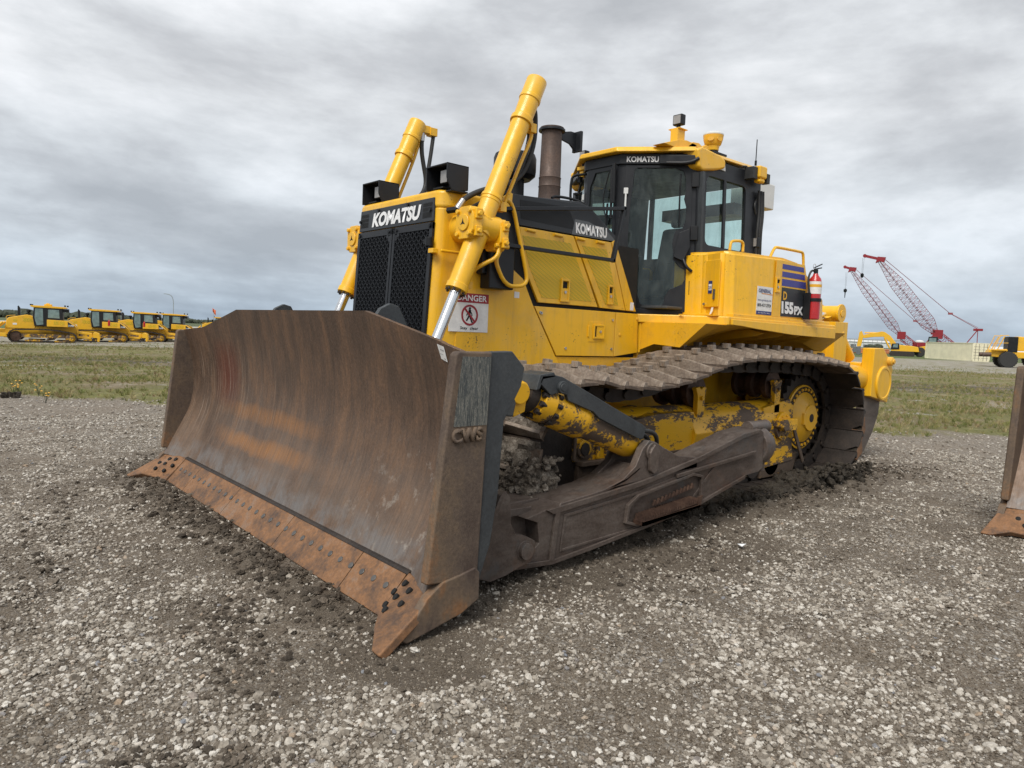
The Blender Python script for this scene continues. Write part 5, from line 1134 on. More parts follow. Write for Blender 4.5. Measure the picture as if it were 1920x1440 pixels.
    for z in (2.5, 2.75, 3.0): mb.cyl((-6.03, s*.88, z), (-6.03, s*.895, z), .008, n=8)
    sub(mb, 'door_post', 'lug_grey', cab, bevel=.004)
mb = B(); text('KOMATSU', 'maker_name', doorp(1, .09, 3.253, .028), Vector(doorp(1, 1, 3.25))-Vector(doorp(1, 0, 3.25)), (0, 0, 1), .315, .056, 'white', cab, .028, .002)
mb = B(); mb.loft([[doorp(1, t, z, .020) for t, z in ((.05, 3.235), (.55, 3.235), (.55, 3.32), (.05, 3.33))], [doorp(1, t, z, .0) for t, z in ((.05, 3.235), (.55, 3.235), (.55, 3.32), (.05, 3.33))]]); sub(mb, 'name_board', 'cab_black', cab)
mb = B(); mb.ring([(WX+.01, y, z) for y, z in ((-.20, 1.78), (.20, 1.78), (.20, 3.26), (.1, 3.26), (-.1, 3.26), (-.20, 3.26))], [(WX+.01, y, z) for y, z in ((-.165, 2.5), (.165, 2.5), (.165, 3.05), (.10, 3.19), (-.10, 3.19), (-.165, 3.05))], (-.03, 0, 0))
ws_ = sub(mb, 'windscreen', 'cab_black', cab, bevel=.003)
mb = B(); mb.add([(WX-.004, y, z) for y, z in ((-.17, 2.45), (.17, 2.45), (.17, 3.22), (-.17, 3.22))], [(0, 1, 2, 3)]); sub(mb, 'windscreen_pane', 'glass', ws_)
mb = B(); mb.tube([(WX+.03, .12, 3.20), (WX+.04, .04, 2.9), (WX+.03, .09, 2.72)], .007); mb.bar((WX+.02, .085, 2.50), (WX+.02, .10, 2.86), .012, .02); mb.tube([(WX+.04, .15, 3.2), (WX+.05, .17, 2.95), (WX+.04, .17, 2.7)], .014); mb.tube([(WX+.05, .19, 3.24), (WX+.05, .20, 3.0), (WX+.05, .2, 2.85)], .02); sub(mb, 'wiper', 'black', ws_)
mb = B(); mb.box(-7.22, -7.26, -.80, .80, 1.78, 2.5); mb.box(-7.22, -7.25, -.72, -.66, 2.5, 3.25); mb.box(-7.22, -7.25, .66, .72, 2.5, 3.25); rw = sub(mb, 'rear_wall', 'cab_black', cab)
mb = B(); mb.add([(-7.235, y, z) for y, z in ((-.7, 2.5), (.7, 2.5), (.7, 3.24), (-.7, 3.24))], [(0, 1, 2, 3)]); sub(mb, 'rear_pane', 'glass', rw)
mb = B(); mb.box(-6.35, -6.85, -.28, .28, 1.95, 2.15); mb.prism([(-6.75, 2.1), (-6.90, 2.80), (-7.0, 2.80), (-6.88, 2.1)], 1, -.26, .26); mb.prism([(-6.87, 2.80), (-6.88, 3.0), (-6.96, 3.0), (-6.96, 2.80)], 1, -.13, .13); mb.box(-6.45, -6.8, -.32, .32, 1.8, 1.97)
seat = sub(mb, 'seat', 'seat', cab, bevel=.04)
mb = B(); mb.box(-6.20, -6.85, -.62, -.36, 1.8, 2.32); mb.box(-6.20, -6.85, .36, .62, 1.8, 2.32); mb.box(-5.68, -5.9, -.30, .30, 1.8, 2.35); mb.cyl((-6.25, .5, 2.3), (-6.22, .5, 2.48), .02); mb.cyl((-6.25, -.5, 2.3), (-6.22, -.5, 2.48), .02); mb.lathe((-6.22, .5, 2.46), (0, 0, 1), [(0, .02), (.02, .04), (.07, .035), (.09, .0)], 12); mb.box(-5.9, -5.94, -.52, -.28, 2.42, 2.6); mb.cyl((-5.9, -.4, 2.3), (-5.92, -.4, 2.45), .012); mb.box(-5.7, -7.2, -.78, .78, 1.80, 1.83)
sub(mb, 'console', 'interior', cab, bevel=.01)
# roof fittings
mb = B(); mb.prism([(-5.66, 3.40), (-5.90, 3.48), (-6.03, 3.50), (-6.20, 3.49), (-6.20, 3.46), (-6.1, 3.40), (-6.0, 3.39)], 1, .52, .66); mb.box(-5.90, -6.02, .55, .64, 3.47, 3.60); mb.box(-5.90, -6.04, .52, .66, 3.595, 3.605)
mb.prism([(-6.04, 3.40), (-6.07, 3.46), (-6.14, 3.505), (-6.24, 3.515), (-6.30, 3.49), (-6.36, 3.52), (-6.40, 3.515), (-6.38, 3.44), (-6.30, 3.42), (-6.20, 3.47), (-6.13, 3.45), (-6.10, 3.40)], 1, .60, .66)
lbr = sub(mb, 'lamp_mount', 'yellow', cab, bevel=.006)
for (x, y, z) in ((-5.96, .60, 3.63), ):
    mb = B(); mb.cyl((x, y, z-.03), (x, y, z+.01), .02); mb.box(x-.04, x+.03, y-.055, y+.055, z+.01, z+.115); wl = sub(mb, 'work_lamp', 'black', cab, bevel=.01)
    mb = B(); mb.box(x+.03, x+.034, y-.042, y+.042, z+.022, z+.103); sub(mb, 'lamp_face', 'lens', wl)
for (x, y, z) in ((-5.62, -.36, 3.36), (-7.12, .84, 2.53)):
    mb = B(); mb.cyl((x, y, z-.05), (x, y, z+.01), .018); mb.box(x-.04, x+.03, y-.045, y+.045, z+.01, z+.12); wl = sub(mb, 'work_lamp', 'black', cab, bevel=.01)
    mb = B(); mb.box(x+.03, x+.034, y-.035, y+.035, z+.022, z+.108); sub(mb, 'lamp_face', 'lens', wl)
mb = B(); mb.box(-5.58, -5.72, -.42, -.26, 3.27, 3.31); mb.box(-5.60, -5.68, -.40, -.34, 3.2, 3.27); sub(mb, 'lamp_mount', 'yellow', cab, bevel=.008)
mb = B(); mb.tube([(-5.56, -.26, 3.21), (-5.52, -.40, 3.21), (-5.50, -.42, 3.16), (-5.50, -.42, 2.95), (-5.52, -.40, 2.89), (-5.56, -.26, 2.89)], .014, smooth=1); sub(mb, 'grab_rail', 'black', cab)
mb = B(); mb.box(-5.56, -5.60, -.385, -.345, 3.14, 3.2); mb.box(-5.54, -5.58, -.42, -.33, 3.01, 3.03); mb.box(-5.54, -5.58, -.42, -.33, 2.92, 2.94); mb.box(-5.55, -5.57, -.40, -.38, 2.9, 3.03); sub(mb, 'step_bracket', 'black', cab)
mb = B(); mb.tube([(-5.60, -.36, 2.60), (-5.58, -.40, 2.62), (-5.58, -.42, 2.74)], .008); mb.box(-5.57, -5.63, -.44, -.37, 2.74, 2.84); mb.cyl((-5.58, -.46, 2.81), (-5.58, -.42, 2.81), .012); sub(mb, 'grey_sensor', 'white_plastic', cab)
mb = B(); gx, gy, gz0 = -6.57, .60, 3.50
mb.box(gx-.12, gx+.14, gy-.1, gy+.1, 3.455, 3.475); mb.cyl((gx, gy, 3.40), (gx, gy, 3.50), .03); mb.lathe((gx, gy, 3.475), (0, 0, 1), [(0, .055), (.03, .06), (.03, .045)], 24); gm_ = sub(mb, 'receiver_base', 'black', cab)
mb = B(); mb.lathe((gx, gy, gz0), (0, 0, 1), [(0, .045), (.01, .062), (.055, .068), (.07, .085), (.12, .100), (.165, .106), (.17, .10)], 28); gp = sub(mb, 'satellite_receiver', 'yellow', cab, bevel=.002)
mb = B(); mb.lathe((gx, gy, gz0+.165), (0, 0, 1), [(0, .107), (.012, .107), (.030, .085), (.036, .0)], 28); sub(mb, 'receiver_top', 'white_plastic', gp)
mb = B()
for a0 in (20, 75): 
    c_ = Vector((gx, gy, gz0+.115)); t = rad(a0); n0 = Vector((math.cos(t), math.sin(t), 0)); tv = Vector((-math.sin(t), math.cos(t), 0)); mb.loft([[c_+n0*(.088+o_)+tv*.034*math.cos(q)+Vector((0, 0, .022*math.sin(q)-.002)) for q in [i*math.pi/5 for i in range(10)]] for o_ in (0, .018)])
sub(mb, 'receiver_recess', 'yellow2', gp)
mb = B(); mb.box(-6.95, -7.10, .85, .95, 3.255, 3.385); mb.box(-6.97, -7.08, .86, .94, 3.21, 3.26); rd = sub(mb, 'radio_unit', 'yellow', cab, bevel=.02)
mb = B(); mb.cyl((-6.93, .90, 3.38), (-6.93, .90, 3.43), .012); mb.cyl((-6.93, .90, 3.43), (-6.93, .90, 3.65), .005); sub(mb, 'antenna', 'black', rd)
mb = B(); mb.box(-6.86, -6.95, .82, .92, 3.24, 3.36); mb.box(-7.11, -7.17, .86, .94, 3.22, 3.32); mb.tube([(-7.10, .78, 3.22), (-7.16, .82, 3.1), (-7.05, .84, 3.0), (-7.10, .84, 2.9)], .012); mb.tube([(-7.15, .78, 3.2), (-7.20, .8, 3.12), (-7.12, .86, 3.05)], .01); mb.tube([(-6.8, .83, 3.36), (-6.9, .82, 3.38), (-7.05, .78, 3.36)], .008)
for q in (0, .045, .085): mb.tube([(-7.10-q, .86, 3.15), (-7.12-q, .865, 2.9), (-7.09-q, .87, 2.7), (-7.12-q, .86, 2.45)], .014)
sub(mb, 'cable', 'rubber', rd)
mb = B(); mb.box(-7.35, -7.75, .35, .68, 3.05, 3.34); sub(mb, 'air_conditioner', 'white_plastic', cab, bevel=.015)
mb = B(); mb.box(-7.2, -7.6, -.5, .5, 2.95, 3.08); sub(mb, 'rear_shelf', 'cab_black', cab)
mb = B(); mb.tube([(-5.55, -.2, 3.40), (-5.58, -.1, 3.425), (-5.6, .0, 3.41), (-5.62, .1, 3.425)], .008); mb.tube([(-6.0, .3, 3.42), (-6.0, .5, 3.44), (-6.05, .6, 3.41)], .007); sub(mb, 'roof_cable', 'rubber', cab)

# --- rear frame and ripper
mb = B(); mb.box(-8.3, -8.8, -1.0, 1.0, 1.25, 1.80); mb.box(-8.1, -9.0, -.62, .62, .5, 1.3)
rfr = part(mb, 'rear_frame', 'yellow', bevel=.02)
for s in (1, -1):
    mb = B(); mb.prism([(-8.62, 1.80), (-8.96, 1.805), (-8.96, 1.28), (-8.62, 1.28)], 1, s*.86, s*1.10); mb.cyl((-8.85, s*1.098, 1.66), (-8.85, s*1.108, 1.66), .03, n=6); sub(mb, 'ripper_tower', 'yellow', rfr, bevel=.015)
    mb = B(); mb.box(-8.30, -8.62, s*.68, s*.86, 1.34, 1.52); mb.cyl((-8.5, s*.88, 1.5), (-8.5, s*.92, 1.5), .03); sub(mb, 'yellow_valve_box', 'yellow', rfr, bevel=.02)
mb = B()
rip = thing('x', 'x', 'x'); bpy.data.objects.remove(rip)
mb.box(-9.78, -10.30, -.95, .95, .86, 1.30)
rp = part(mb, 'ripper', 'yellow', bevel=.02)
for s in (1, -1):
    mb = B(); mb.prism([(-9.76, 1.50), (-10.05, 1.505), (-10.34, 1.30), (-10.40, 1.22), (-10.30, .76), (-10.10, .80), (-9.74, .86)], 1, s*.96, s*1.12)
    ep = sub(mb, 'end_plate', 'yellow', rp, bevel=.012)
    mb = B(); mb.prism([(-9.745, 1.0), (-9.735, .862), (-10.30, .755), (-10.335, .86)], 1, s*.955, s*1.126); 
    mb = B(); mb.lathe((-10.10, s*1.115, 1.03), (0, s, 0), [(0, .235), (.018, .235), (.03, .222), (.03, .195), (.022, .19)], 40); sub(mb, 'round_cover', 'yellow', ep, bevel=.003)
    mb = B(); mb.lathe((-10.24, s*1.08, 1.33), (0, s, 0), [(0, .06), (.09, .06), (.10, .045)], 20); mb.cyl((-10.24, s*1.16, 1.33), (-10.24, s*1.20, 1.33), .03); sub(mb, 'locking_pin', 'yellow2', ep, bevel=.004)
    mb = B(); mb.cyl((-8.6, s*.90, 1.14), (-9.80, s*.90, 1.09), .17, n=28); mb.lathe((-8.75, s*.90, 1.21), (0, s, 0), [(-.15, .12), (.15, .12)], 20); sub(mb, 'ripper_arm', 'yellow2', rp, bevel=.006)
    mb = B(); mb.cyl((-8.9, s*.62, 1.82), (-9.30, s*.70, 1.93), .055); cyl_r = sub(mb, 'lift_rod', 'chrome', rp)
    mb = B(); mb.cyl((-9.26, s*.60, 1.93), (-9.26, s*.86, 1.93), .10); mb.cyl((-9.26, s*.85, 1.93), (-9.26, s*.88, 1.93), .12); mb.cyl((-9.26, s*.58, 1.93), (-9.26, s*.61, 1.93), .12); mb.cyl((-9.26, s*.88, 1.93), (-9.26, s*.89, 1.93), .045); mb.cyl((-9.2, s*.72, 1.93), (-9.9, s*.72, 1.35), .085); sub(mb, 'lift_cylinder_eye', 'yellow', rp, bevel=.008)
    mb = B(); mb.prism([(-9.66, .92), (-9.96, .90), (-10.26, .80), (-10.24, .60), (-10.10, .36), (-9.88, .13), (-9.76, .05), (-9.66, .06), (-9.62, .22), (-9.72, .30), (-9.70, .60)], 1, s*.96, s*1.04); sh_ = sub(mb, 'shank', 'arm_steel', rp, bevel=.012)
    mb = B(); mb.prism([(-9.60, .56), (-9.78, .58), (-9.84, .40), (-9.72, .24), (-9.60, .26)], 1, s*.945, s*1.055); mb.prism([(-9.56, .27), (-9.74, .27), (-9.78, .10), (-9.62, .0), (-9.52, .06)], 1, s*.94, s*1.06); sub(mb, 'shank_tooth', 'edge', sh_, bevel=.012)

# --- fire extinguisher: clamped to the tank, a thing of its own
exx, exy = -7.37, 1.425
E_ = thing('fire_extinguisher', 'red fire extinguisher strapped upright to the yellow tank of the nearest bulldozer', 'fire extinguisher', (exx, exy, 1.775))
mb = B(); mb.lathe((0, 0, 0), (0, 0, 1), [(0, .055), (.01, .066), (.38, .067), (.43, .058), (.465, .03), (.485, .024)], 28); mb.build('bottle', 'ext_red', E_)
mb = B(); mb.lathe((0, 0, .27), (0, 0, 1), [(0, .0675), (0, .0682), (.13, .0682), (.13, .0675)], 28); lb_ = mb.build('bottle_label', 'sticker', E_)
mb = B(); mb.lathe((0, 0, .34), (0, 0, 1), [(0, .0684), (0, .0688), (.03, .0688), (.03, .0684)], 28); mb.build('label_band', 'letter_yellow', lb_)
mb = B(); mb.cyl((0, 0, .48), (0, 0, .53), .022); mb.bar((.02, -.01, .53), (-.06, .03, .55), .018, .012); mb.bar((.02, -.01, .545), (-.065, .03, .59), .018, .01); mb.build('valve', 'black', E_, bevel=.003)
mb = B(); mb.tube([(0, -.01, .51), (.04, -.03, .52), (.08, -.04, .44), (.075, -.03, .34), (.07, -.02, .28)], .011); mb.build('hose', 'rubber', E_)
mb = B(); mb.ring([(.03*math.cos(t)+.0, -.02+.0, .56+.03*math.sin(t)) for t in [i*math.pi/6 for i in range(12)]], [(.026*math.cos(t), -.02, .56+.026*math.sin(t)) for t in [i*math.pi/6 for i in range(12)]], (0, .003, 0)); mb.build('pull_ring', 'zinc', E_)
mb = B(); mb.lathe((0, 0, .19), (0, 0, 1), [(0, .069), (0, .075), (.035, .075), (.035, .069)], 28); mb.box(.03, .09, -.07, .0, -.0, .28); mb.box(-.07, -.03, -.02, .05, .195, .22); mb.build('bracket', 'black', E_, bevel=.004)

# --- neighbouring machine's blade, cut by the right edge of the view
nb = thing('bulldozer', 'bulldozer of which only the rust brown blade end shows at the right edge', 'bulldozer', (-7.2, 5.6, 0))
nblade = copy_tree(blade, nb)
nblade.matrix_parent_inverse = Matrix.Translation((-5.17+7.2, 0, 0))
nblade.name = 'blade'
for ch in list(nblade.children):
    if ch.name.split('.')[0] in ('lot_tag',):
        for g_ in list(ch.children): bpy.data.objects.remove(g_)
        bpy.data.objects.remove(ch)
# ------------------------------------------------------------------ far field: parked machines, cranes, container, trees
def ray_dir(u, v): return FW + RT*((u-960)/1331) + DN*((v-720)/1331)
def at(u, v, d): return EYE + ray_dir(u, v)*d
def spot(u, d, z=None):
    r = ray_dir(u, 584+.0421*u)*d; x, y = EYE.x+r.x, EYE.y+r.y; return Vector((x, y, far_z(x, y) if z is None else z))
def facing(u): r = ray_dir(u, 620); return math.atan2(r.y, r.x) - math.pi/2
M['bg_yellow'] = paint('machine_yellow', (.76, .42, .012), .45, .1, amount=.5, speck=False)
M['bg_worn'] = worn('undercarriage_paint', .44, .50, under=(.06, .045, .035))
M['crane_red'] = plain('crane_red', (.24, .012, .022), .5, var=.2)
M['crane_pale'] = plain('faded_red_lattice', (.26, .06, .075), .6, var=.3, sc=1)
M['cream'] = plain('container_cream', (.72, .68, .50), .55, var=.1, sc=1)
M['tyre'] = plain('tyre_rubber', (.03, .03, .03), .8, var=.3)
M['steel_grey'] = plain('bucket_steel', (.16, .17, .18), .5, .5)
M['pale_wall'] = plain('pale_cladding', (.55, .58, .58), .7, var=.1, sc=.2)
M['orange_pipe'] = plain('orange_brown_pipe', (.42, .16, .07), .7, var=.4, sc=2)
M['pole_grey'] = plain('galvanised_pole', (.34, .36, .37), .5, .4)
M['flag_orange'] = plain('flag_orange', (.75, .14, .03), .6)
def small_dozer():
    r = thing('bulldozer', 'x', 'bulldozer'); p = r
    def b_(mb, n, m, par=None, **k): return mb.build(n, m, par or r, **k)
    mb = B(); mb.prism([(-2.45, 1.1), (-2.42, 1.72), (-2.25, 1.98), (-1.1, 2.24), (-.78, 2.2), (-.62, 2.1), (-.44, 1.34), (-.5, 1.1)], 1, -.6, .6); hd = b_(mb, 'hood', 'bg_yellow', bevel=.05)
    for s in (-1, 1):
        mb = B(); mb.prism([(-1.28, 1.98), (-.72, 1.95), (-.62, 1.66), (-1.28, 1.68)], 1, s*.60, s*.608); b_(mb, 'ventilation_mesh', 'mesh_yellow', hd)
        mb = B(); mb.prism([(-1.95, 1.83), (-1.68, 1.84), (-1.68, 1.68), (-1.95, 1.67)], 1, s*.60, s*.608); b_(mb, 'ventilation_mesh', 'mesh_yellow', hd)
        mb = B(); mb.box(-1.98, -1.70, s*.602, s*.61, 1.40, 1.54); b_(mb, 'decal', 'sticker', hd)
    mb = B(); mb.box(-2.5, 2.5, -.55, .55, .45, 1.35); b_(mb, 'hull', 'bg_yellow')
    mb = B(); mb.prism([(-1.69, 2.1), (-1.70, 2.9), (-1.64, 2.95), (-1.52, 2.78), (-1.50, 2.1)], 1, -.09, .09); b_(mb, 'exhaust_pipe', 'cab_black')
    mb = B(); mb.lathe((-.98, .2, 2.2), (0, 0, 1), [(0, .08), (.25, .08), (.25, .15), (.42, .15), (.44, .1)], 14); b_(mb, 'air_precleaner', 'black')
    mb = B(); mb.tube([(-2.35, -.5, 1.8), (-2.45, -.5, 2.0), (-2.30, -.5, 2.12), (-1.8, -.5, 2.16)], .02); b_(mb, 'handrail', 'bg_yellow')
    cabm = B(); cabm.prism([(-.52, 1.36), (-.62, 2.0), (-.56, 2.86), (1.42, 2.86), (1.50, 1.36)], 1, -.80, .80); cb = b_(cabm, 'cab', 'cab_black', bevel=.03)
    for s in (-1, 1):
        mb = B(); mb.prism([(-.50, 2.0), (-.46, 2.78), (.06, 2.78), (.10, 1.5), (-.36, 1.42)], 1, s*.80, s*.806); b_(mb, 'door_pane', 'bg_glass', cb)
        mb = B(); mb.prism([(.42, 2.72), (1.18, 2.72), (1.22, 2.03), (.42, 2.05)], 1, s*.80, s*.806); b_(mb, 'side_window', 'bg_glass', cb)
    mb = B(); mb.prism([(-.78, 2.92), (-.76, 3.02), (.3, 3.02), (1.62, 2.97), (1.75, 2.86), (1.5, 2.84), (-.6, 2.86)], 1, -.84, .84); b_(mb, 'roof', 'bg_yellow', cb, bevel=.02)
    mb = B(); mb.box(.12, .66, -.3, .3, 3.0, 3.16); mb.box(.25, .5, -.2, .2, 3.14, 3.24); b_(mb, 'roof_box', 'bg_yellow', cb, bevel=.04)
    for x, y in ((-.76, -.7), (-.76, .7), (1.6, -.7), (1.74, .4)): mb = B(); mb.box(x-.06, x+.06, y-.06, y+.06, 3.0, 3.12); b_(mb, 'work_lamp', 'black', cb)
    mb = B(); mb.box(1.45, 1.85, -.6, .6, 2.55, 2.82); b_(mb, 'rear_canopy', 'cab_black', cb)
    for s in (-1, 1):
        mb = B(); mb.prism([(.37, 1.90), (1.78, 1.86), (2.1, 1.68), (2.46, 1.34), (.37, 1.34)], 1, s*.7, s*1.32); tk_ = b_(mb, 'side_tank', 'bg_yellow', bevel=.03)
        mb = B(); mb.prism([(1.80, 1.80), (1.86, 1.76), (2.38, 1.36), (1.82, 1.36)], 1, s*1.32, s*1.33); pl_ = b_(mb, 'model_plate', 'hood_grey', tk_)
        if s < 0: text('71PX', 'model_number', (1.84, -1.335, 1.39), (1, 0, 0), (.15, 0, 1), .40, .14, 'white', pl_, .03, .002)
        for x in (.85, 1.25): mb = B(); mb.box(x, x+.33, s*1.32, s*1.328, 1.5, 1.8); b_(mb, 'ventilation_mesh', 'mesh_yellow', tk_)
        # track
        P = []
        for k in range(13): a = rad(90+k*15); P.append((-1.72+.53*math.cos(a), .53+.53*math.sin(a)))
        for k in range(13): a = rad(-90+k*15); P.append((2.0+.45*math.cos(a), .45+.45*math.sin(a)))
        P += [(1.2, 1.06), (.3, 1.12), (-.2, 1.13), (-.9, 1.10)]
        o_ = []
        for i, pnt in enumerate(P):
            a, c_ = Vector(P[i-1]), Vector(P[(i+1) % len(P)]); d_ = (c_-a).normalized(); n_ = Vector((d_.y, -d_.x)); q = Vector(pnt)-n_*0
            cen = Vector((0.1, .55)); n_ = n_ if (cen-q).dot(n_) > 0 else -n_; o_.append((q, q+n_*.085))
        mb = B(); mb.ring([(q.x, s*.70, q.y) for q, _ in o_], [(w.x, s*.70, w.y) for _, w in o_], (0, s*.85, 0))
        Pl = resample([(q.x, q.y) for q, _ in o_], .2)
        for i, q in enumerate(Pl):
            d_ = (Pl[(i+1) % len(Pl)]-q).normalized(); mb.bar(q+Vector((0, s*.70, 0)), q+Vector((0, s*1.56, 0)), .03, .05, up=(-d_.z, 0, d_.x))
        tr_ = b_(mb, 'track', 'dark_steel')
        mb = B(); mb.box(-1.7, 1.6, s*.95, s*1.4, .42, .72); mb.box(-1.1, .1, s*1.4, s*1.44, .12, .26); mb.box(.9, 1.7, s*1.4, s*1.44, .08, .22); b_(mb, 'track_frame', 'bg_worn', bevel=.03)
        mb = B(); mb.lathe((2.0, s*1.1, .45), (0, s, 0), [(0, .38), (.30, .38), (.32, .28), (.38, .22), (.38, .08)], 20); b_(mb, 'sprocket', 'bg_worn')
        mb = B(); mb.lathe((-1.72, s*1.1, .53), (0, s, 0), [(0, .40), (.30, .40), (.30, .30), (.34, .1)], 20); b_(mb, 'idler', 'hub_rust')
    mb = B(); mb.box(-3.7, -2.3, -1.75, -1.55, .45, .75); mb.box(-3.7, -2.3, 1.55, 1.75, .45, .75); mb.box(-3.2, -2.2, -.5, .5, .6, 1.05); mb.box(-2.45, -2.25, -1.7, 1.7, .4, .7); mb.cyl((-2.6, -.75, 1.6), (-3.6, -.75, .7), .09); mb.cyl((-2.6, .75, 1.6), (-3.6, .75, .7), .09); b_(mb, 'push_frame', 'bg_yellow', bevel=.03)
    mb = B(); mb.loft([[(x, y, z) for x, z in ((-3.9, .05), (-3.72, .35), (-3.66, .7), (-3.72, 1.0), (-3.82, 1.2), (-3.76, 1.22), (-3.60, .9), (-3.58, .4), (-3.8, .02))] for y in (-2.0, 2.0)]); b_(mb, 'blade', 'moldboard')
    mb = B(); mb.prism([(2.4, 1.02), (3.5, .90), (3.6, .62), (3.4, .38), (2.4, .45), (2.4, .62), (3.3, .56), (3.3, .74), (2.4, .82)], 1, -.7, -.5); mb.prism([(2.4, 1.02), (3.5, .90), (3.6, .62), (3.4, .38), (2.4, .45), (2.4, .62), (3.3, .56), (3.3, .74), (2.4, .82)], 1, .5, .7)
    mb.prism([(3.6, .92), (3.75, 1.0), (4.05, .88), (4.12, .5), (4.05, .18), (3.9, .2), (3.9, .5), (3.6, .5)], 1, -.95, .95); rp_ = b_(mb, 'ripper', 'bg_yellow', bevel=.03)
    for y in (-.85, 0, .85): mb = B(); mb.prism([(3.62, .6), (3.85, .6), (3.7, .25), (3.35, .05), (3.5, .3)], 1, y-.04, y+.04); b_(mb, 'shank', 'dark_steel', rp_)
    return r
M['bg_glass'] = plain('far_cab_glass', (.16, .23, .23), .08, var=.3, sc=3)
G5 = 'yellow bulldozers parked nose to tail at the back of the field'
sd0 = small_dozer()
for i, (u, d, lab) in enumerate(((80, 58.5, 'yellow bulldozer with a raised roof box, first of the parked row at the left edge'),
                     (186, 66, 'yellow bulldozer second from the left in the parked row at the field'),
                     (264, 73, 'yellow bulldozer third from the left in the parked row, left of the lamp post'),
                     (318, 78, 'yellow bulldozer at the right end of the parked row, half hidden by the rusty blade'),
                     (412, 107, 'distant yellow bulldozer under an orange flag, only its cab roof showing above the rusty blade'))):
    o = sd0 if i == 0 else copy_tree(sd0)
    o.location = spot(u, d); o.rotation_euler.z = facing(u) + rad((-4, -6, -8, -9, 0)[i]); tag(o, lab, 'bulldozer', G5 if i < 4 else None)
    if i >= 1:
        for ch in [c for c in o.children if c.name.startswith('cab')]:
            for g_ in list(ch.children):
                if g_.name.startswith('roof_box'): bpy.data.objects.remove(g_)
for u, d, lab in ((204.5, 63.6, 'tiny red extinguisher on the flank of the second parked bulldozer'), (270.5, 70.3, 'tiny red extinguisher on the flank of the third parked bulldozer')):
    mb = B(); mb.lathe((0, 0, 0), (0, 0, 1), [(0, .08), (.02, .1), (.42, .1), (.5, .03), (.58, .03)], 12); e_ = mb.build('fire_extinguisher', 'ext_red'); e_.location = spot(u, d) + Vector((0, 0, 1.5)); tag(e_, lab, 'fire extinguisher', 'small extinguishers on the parked bulldozers')
# orange flag
F_ = thing('flag', 'orange flag on a thin mast above the distant bulldozer cab', 'flag', spot(401, 106))
mb = B(); mb.cyl((0, 0, 0), (0, 0, 4.1), .03, n=6); mb.build('mast', 'pole_grey', F_)
mb = B(); n_ = 8; fl_ = [[(-.25+.55*math.sin(0)+i*.07, .09*math.sin(i*1.1), z+(.05*i if z > 3.5 else .09*i)) for z in (3.25, 3.6, 4.0)] for i in range(n_)]
mb.add([p for l in fl_ for p in l], [(i*3+j, i*3+j+1, i*3+j+4, i*3+j+3) for i in range(n_-1) for j in range(2)]); fo = mb.build('cloth', 'flag_orange', F_); sm = fo.modifiers.new('t', 'SOLIDIFY'); sm.thickness = .02
# lamp post
L_ = thing('street_lamp', 'tall grey lamp post with a curved arm behind the parked bulldozers', 'lamp post', spot(325, 250)); L_.rotation_euler.z = facing(325)
mb = B(); mb.tube([(0, 0, 0), (0, 0, 6), (0, 0, 9.3), (-.4, 0, 10.8), (-1.2, 0, 11.5), (-2.6, 0, 11.7)], .11, smooth=3); mb.build('post', 'pole_grey', L_)
mb = B(); mb.box(-3.1, -2.5, -.15, .15, 11.58, 11.75); mb.build('lamp_head', 'pole_grey', L_, bevel=.04)
mb = B(); mb.cyl((0, 0, 0), (0, 0, 6.3), .12, n=8); mb.box(-.5, .5, -.1, .1, 5.9, 6.5); t_ = mb.build('mast', 'pole_grey'); t_.location = spot(227, 330); tag(t_, 'short dark mast on the horizon between the second and third parked bulldozer', 'mast')
# shipping container
def container(name, label, A, B_, mat, words=None):
    A, B_ = Vector(A), Vector(B_); dx = (B_-A); dx.z = 0; ln = dx.length
    c = thing(name, label, 'container', A, math.atan2(dx.y, dx.x)); w, h = 2.44, 2.6
    mb = B(); mb.box(0, ln, -w, 0, .0, .18); mb.box(0, ln, -w, 0, h-.1, h)
    for x in (0, ln-.15):
        for y in (-w, -.15): mb.box(x, x+.15, y, y+.15, 0, h)
    mb.build('frame', mat, c, bevel=.01)
    for y0_, sg in ((-.04, 1), (-w+.04, -1)):
        pts = []; n = int(ln/.28)
        for i in range(n):
            x0 = .1+i*(ln-.2)/n; q = (ln-.2)/n
            for f, dd_ in ((0, 0), (.35, 0), (.5, -.035), (.85, -.035)): pts.append((x0+q*f, y0_+dd_*sg))
        mb = B(); mb.add([(x, y, .18) for x, y in pts]+[(x, y, h-.1) for x, y in pts], [(i, i+1, len(pts)+i+1, len(pts)+i) for i in range(len(pts)-1)]); mb.build('side_panel', mat, c, smooth=False)
    mb = B(); mb.box(0, ln, -w+.05, -.05, h-.04, h-.01); mb.box(ln-.05, ln-.01, -w+.1, -.1, .1, h-.1); mb.build('roof', mat, c)
    for k in (0, 1):
        y0_ = -.1 - k*(w-.2)/2; y1_ = y0_-(w-.2)/2+.02; mb = B(); mb.box(-.0, .05, y1_, y0_, .15, h-.1)
        dr_ = mb.build('door', mat, c, bevel=.01)
        mb = B()
        for f in (.28, .72): y = lerp(y0_, y1_, f); mb.cyl((-.04, y, .12), (-.04, y, h-.1), .022, n=6)
        for z in (.45, .85, 1.25, 1.65, 2.05): mb.box(-.015, .0, y1_+.08, y0_-.08, z, z+.03)
        mb.build('lock_rods', 'bolt', dr_)
    return c
A = spot(1823, 99); Bq = spot(1742, 110)
cn = container('shipping_container', 'cream shipping container with its doors to the right, in front of the red cranes', A, A+(Bq-A).normalized()*12.19, 'cream')
A2 = spot(1578, 92); B2 = spot(1440, 90)
c2 = container('shipping_container', 'pale container with blue letters glimpsed under the fender of the nearest bulldozer', A2, A2+(B2-A2).normalized()*12.19, 'pale_wall')
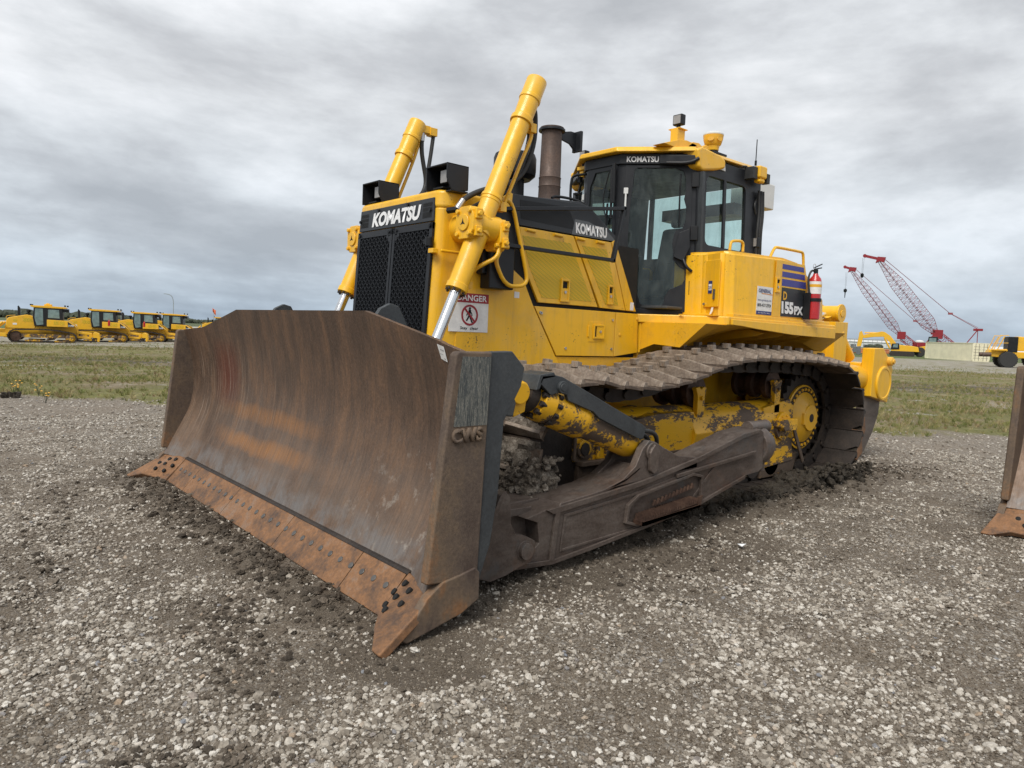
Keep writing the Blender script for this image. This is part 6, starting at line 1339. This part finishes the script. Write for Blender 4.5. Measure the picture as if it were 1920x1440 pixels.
text('H A P O S C', 'container_letters', (9.6, .03, 1.75), (-1, 0, 0), (0, 0, 1), 6.0, .62, 'navy', c2, .02, .01)

# cranes: lattice booms, gantry, upperworks and crawlers
def lattice(mb, a, b_, wa, wb, bays, r, twist=.45, mid=.16, tail=.30):
    a, b_ = Vector(a), Vector(b_); d = (b_-a).normalized(); u = d.cross(Vector((0, 0, 1))).normalized(); w = d.cross(u)
    u, w = u*math.cos(twist)+w*math.sin(twist), w*math.cos(twist)-u*math.sin(twist)
    def cs(t):
        s = 1 if mid < t < 1-tail else (lerp(.25, 1, t/mid) if t <= mid else lerp(1, .28, (t-1+tail)/tail)); hw = lerp(wa, wb, t)/2*s
        p = a.lerp(b_, t); return [p+u*hw+w*hw, p-u*hw+w*hw, p-u*hw-w*hw, p+u*hw-w*hw]
    S_ = [cs(i/bays) for i in range(bays+1)]
    for i in range(bays):
        for k in range(4):
            mb.cyl(S_[i][k], S_[i+1][k], r*.8, n=5); 
            mb.cyl(S_[i][k if i % 2 else (k+1) % 4], S_[i+1][(k+1) % 4 if i % 2 else k], r*.5, n=4)
            if i % 2 == 0: mb.cyl(S_[i][k], S_[i][(k+1) % 4], r*.5, n=4)
def crane(name, label, base_u, d, foot, head, w, bays, jib, mast, joint, hooks, tail_gantry):
    base = spot(base_u, d); c = thing(name, label, 'crane', base); c.rotation_euler.z = facing(base_u); inv = Matrix.Rotation(-facing(base_u), 3, 'Z')
    Q = lambda u, v, dd=0: inv @ (at(u, v, d+dd)-base)
    k = d/1331
    ft, hd_ = Q(*foot), Q(*head)
    mb = B(); lattice(mb, ft, hd_, w, w*.9, bays, .07, .5); mb.build('lattice_boom', 'crane_pale', c, smooth=False)
    dd_ = (hd_-ft).normalized(); up = Vector((-dd_.z, 0, dd_.x))
    mb = B(); mb.prism([(hd_.x, hd_.z), (hd_.x-.9, hd_.z-.4), (hd_.x-.5, hd_.z+1.1), (hd_.x+.2, hd_.z+1.0), (hd_.x+1.2, hd_.z+.9), (hd_.x+.9, hd_.z-.3)], 1, hd_.y-.5, hd_.y+.5)
    j = Q(*jib); mb.bar((hd_.x, hd_.y, hd_.z+.5), (j.x, hd_.y, j.z), .5, .6); mb.cyl((j.x, hd_.y-.3, j.z), (j.x, hd_.y+.3, j.z), .42, n=14); bh = mb.build('boom_head', 'crane_red', c)
    mb = B(); L0 = ft; mb.box(ft.x-.9, ft.x+1.2, ft.y-1, ft.y+1, ft.z-.9, ft.z+1.2); lattice(mb, ft, Vector((ft.x+4.2, ft.y, 1.4)), 1.8, 1.6, 6, .12, .2, .05, .05); mb.build('boom_foot', 'crane_red', c, smooth=False)
    m_ = Q(*mast); mb = B()
    for yy in (-1, 1): mb.bar((m_.x, yy, m_.z), (m_.x-3.0, yy, 1.5), .22, .22); mb.bar((m_.x, yy, m_.z), (m_.x+.1, yy, 1.5), .12, .12)
    mb.box(m_.x-.9, m_.x+1.0, -1.2, 1.2, m_.z-.25, m_.z+.25); mb.build('gantry', 'crane_red', c, smooth=False)
    jt = Q(*joint); mb = B()
    for yy in (-.35, .35):
        mb.cyl((hd_.x+.4, yy+hd_.y, hd_.z+1), (jt.x, yy, jt.z), .055, n=5); mb.cyl((jt.x, yy, jt.z), (m_.x, yy, m_.z+.2), .055, n=5); mb.cyl((jt.x, yy, jt.z+.1), (m_.x, yy, m_.z+.5), .03, n=5)
    mb.box(jt.x-.5, jt.x+.5, -.5, .5, jt.z-.2, jt.z+.25); mb.build('pendant_lines', 'crane_pale', c, smooth=False)
    for (u0, v0, v1, rr_) in hooks:
        p0, p1 = Q(u0, v0), Q(u0, v1); mb = B()
        for yy in (-.15, .15): mb.cyl((p0.x+yy, hd_.y+yy, p0.z), (p0.x+yy*.5, hd_.y+yy, p1.z), .03, n=4)
        hk = mb.build('hoist_line', 'rubber', c); mb = B(); mb.lathe((p0.x, hd_.y, p1.z+.35), (0, 0, -1), [(0, .1), (.25, rr_), (.8, rr_), (1.1, .15), (2.6 if rr_ > .38 else 1.2, .09)], 10); mb.build('hook_block', 'black', hk)
    mb = B(); mb.box(ft.x+3, m_.x+1.5, -1.5, 1.5, 1.3, 3.0); mb.build('upper_house', 'crane_red', c, bevel=.05)
    for s in (-1, 1):
        x0, x1 = ft.x+1.2, m_.x+.6; mb = B(); mb.prism([(x0, .5), (x0+.4, .05), (x1-.4, .05), (x1, .5), (x1-.4, 1.0), (x0+.4, 1.0)], 1, s*1.6, s*2.6); mb.build('crawler', 'dark_steel', c, bevel=.04)
    return c
crane('crane', 'taller of two red lattice boom cranes, behind the cream container', 1800, 170, (1757, 628), (1650, 490), 2.35, 34, (1620, 478), (1833, 619), (1782, 588), [(1617, 482, 513, .38)], None)
crane('crane', 'shorter red lattice boom crane left of the taller one, hook block hanging', 1722, 200, (1689, 630), (1597, 508), 1.9, 32, (1584, 500), (1752, 626), (1716, 602), [(1587, 510, 543, .45)], None)

# excavator
X_ = thing('excavator', 'yellow excavator with arched boom and bucket down, left of the cranes', 'excavator', spot(1668, 125)); X_.rotation_euler.z = facing(1668)
k = 125/1331; ex_ = lambda u, v: ((u-1668)*k, (664-v)*k)
mb = B(); mb.prism([ex_(*p) for p in ((1622, 631), (1624, 626), (1653, 619), (1658, 620), (1668, 627), (1678, 640), (1676, 647), (1671, 648), (1667, 638), (1656, 629), (1640, 630), (1624, 633))], 1, -.35, .35); bo = mb.build('boom', 'bg_yellow', X_, bevel=.04)
mb = B(); mb.prism([ex_(*p) for p in ((1615, 622), (1619, 619), (1623, 628), (1619, 650), (1613, 650))], 1, -.25, .25); mb.build('stick', 'bg_yellow', X_, bevel=.03)
mb = B(); mb.cyl((ex_(1613, 648)[0], 0, ex_(1613, 648)[1]), (ex_(1616, 624)[0], 0, ex_(1616, 624)[1]), .09); mb.cyl((ex_(1624, 622.5)[0], 0, ex_(1624, 622.5)[1]), (ex_(1649, 622)[0], 0, ex_(1649, 622)[1]), .12); mb.cyl((ex_(1658, 631)[0], -.5, ex_(1658, 631)[1]), (ex_(1668, 650)[0], -.5, ex_(1668, 650)[1]), .14); mb.build('cylinders', 'bg_yellow', X_)
mb = B(); mb.prism([ex_(*p) for p in ((1608, 650), (1619, 648), (1620, 664), (1614, 665), (1611, 660), (1601, 662))], 1, -.8, .8); mb.build('bucket', 'steel_grey', X_, bevel=.05)
mb = B(); mb.prism([ex_(*p) for p in ((1670, 655), (1671, 646), (1684, 643), (1702, 644), (1714, 646), (1716, 655))], 1, -1.4, 1.4); mb.build('upper_body', 'bg_yellow', X_, bevel=.08)
mb = B(); mb.prism([ex_(*p) for p in ((1670, 652), (1671, 641), (1683, 640), (1684, 651))], 1, -1.5, -.6); cbx = mb.build('cab', 'cab_black', X_, bevel=.05); mb = B(); mb.prism([ex_(*p) for p in ((1673, 648), (1674, 642.5), (1681, 642), (1681, 648))], 1, -1.51, -1.5); mb.build('cab_window', 'bg_glass', cbx)
for s in (-1, 1):
    mb = B(); mb.prism([ex_(*p) for p in ((1667, 660), (1671, 654.5), (1706, 654.5), (1710, 660), (1706, 665), (1671, 665))], 1, s*.9, s*1.6); mb.build('track', 'dark_steel', X_, bevel=.05)
mb = B()
for i in range(6): x, z = ex_(1633+i*2.2, 628-i*.25); mb.box(x, x+.13, -.36, -.352, z-.02, z+.16)
# wheel loader
Wl = thing('wheel_loader', 'wheel loader with black lift arms and orange hub, half hidden by the cream container', 'wheel loader', spot(1732, 124)); Wl.scale = (1.15, 1.15, 1.15); Wl.rotation_euler.z = facing(1735)
for x in (-.5, 2.9):
    for s in (-1, 1):
        mb = B(); mb.lathe((x, s*.75, .72), (0, s, 0), [(0, .45), (0, .68), (.08, .74), (.45, .74), (.53, .66), (.53, .36)], 24); ty = mb.build('wheel', 'tyre', Wl)
        mb = B(); mb.lathe((x, s*1.18, .72), (0, s, 0), [(0, .38), (.06, .38), (.04, .25), (.10, .14), (.10, .05)], 18); mb.build('rim', 'letter_yellow', ty)
mb = B(); mb.prism([(-.9, .7), (-.6, 1.5), (.4, 1.7), (3.6, 1.8), (3.7, 1.0), (.6, .8)], 1, -.7, .7); mb.build('body', 'bg_yellow', Wl, bevel=.06)
mb = B(); mb.prism([(.35, 1.6), (.5, 3.1), (1.7, 3.1), (1.75, 1.6)], 1, -.7, .7); cw = mb.build('cab', 'cab_black', Wl, bevel=.05); mb = B(); mb.prism([(.5, 1.8), (.62, 2.9), (1.5, 2.9), (1.55, 1.8)], 1, -.71, -.70); mb.build('cab_window', 'bg_glass', cw)
mb = B()
for s in (-1, 1): mb.prism([(-1.0, 1.35), (-.6, 1.6), (-.5, 1.35), (-1.9, .75), (-3.0, .45), (-3.1, .65), (-2.0, 1.0)], 1, s*.45, s*.6)
mb.build('lift_arms', 'cab_black', Wl, bevel=.03)
mb = B(); mb.prism([(-3.0, .85), (-2.9, .3), (-3.3, .1), (-4.1, .12), (-4.1, .2), (-3.4, .35), (-3.2, .85)], 1, -1.3, 1.3); mb.build('bucket', 'cab_black', Wl, bevel=.03)

# big rubber tyred tractor at the right edge
T_ = thing('wheel_dozer', 'large yellow rubber tyred machine with two black exhausts and railings at the right edge', 'tractor', spot(1905, 72)); T_.rotation_euler.z = facing(1905)+rad(12)
mb = B(); mb.prism([(-2.6, 1.35), (-2.4, 1.75), (-1.0, 1.85), (-.6, 1.6), (1.0, 1.6), (4.5, 1.6), (4.5, 1.0), (-1.2, .95), (-2.3, 1.05)], 1, -.9, .9); mb.build('chassis', 'bg_yellow', T_, bevel=.06)
mb = B(); mb.cyl((-3.0, -.9, 1.2), (-2.3, -.9, 1.25), .22); mb.cyl((-3.0, .9, 1.2), (-2.3, .9, 1.25), .22); mb.build('push_bumper', 'exhaust', T_)
mb = B(); mb.prism([(-.2, 1.7), (-.2, 3.15), (3.6, 3.0), (3.6, 1.7)], 1, -.75, .75); hdx = mb.build('hood', 'bg_yellow', T_, bevel=.06)
mb = B(); mb.box(-.95, -.1, -.95, .95, 1.55, 3.1); mb.build('radiator', 'black', T_, bevel=.04)
mb = B(); mb.box(.9, 2.6, -.77, -.75, 2.1, 2.9); mb.build('engine_opening', 'hole', hdx)
mb = B(); mb.prism([(1.0, 2.0), (1.4, 2.35), (3.4, 2.35), (3.4, 2.22), (1.5, 2.2), (1.2, 1.9)], 1, -1.6, -.8); mb.prism([(1.0, 2.0), (1.4, 2.35), (3.4, 2.35), (3.4, 2.22), (1.5, 2.2), (1.2, 1.9)], 1, .8, 1.6); mb.build('fender', 'bg_yellow', T_, bevel=.03)
mb = B()
for y in (-1.3, 1.3):
    mb.tube([(-2.2, y, 1.7), (-1.7, y, 3.2), (-1.0, y, 3.2)], .04, smooth=0); mb.tube([(-1.9, y, 1.7), (-1.35, y, 3.1)], .05, smooth=0); mb.tube([(-2.0, y, 2.4), (-1.0, y, 2.45)], .03, smooth=0)
mb.box(-2.3, -1.0, -1.35, 1.35, 1.68, 1.74); mb.build('railing', 'bg_yellow', T_)
for x, h in ((.9, 1.0), (2.1, .8)): mb = B(); mb.tube([(x, .2, 3.0), (x, .2, 3.0+h), (x-.12, .2, 3.2+h)], .11, n=10, smooth=1); mb.build('exhaust_pipe', 'black', T_)
for x in (-.9, 1.75, 6.2):
    for s in (-1, 1):
        if x == 6.2 and s == 1: pass
        mb = B(); rr_ = .95 if x > 0 else .8; mb.lathe((x, s*.85, rr_-.02), (0, s, 0), [(0, rr_*.5), (0, rr_*.93), (.1, rr_), (.55, rr_), (.65, rr_*.92), (.65, rr_*.5)], 28)
        for q in range(22): t = 2*math.pi*q/22; mb.bar((x+rr_*math.cos(t), s*.9, rr_-.02+rr_*math.sin(t)), (x+rr_*math.cos(t+.12), s*1.45, rr_-.02+rr_*math.sin(t+.12)), .1, .05, up=(math.cos(t), 0, math.sin(t)))
        ty = mb.build('wheel', 'tyre', T_, smooth=False); mb = B(); mb.lathe((x, s*1.35, rr_-.02), (0, s, 0), [(0, rr_*.5), (.1, rr_*.48), (.02, rr_*.3), (.08, rr_*.1)], 18); mb.build('rim', 'bg_yellow', ty)
mb = B(); mb.box(3.4, 7.5, -.8, .8, 1.2, 2.2); mb.build('rear_body', 'bg_yellow', T_, bevel=.08); mb = B(); mb.box(3.5, 5.0, -.7, .7, 2.2, 3.9); mb.build('cab', 'cab_black', T_, bevel=.06)

# pipe stacks, buildings, water tower, tent
Pn = spot(1618, 150)
for i, (u, w_, lab) in enumerate(((1590, 3.0, 'low stack of orange brown pipes behind the excavator bucket'), (1636, 2.6, 'low stack of orange brown pipes under the excavator boom'), (1652, 1.6, 'low stack of orange brown pipes nearest the excavator tracks'))):
    mb = B()
    for r_ in range(3):
        for q in range(7-r_): mb.cyl((-w_, (q-3+r_*.5)*.36, .2+r_*.32), (w_, (q-3+r_*.5)*.36, .2+r_*.32), .17, n=8)
    o = mb.build('pipe_stack', 'orange_pipe'); o.location = spot(u, 150); o.rotation_euler.z = facing(u); tag(o, lab, 'pipe stack', 'pipe stacks behind the excavator')
def house(u, d, w, h, dp, lab, name='warehouse', roof=True):
    t = thing(name, lab, 'building', spot(u, d)); t.rotation_euler.z = facing(u)
    mb = B(); mb.box(-w/2, w/2, 0, dp, -2, h); mb.build('wall', 'pale_wall', t); mb = B(); mb.prism([(-.6, h), (dp/2, h+dp*.08), (dp+.6, h), (dp+.6, h+.3), (dp/2, h+dp*.08+.3), (-.6, h+.3)], 0, -w/2-.5, w/2+.5); mb.build('roof', 'white_plastic', t)
    mb = B()
    for i in range(int(w/9)): mb.box(-w/2+3+i*9, -w/2+7+i*9, -.05, 0, 0, h*.55)
    mb.build('doors', 'steel_grey', t); return t
house(1618, 560, 42, 4.2, 20, 'long pale warehouse on the horizon behind the excavator')
mb = B(); 
for i in range(14): mb.box(-20+i*3, -19.7+i*3, 0, .3, 0, 5.6)
mb.box(-21, 22, 0, 1.2, 5.4, 6.2); o = mb.build('conveyor_gantry', 'pole_grey'); o.location = spot(1632, 520); o.rotation_euler.z = facing(1632); tag(o, 'thin raised grey gantry running above the pale warehouse on the horizon', 'gantry')
t = thing('water_tower', 'white capped round tower between the two cranes on the horizon', 'tower', spot(1723, 420)); mb = B(); mb.lathe((0, 0, 2.8), (0, 0, 1), [(0, 1.6), (1.2, 2.4), (2.2, 2.5), (2.9, 1.5), (3.1, .2)], 20); mb.build('tank', 'white_plastic', t); mb = B()
for a in range(6): mb.cyl((2.1*math.cos(a*1.047), 2.1*math.sin(a*1.047), -1), (1.9*math.cos(a*1.047), 1.9*math.sin(a*1.047), 3.2), .15, n=6)
mb.build('legs', 'pole_grey', t)
mb = B(); mb.loft([[(x, 8*math.cos(a), max(-.5, 3.2*math.sin(a))) for a in [math.pi*i/10 for i in range(11)]] for x in (-9, -8.5, 9)]); o = mb.build('tent', 'white_plastic'); o.location = spot(1868, 300); o.rotation_euler.z = facing(1868)+.9; tag(o, 'white rounded tent roof showing between container and the big tractor', 'tent')
# wood on the horizon
def wood(name, label, spans):
    mb = B(); rnd = random.Random(3)
    for (u0, u1, d0, d1, h0, h1, n) in spans:
        for i in range(n):
            u = rnd.uniform(u0, u1); d = rnd.uniform(d0, d1); p = spot(u, d); h = rnd.uniform(h0, h1)*(.75+.5*abs(noise.noise(Vector((u*.03, 0, 4))))); w = h*rnd.uniform(.6, 1.0)
            bm = bmesh.new(); bmesh.ops.create_icosphere(bm, subdivisions=2, radius=1)
            for v in bm.verts:
                nn_ = v.co.normalized(); k_ = 1+.35*noise.noise(nn_*2+Vector((i, u, 0)))+.35*noise.noise(nn_*5+Vector((i, u, 3)))
                v.co = Vector((nn_.x*w, nn_.y*w, nn_.z*h*.6))*k_ + Vector((p.x, p.y, p.z+h*.42))
            bm.verts.ensure_lookup_table(); mb.add([tuple(v.co) for v in bm.verts], [tuple(v.index for v in f.verts) for f in bm.faces]); bm.free()
    o = mb.build(name, 'bg_tree', smooth=False); tag(o, label, 'trees', kind='stuff')
wood('distant_wood', 'dark line of far trees along the horizon at the left', [(-60, 240, 820, 1000, 7, 11, 300), (200, 470, 1050, 1300, 5, 9, 260), (-400, -60, 800, 1000, 6, 10, 120), (470, 1500, 1300, 1600, 5, 8, 260)])
wood('distant_shrubs', 'dark shrubs and trees on the horizon at the right', [(1625, 1650, 380, 420, 1.6, 3.0, 30), (1714, 1732, 395, 410, 1.5, 2.6, 16), (1500, 1700, 1200, 1400, 4, 7, 60), (1850, 2100, 900, 1100, 4, 7, 60)])
# flowers, a soil lump and a scrap
for i, (u, v, lab) in enumerate(((27, 724, 'yellow flowering weed at the far left, at the edge of the gravel'), (34, 718, 'taller yellow flowering weed just right of the leftmost one'), (73, 727, 'yellow flowering weed, third from the left at the gravel edge'), (86, 740, 'small yellow flower low on the gravel edge, rightmost of the weeds'))):
    r_ = ray_dir(u, v+16); t_ = -1.5/r_.z; p = EYE + r_*t_; f_ = thing('wildflower', lab, 'flower', (p.x, p.y, 0), group='yellow wildflowers at the field edge'); rnd = random.Random(i)
    mb = B(); tops = []
    for q in range(5): a = rnd.uniform(0, 6.28); h = rnd.uniform(.10, .22); e = (math.cos(a)*.06, math.sin(a)*.06, h); tops.append(e); mb.tube([(0, 0, 0), (e[0]*.4, e[1]*.4, h*.6), e], .003, n=4, smooth=0)
    mb.build('stem', 'bg_tree', f_); mb = B()
    for e in tops: mb.lathe(e, (0, 0, 1), [(0, .004), (.006, .018), (.016, .012)], 8)
    mb.build('blossom', 'letter_yellow', f_)
r_ = ray_dir(20, 745); p = EYE + r_*(-1.5/r_.z); mb = B(); blob(mb, -.13, .13, -.10, .10, -.04, .09, .05, 77, .02); o = mb.build('soil_lump', 'mud_dark', smooth=False); o.location = (p.x, p.y, 0); tag(o, 'dark lump of soil at the left edge where gravel meets grass', 'soil lump')
r_ = ray_dir(1390, 1026); p = EYE + r_*(-1.5/r_.z); mb = B(); mb.loft([[(-.03, -.02, .0), (.03, -.015, .012), (.025, .02, .0), (-.02, .025, .014)], [(-.03, -.02, .004), (.03, -.015, .016), (.025, .02, .004), (-.02, .025, .018)]]); o = mb.build('paper_scrap', 'white', smooth=False); o.location = (p.x, p.y, .012); tag(o, 'small white scrap lying on the gravel beside the near track', 'litter')
# ------------------------------------------------------------------ loose stones, clods and grass (stuff)
def variant(name, kind, seed, mat):
    rnd = random.Random(seed); bm = bmesh.new()
    if kind == 'stone':
        bmesh.ops.create_icosphere(bm, subdivisions=2, radius=1)
        sc = Vector((1, rnd.uniform(.65, .95), rnd.uniform(.5, .75)))
        for v in bm.verts:
            n = v.co.normalized(); k = 1 + .5*noise.noise(n*1.5+Vector((seed*3.3, 0, 0))) + .22*noise.noise(n*3.5+Vector((0, seed*2.2, 0)))
            v.co = Vector((n.x*sc.x, n.y*sc.y, n.z*sc.z))*k
    elif kind == 'clod':
        bmesh.ops.create_icosphere(bm, subdivisions=3, radius=1)
        for v in bm.verts:
            n = v.co.normalized(); k = 1 + .5*noise.noise(n*1.6+Vector((seed*3.3, 0, 0))) + .4*noise.noise(n*5+Vector((0, seed*2.2, 0)))
            v.co = Vector((n.x, n.y*.85, n.z*.6))*k
    elif kind == 'grass':
        for i in range(16):
            a = rnd.uniform(0, 6.28); r = rnd.uniform(0, .09)*1.0; p = Vector((math.cos(a)*r, math.sin(a)*r, 0)); h = rnd.uniform(.35, 1.0); ln = Vector((math.cos(a+rnd.uniform(-1, 1)), math.sin(a+rnd.uniform(-1, 1)), 0))*h*rnd.uniform(.15, .6)
            w = Vector((-math.sin(a+1), math.cos(a+1), 0))*rnd.uniform(.010, .02)
            q = [p-w, p+w, p+ln*.35+Vector((0, 0, h*.6))+w*.8, p+ln*.35+Vector((0, 0, h*.6))-w*.8, p+ln+Vector((0, 0, h))]
            V = [bm.verts.new(x) for x in q]; bm.faces.new(V[:4]); bm.faces.new((V[3], V[2], V[4]))
    me = bpy.data.meshes.new(name); bm.to_mesh(me); bm.free(); me.materials.append(mat)
    if kind != 'grass': me.polygons.foreach_set('use_smooth', [kind == 'stone' and False]*len(me.polygons))
    return bpy.data.objects.new(name, me)
def inst_mat(name, stops, rough=.85, bs=.3):
    m, N, L, b, o = newmat(name); oi = N('ShaderNodeObjectInfo'); v = obj_vec(N, L)
    c = ramp(N, L, oi.outputs['Random'], stops); c = mixc(N, L, 1.0, c, ramp(N, L, noise_n(N, L, v, 2.2, 5, .7), [(.3, (.72,)*3), (.7, (1.2,)*3)]), 'MULTIPLY')
    setb(N, L, b, Base_Color=c, Roughness=rough); b.inputs['Specular IOR Level'].default_value = .3
    return m
stone_m = inst_mat('limestone_gravel', [(0, (.13, .108, .085)), (.35, (.25, .22, .182)), (.7, (.39, .355, .305)), (.95, (.58, .55, .50)), (.98, (.30, .23, .165)), (1, (.20, .21, .23))])
clod_m = inst_mat('soil_clods', [(0, (.040, .032, .024)), (.6, (.08, .065, .05)), (1, (.14, .115, .09))])
grit_m = inst_mat('brown_grit', [(0, (.06, .045, .032)), (.5, (.13, .105, .078)), (.85, (.24, .205, .165)), (1, (.42, .39, .34))])
grass_m = inst_mat('field_grass', [(0, (.11, .14, .035)), (.3, (.17, .19, .055)), (.55, (.26, .24, .09)), (.85, (.40, .33, .18)), (1, (.22, .14, .08))])
def collection(name, objs):
    c = bpy.data.collections.new(name)
    for o in objs: c.objects.link(o)
    return c
C_st = collection('stone_variants', [variant('stone', 'stone', i+1, stone_m) for i in range(7)])
C_gt = collection('grit_variants', [variant('grain', 'stone', i+11, grit_m) for i in range(3)])
C_cl = collection('clod_variants', [variant('clod', 'clod', i+1, clod_m) for i in range(4)])
C_gr = collection('grass_variants', [variant('grass_tuft', 'grass', i+1, grass_m) for i in range(6)])
def scatter(name, coll, pts, rot_full, mat, label):
    """pts: list of (x, y, z, scale, zscale)"""
    me = bpy.data.meshes.new(name); me.from_pydata([p[:3] for p in pts], [], [])
    a = me.attributes.new('sc', 'FLOAT_VECTOR', 'POINT'); a.data.foreach_set('vector', [v for p in pts for v in (p[3], p[3], p[4])])
    rr = me.attributes.new('rt', 'FLOAT_VECTOR', 'POINT'); R_ = random.Random(5)
    rr.data.foreach_set('vector', [v for p in pts for v in ((R_.uniform(-.5, .5), R_.uniform(-.5, .5), R_.uniform(0, 6.28)) if rot_full else (0, 0, R_.uniform(0, 6.28)))])
    me.materials.append(mat)
    ob = bpy.data.objects.new(name, me); COL.objects.link(ob); tag(ob, label, name.replace('_', ' '), kind='stuff')
    g = bpy.data.node_groups.new(name, 'GeometryNodeTree'); g.interface.new_socket('Geometry', in_out='INPUT', socket_type='NodeSocketGeometry'); g.interface.new_socket('Geometry', in_out='OUTPUT', socket_type='NodeSocketGeometry')
    n, l = g.nodes.new, g.links.new
    gi, go = n('NodeGroupInput'), n('NodeGroupOutput'); ip = n('GeometryNodeInstanceOnPoints'); ci = n('GeometryNodeCollectionInfo')
    ci.inputs['Collection'].default_value = coll; ci.inputs['Separate Children'].default_value = True; ci.inputs['Reset Children'].default_value = True
    l(gi.outputs[0], ip.inputs['Points']); l(ci.outputs[0], ip.inputs['Instance']); ip.inputs['Pick Instance'].default_value = True
    for nm, s in (('sc', 'Scale'), ('rt', 'Rotation')):
        q = n('GeometryNodeInputNamedAttribute'); q.data_type = 'FLOAT_VECTOR'; q.inputs[0].default_value = nm; l(q.outputs[0], ip.inputs[s])
    rv = n('FunctionNodeRandomValue'); rv.data_type = 'INT'
    rv.inputs[4].default_value = 0; rv.inputs[5].default_value = len(coll.objects)-1; l(rv.outputs[2], ip.inputs['Instance Index'])
    l(ip.outputs[0], go.inputs[0]); md = ob.modifiers.new('scatter', 'NODES'); md.node_group = g
    return ob
def wedge(n, r0, r1, power, a0=184, a1=276):
    """random spots round the standing place, in the sector the site shows"""
    for _ in range(n):
        r = (r0**power + random.random()*(r1**power-r0**power))**(1/power); a = rad(random.uniform(a0, a1))
        yield r, EYE.x+r*math.cos(a), EYE.y+r*math.sin(a)
def gcov(x, y): return fbm(x, y, .8, 21)*.45 + fbm(x, y, 2.6, 22)*.5
pts = []
for r, x, y in wedge(330000, 1.4, 12.5, 1.25):
    s_ = field_s(x, y)
    if s_ < -.1: continue
    cvr = gcov(x, y); d = dirtmask(x, y)
    if random.random() > min(1, max(.15, .58+cvr*2.1))*(1-.72*min(1, d)): continue
    s = .0042 + .0105*random.random()**2.2 + (.010*random.random() if random.random() < .05 else 0)
    if d > .4: s *= .85
    if random.random() < .004: s = random.uniform(.016, .026)
    pts.append((x, y, near_z(x, y)+s*.15, s, s*random.uniform(.8, 1.1)))
for r, x, y in wedge(330000//9, 10, 30, 1.4):
    s_ = field_s(x, y)
    if s_ < -.25 : continue
    s = random.uniform(.010, .022); pts.append((x, y, gz(x, y)+s*.1, s, s*.8))
scatter('gravel', C_st, pts, True, stone_m, 'pale crushed stone lying loose over the yard')
pts = []
for r, x, y in wedge(260000, 1.4, 8.5, 1.15):
    if field_s(x, y) < 0: continue
    s = .0018 + .0035*random.random()**2; pts.append((x, y, near_z(x, y)+s*.3, s, s))
scatter('grit', C_gt, pts, True, grit_m, 'fine brown grit between the stones')
pts = []
for _ in range(9000):
    a, b_, r, k = random.choice(DIRT[:10]); t = random.random(); x = lerp(a[0], b_[0], t)+random.gauss(0, r*.55); y = lerp(a[1], b_[1], t)+random.gauss(0, r*.55)
    if random.random() > k: continue
    s = .005 + .016*random.random()**3; pts.append((x, y, near_z(x, y)+s*.2, s, s))
for _ in range(9000//4):      # crumbs fallen off the tracks and pushed up at the blade
    a, b_, r, h_ = random.choice(RIDGE); t = random.random(); x = lerp(a[0], b_[0], t)+random.gauss(0, .13); y = lerp(a[1], b_[1], t)+random.gauss(0, .13)
    s = .008 + .026*random.random()**3; pts.append((x, y, near_z(x, y)+s*.25, s, s))
scatter('soil_clods', C_cl, pts, True, clod_m, 'dark damp soil clods along the blade and under the tracks')
pts = []
for r, x, y in wedge(110000, 11, 75, 1.05, 186, 272):
    s_ = field_s(x, y) + .6*fbm(x, y, .7, 5)
    if s_ > (.35 if random.random() < .12 else -.02): continue
    k = fbm(x, y, .45, 31, 5) + .5*fbm(x, y, 1.7, 32); dd = -s_
    if k < -.12 and random.random() < .8: continue
    if 20 < dd < 29.5 and random.random() < .8: continue
    if dd > 38 and random.random() < .8: continue
    s = random.uniform(.04, .12)*(1+max(0, k)*.9)
    if s_ > -1.6 and random.random() < .3: s *= 1.35
    pts.append((x, y, gz(x, y)-.01, s*1.7, s))
scatter('field_grass', C_gr, pts, False, grass_m, 'mixed green and dry grass covering the field')
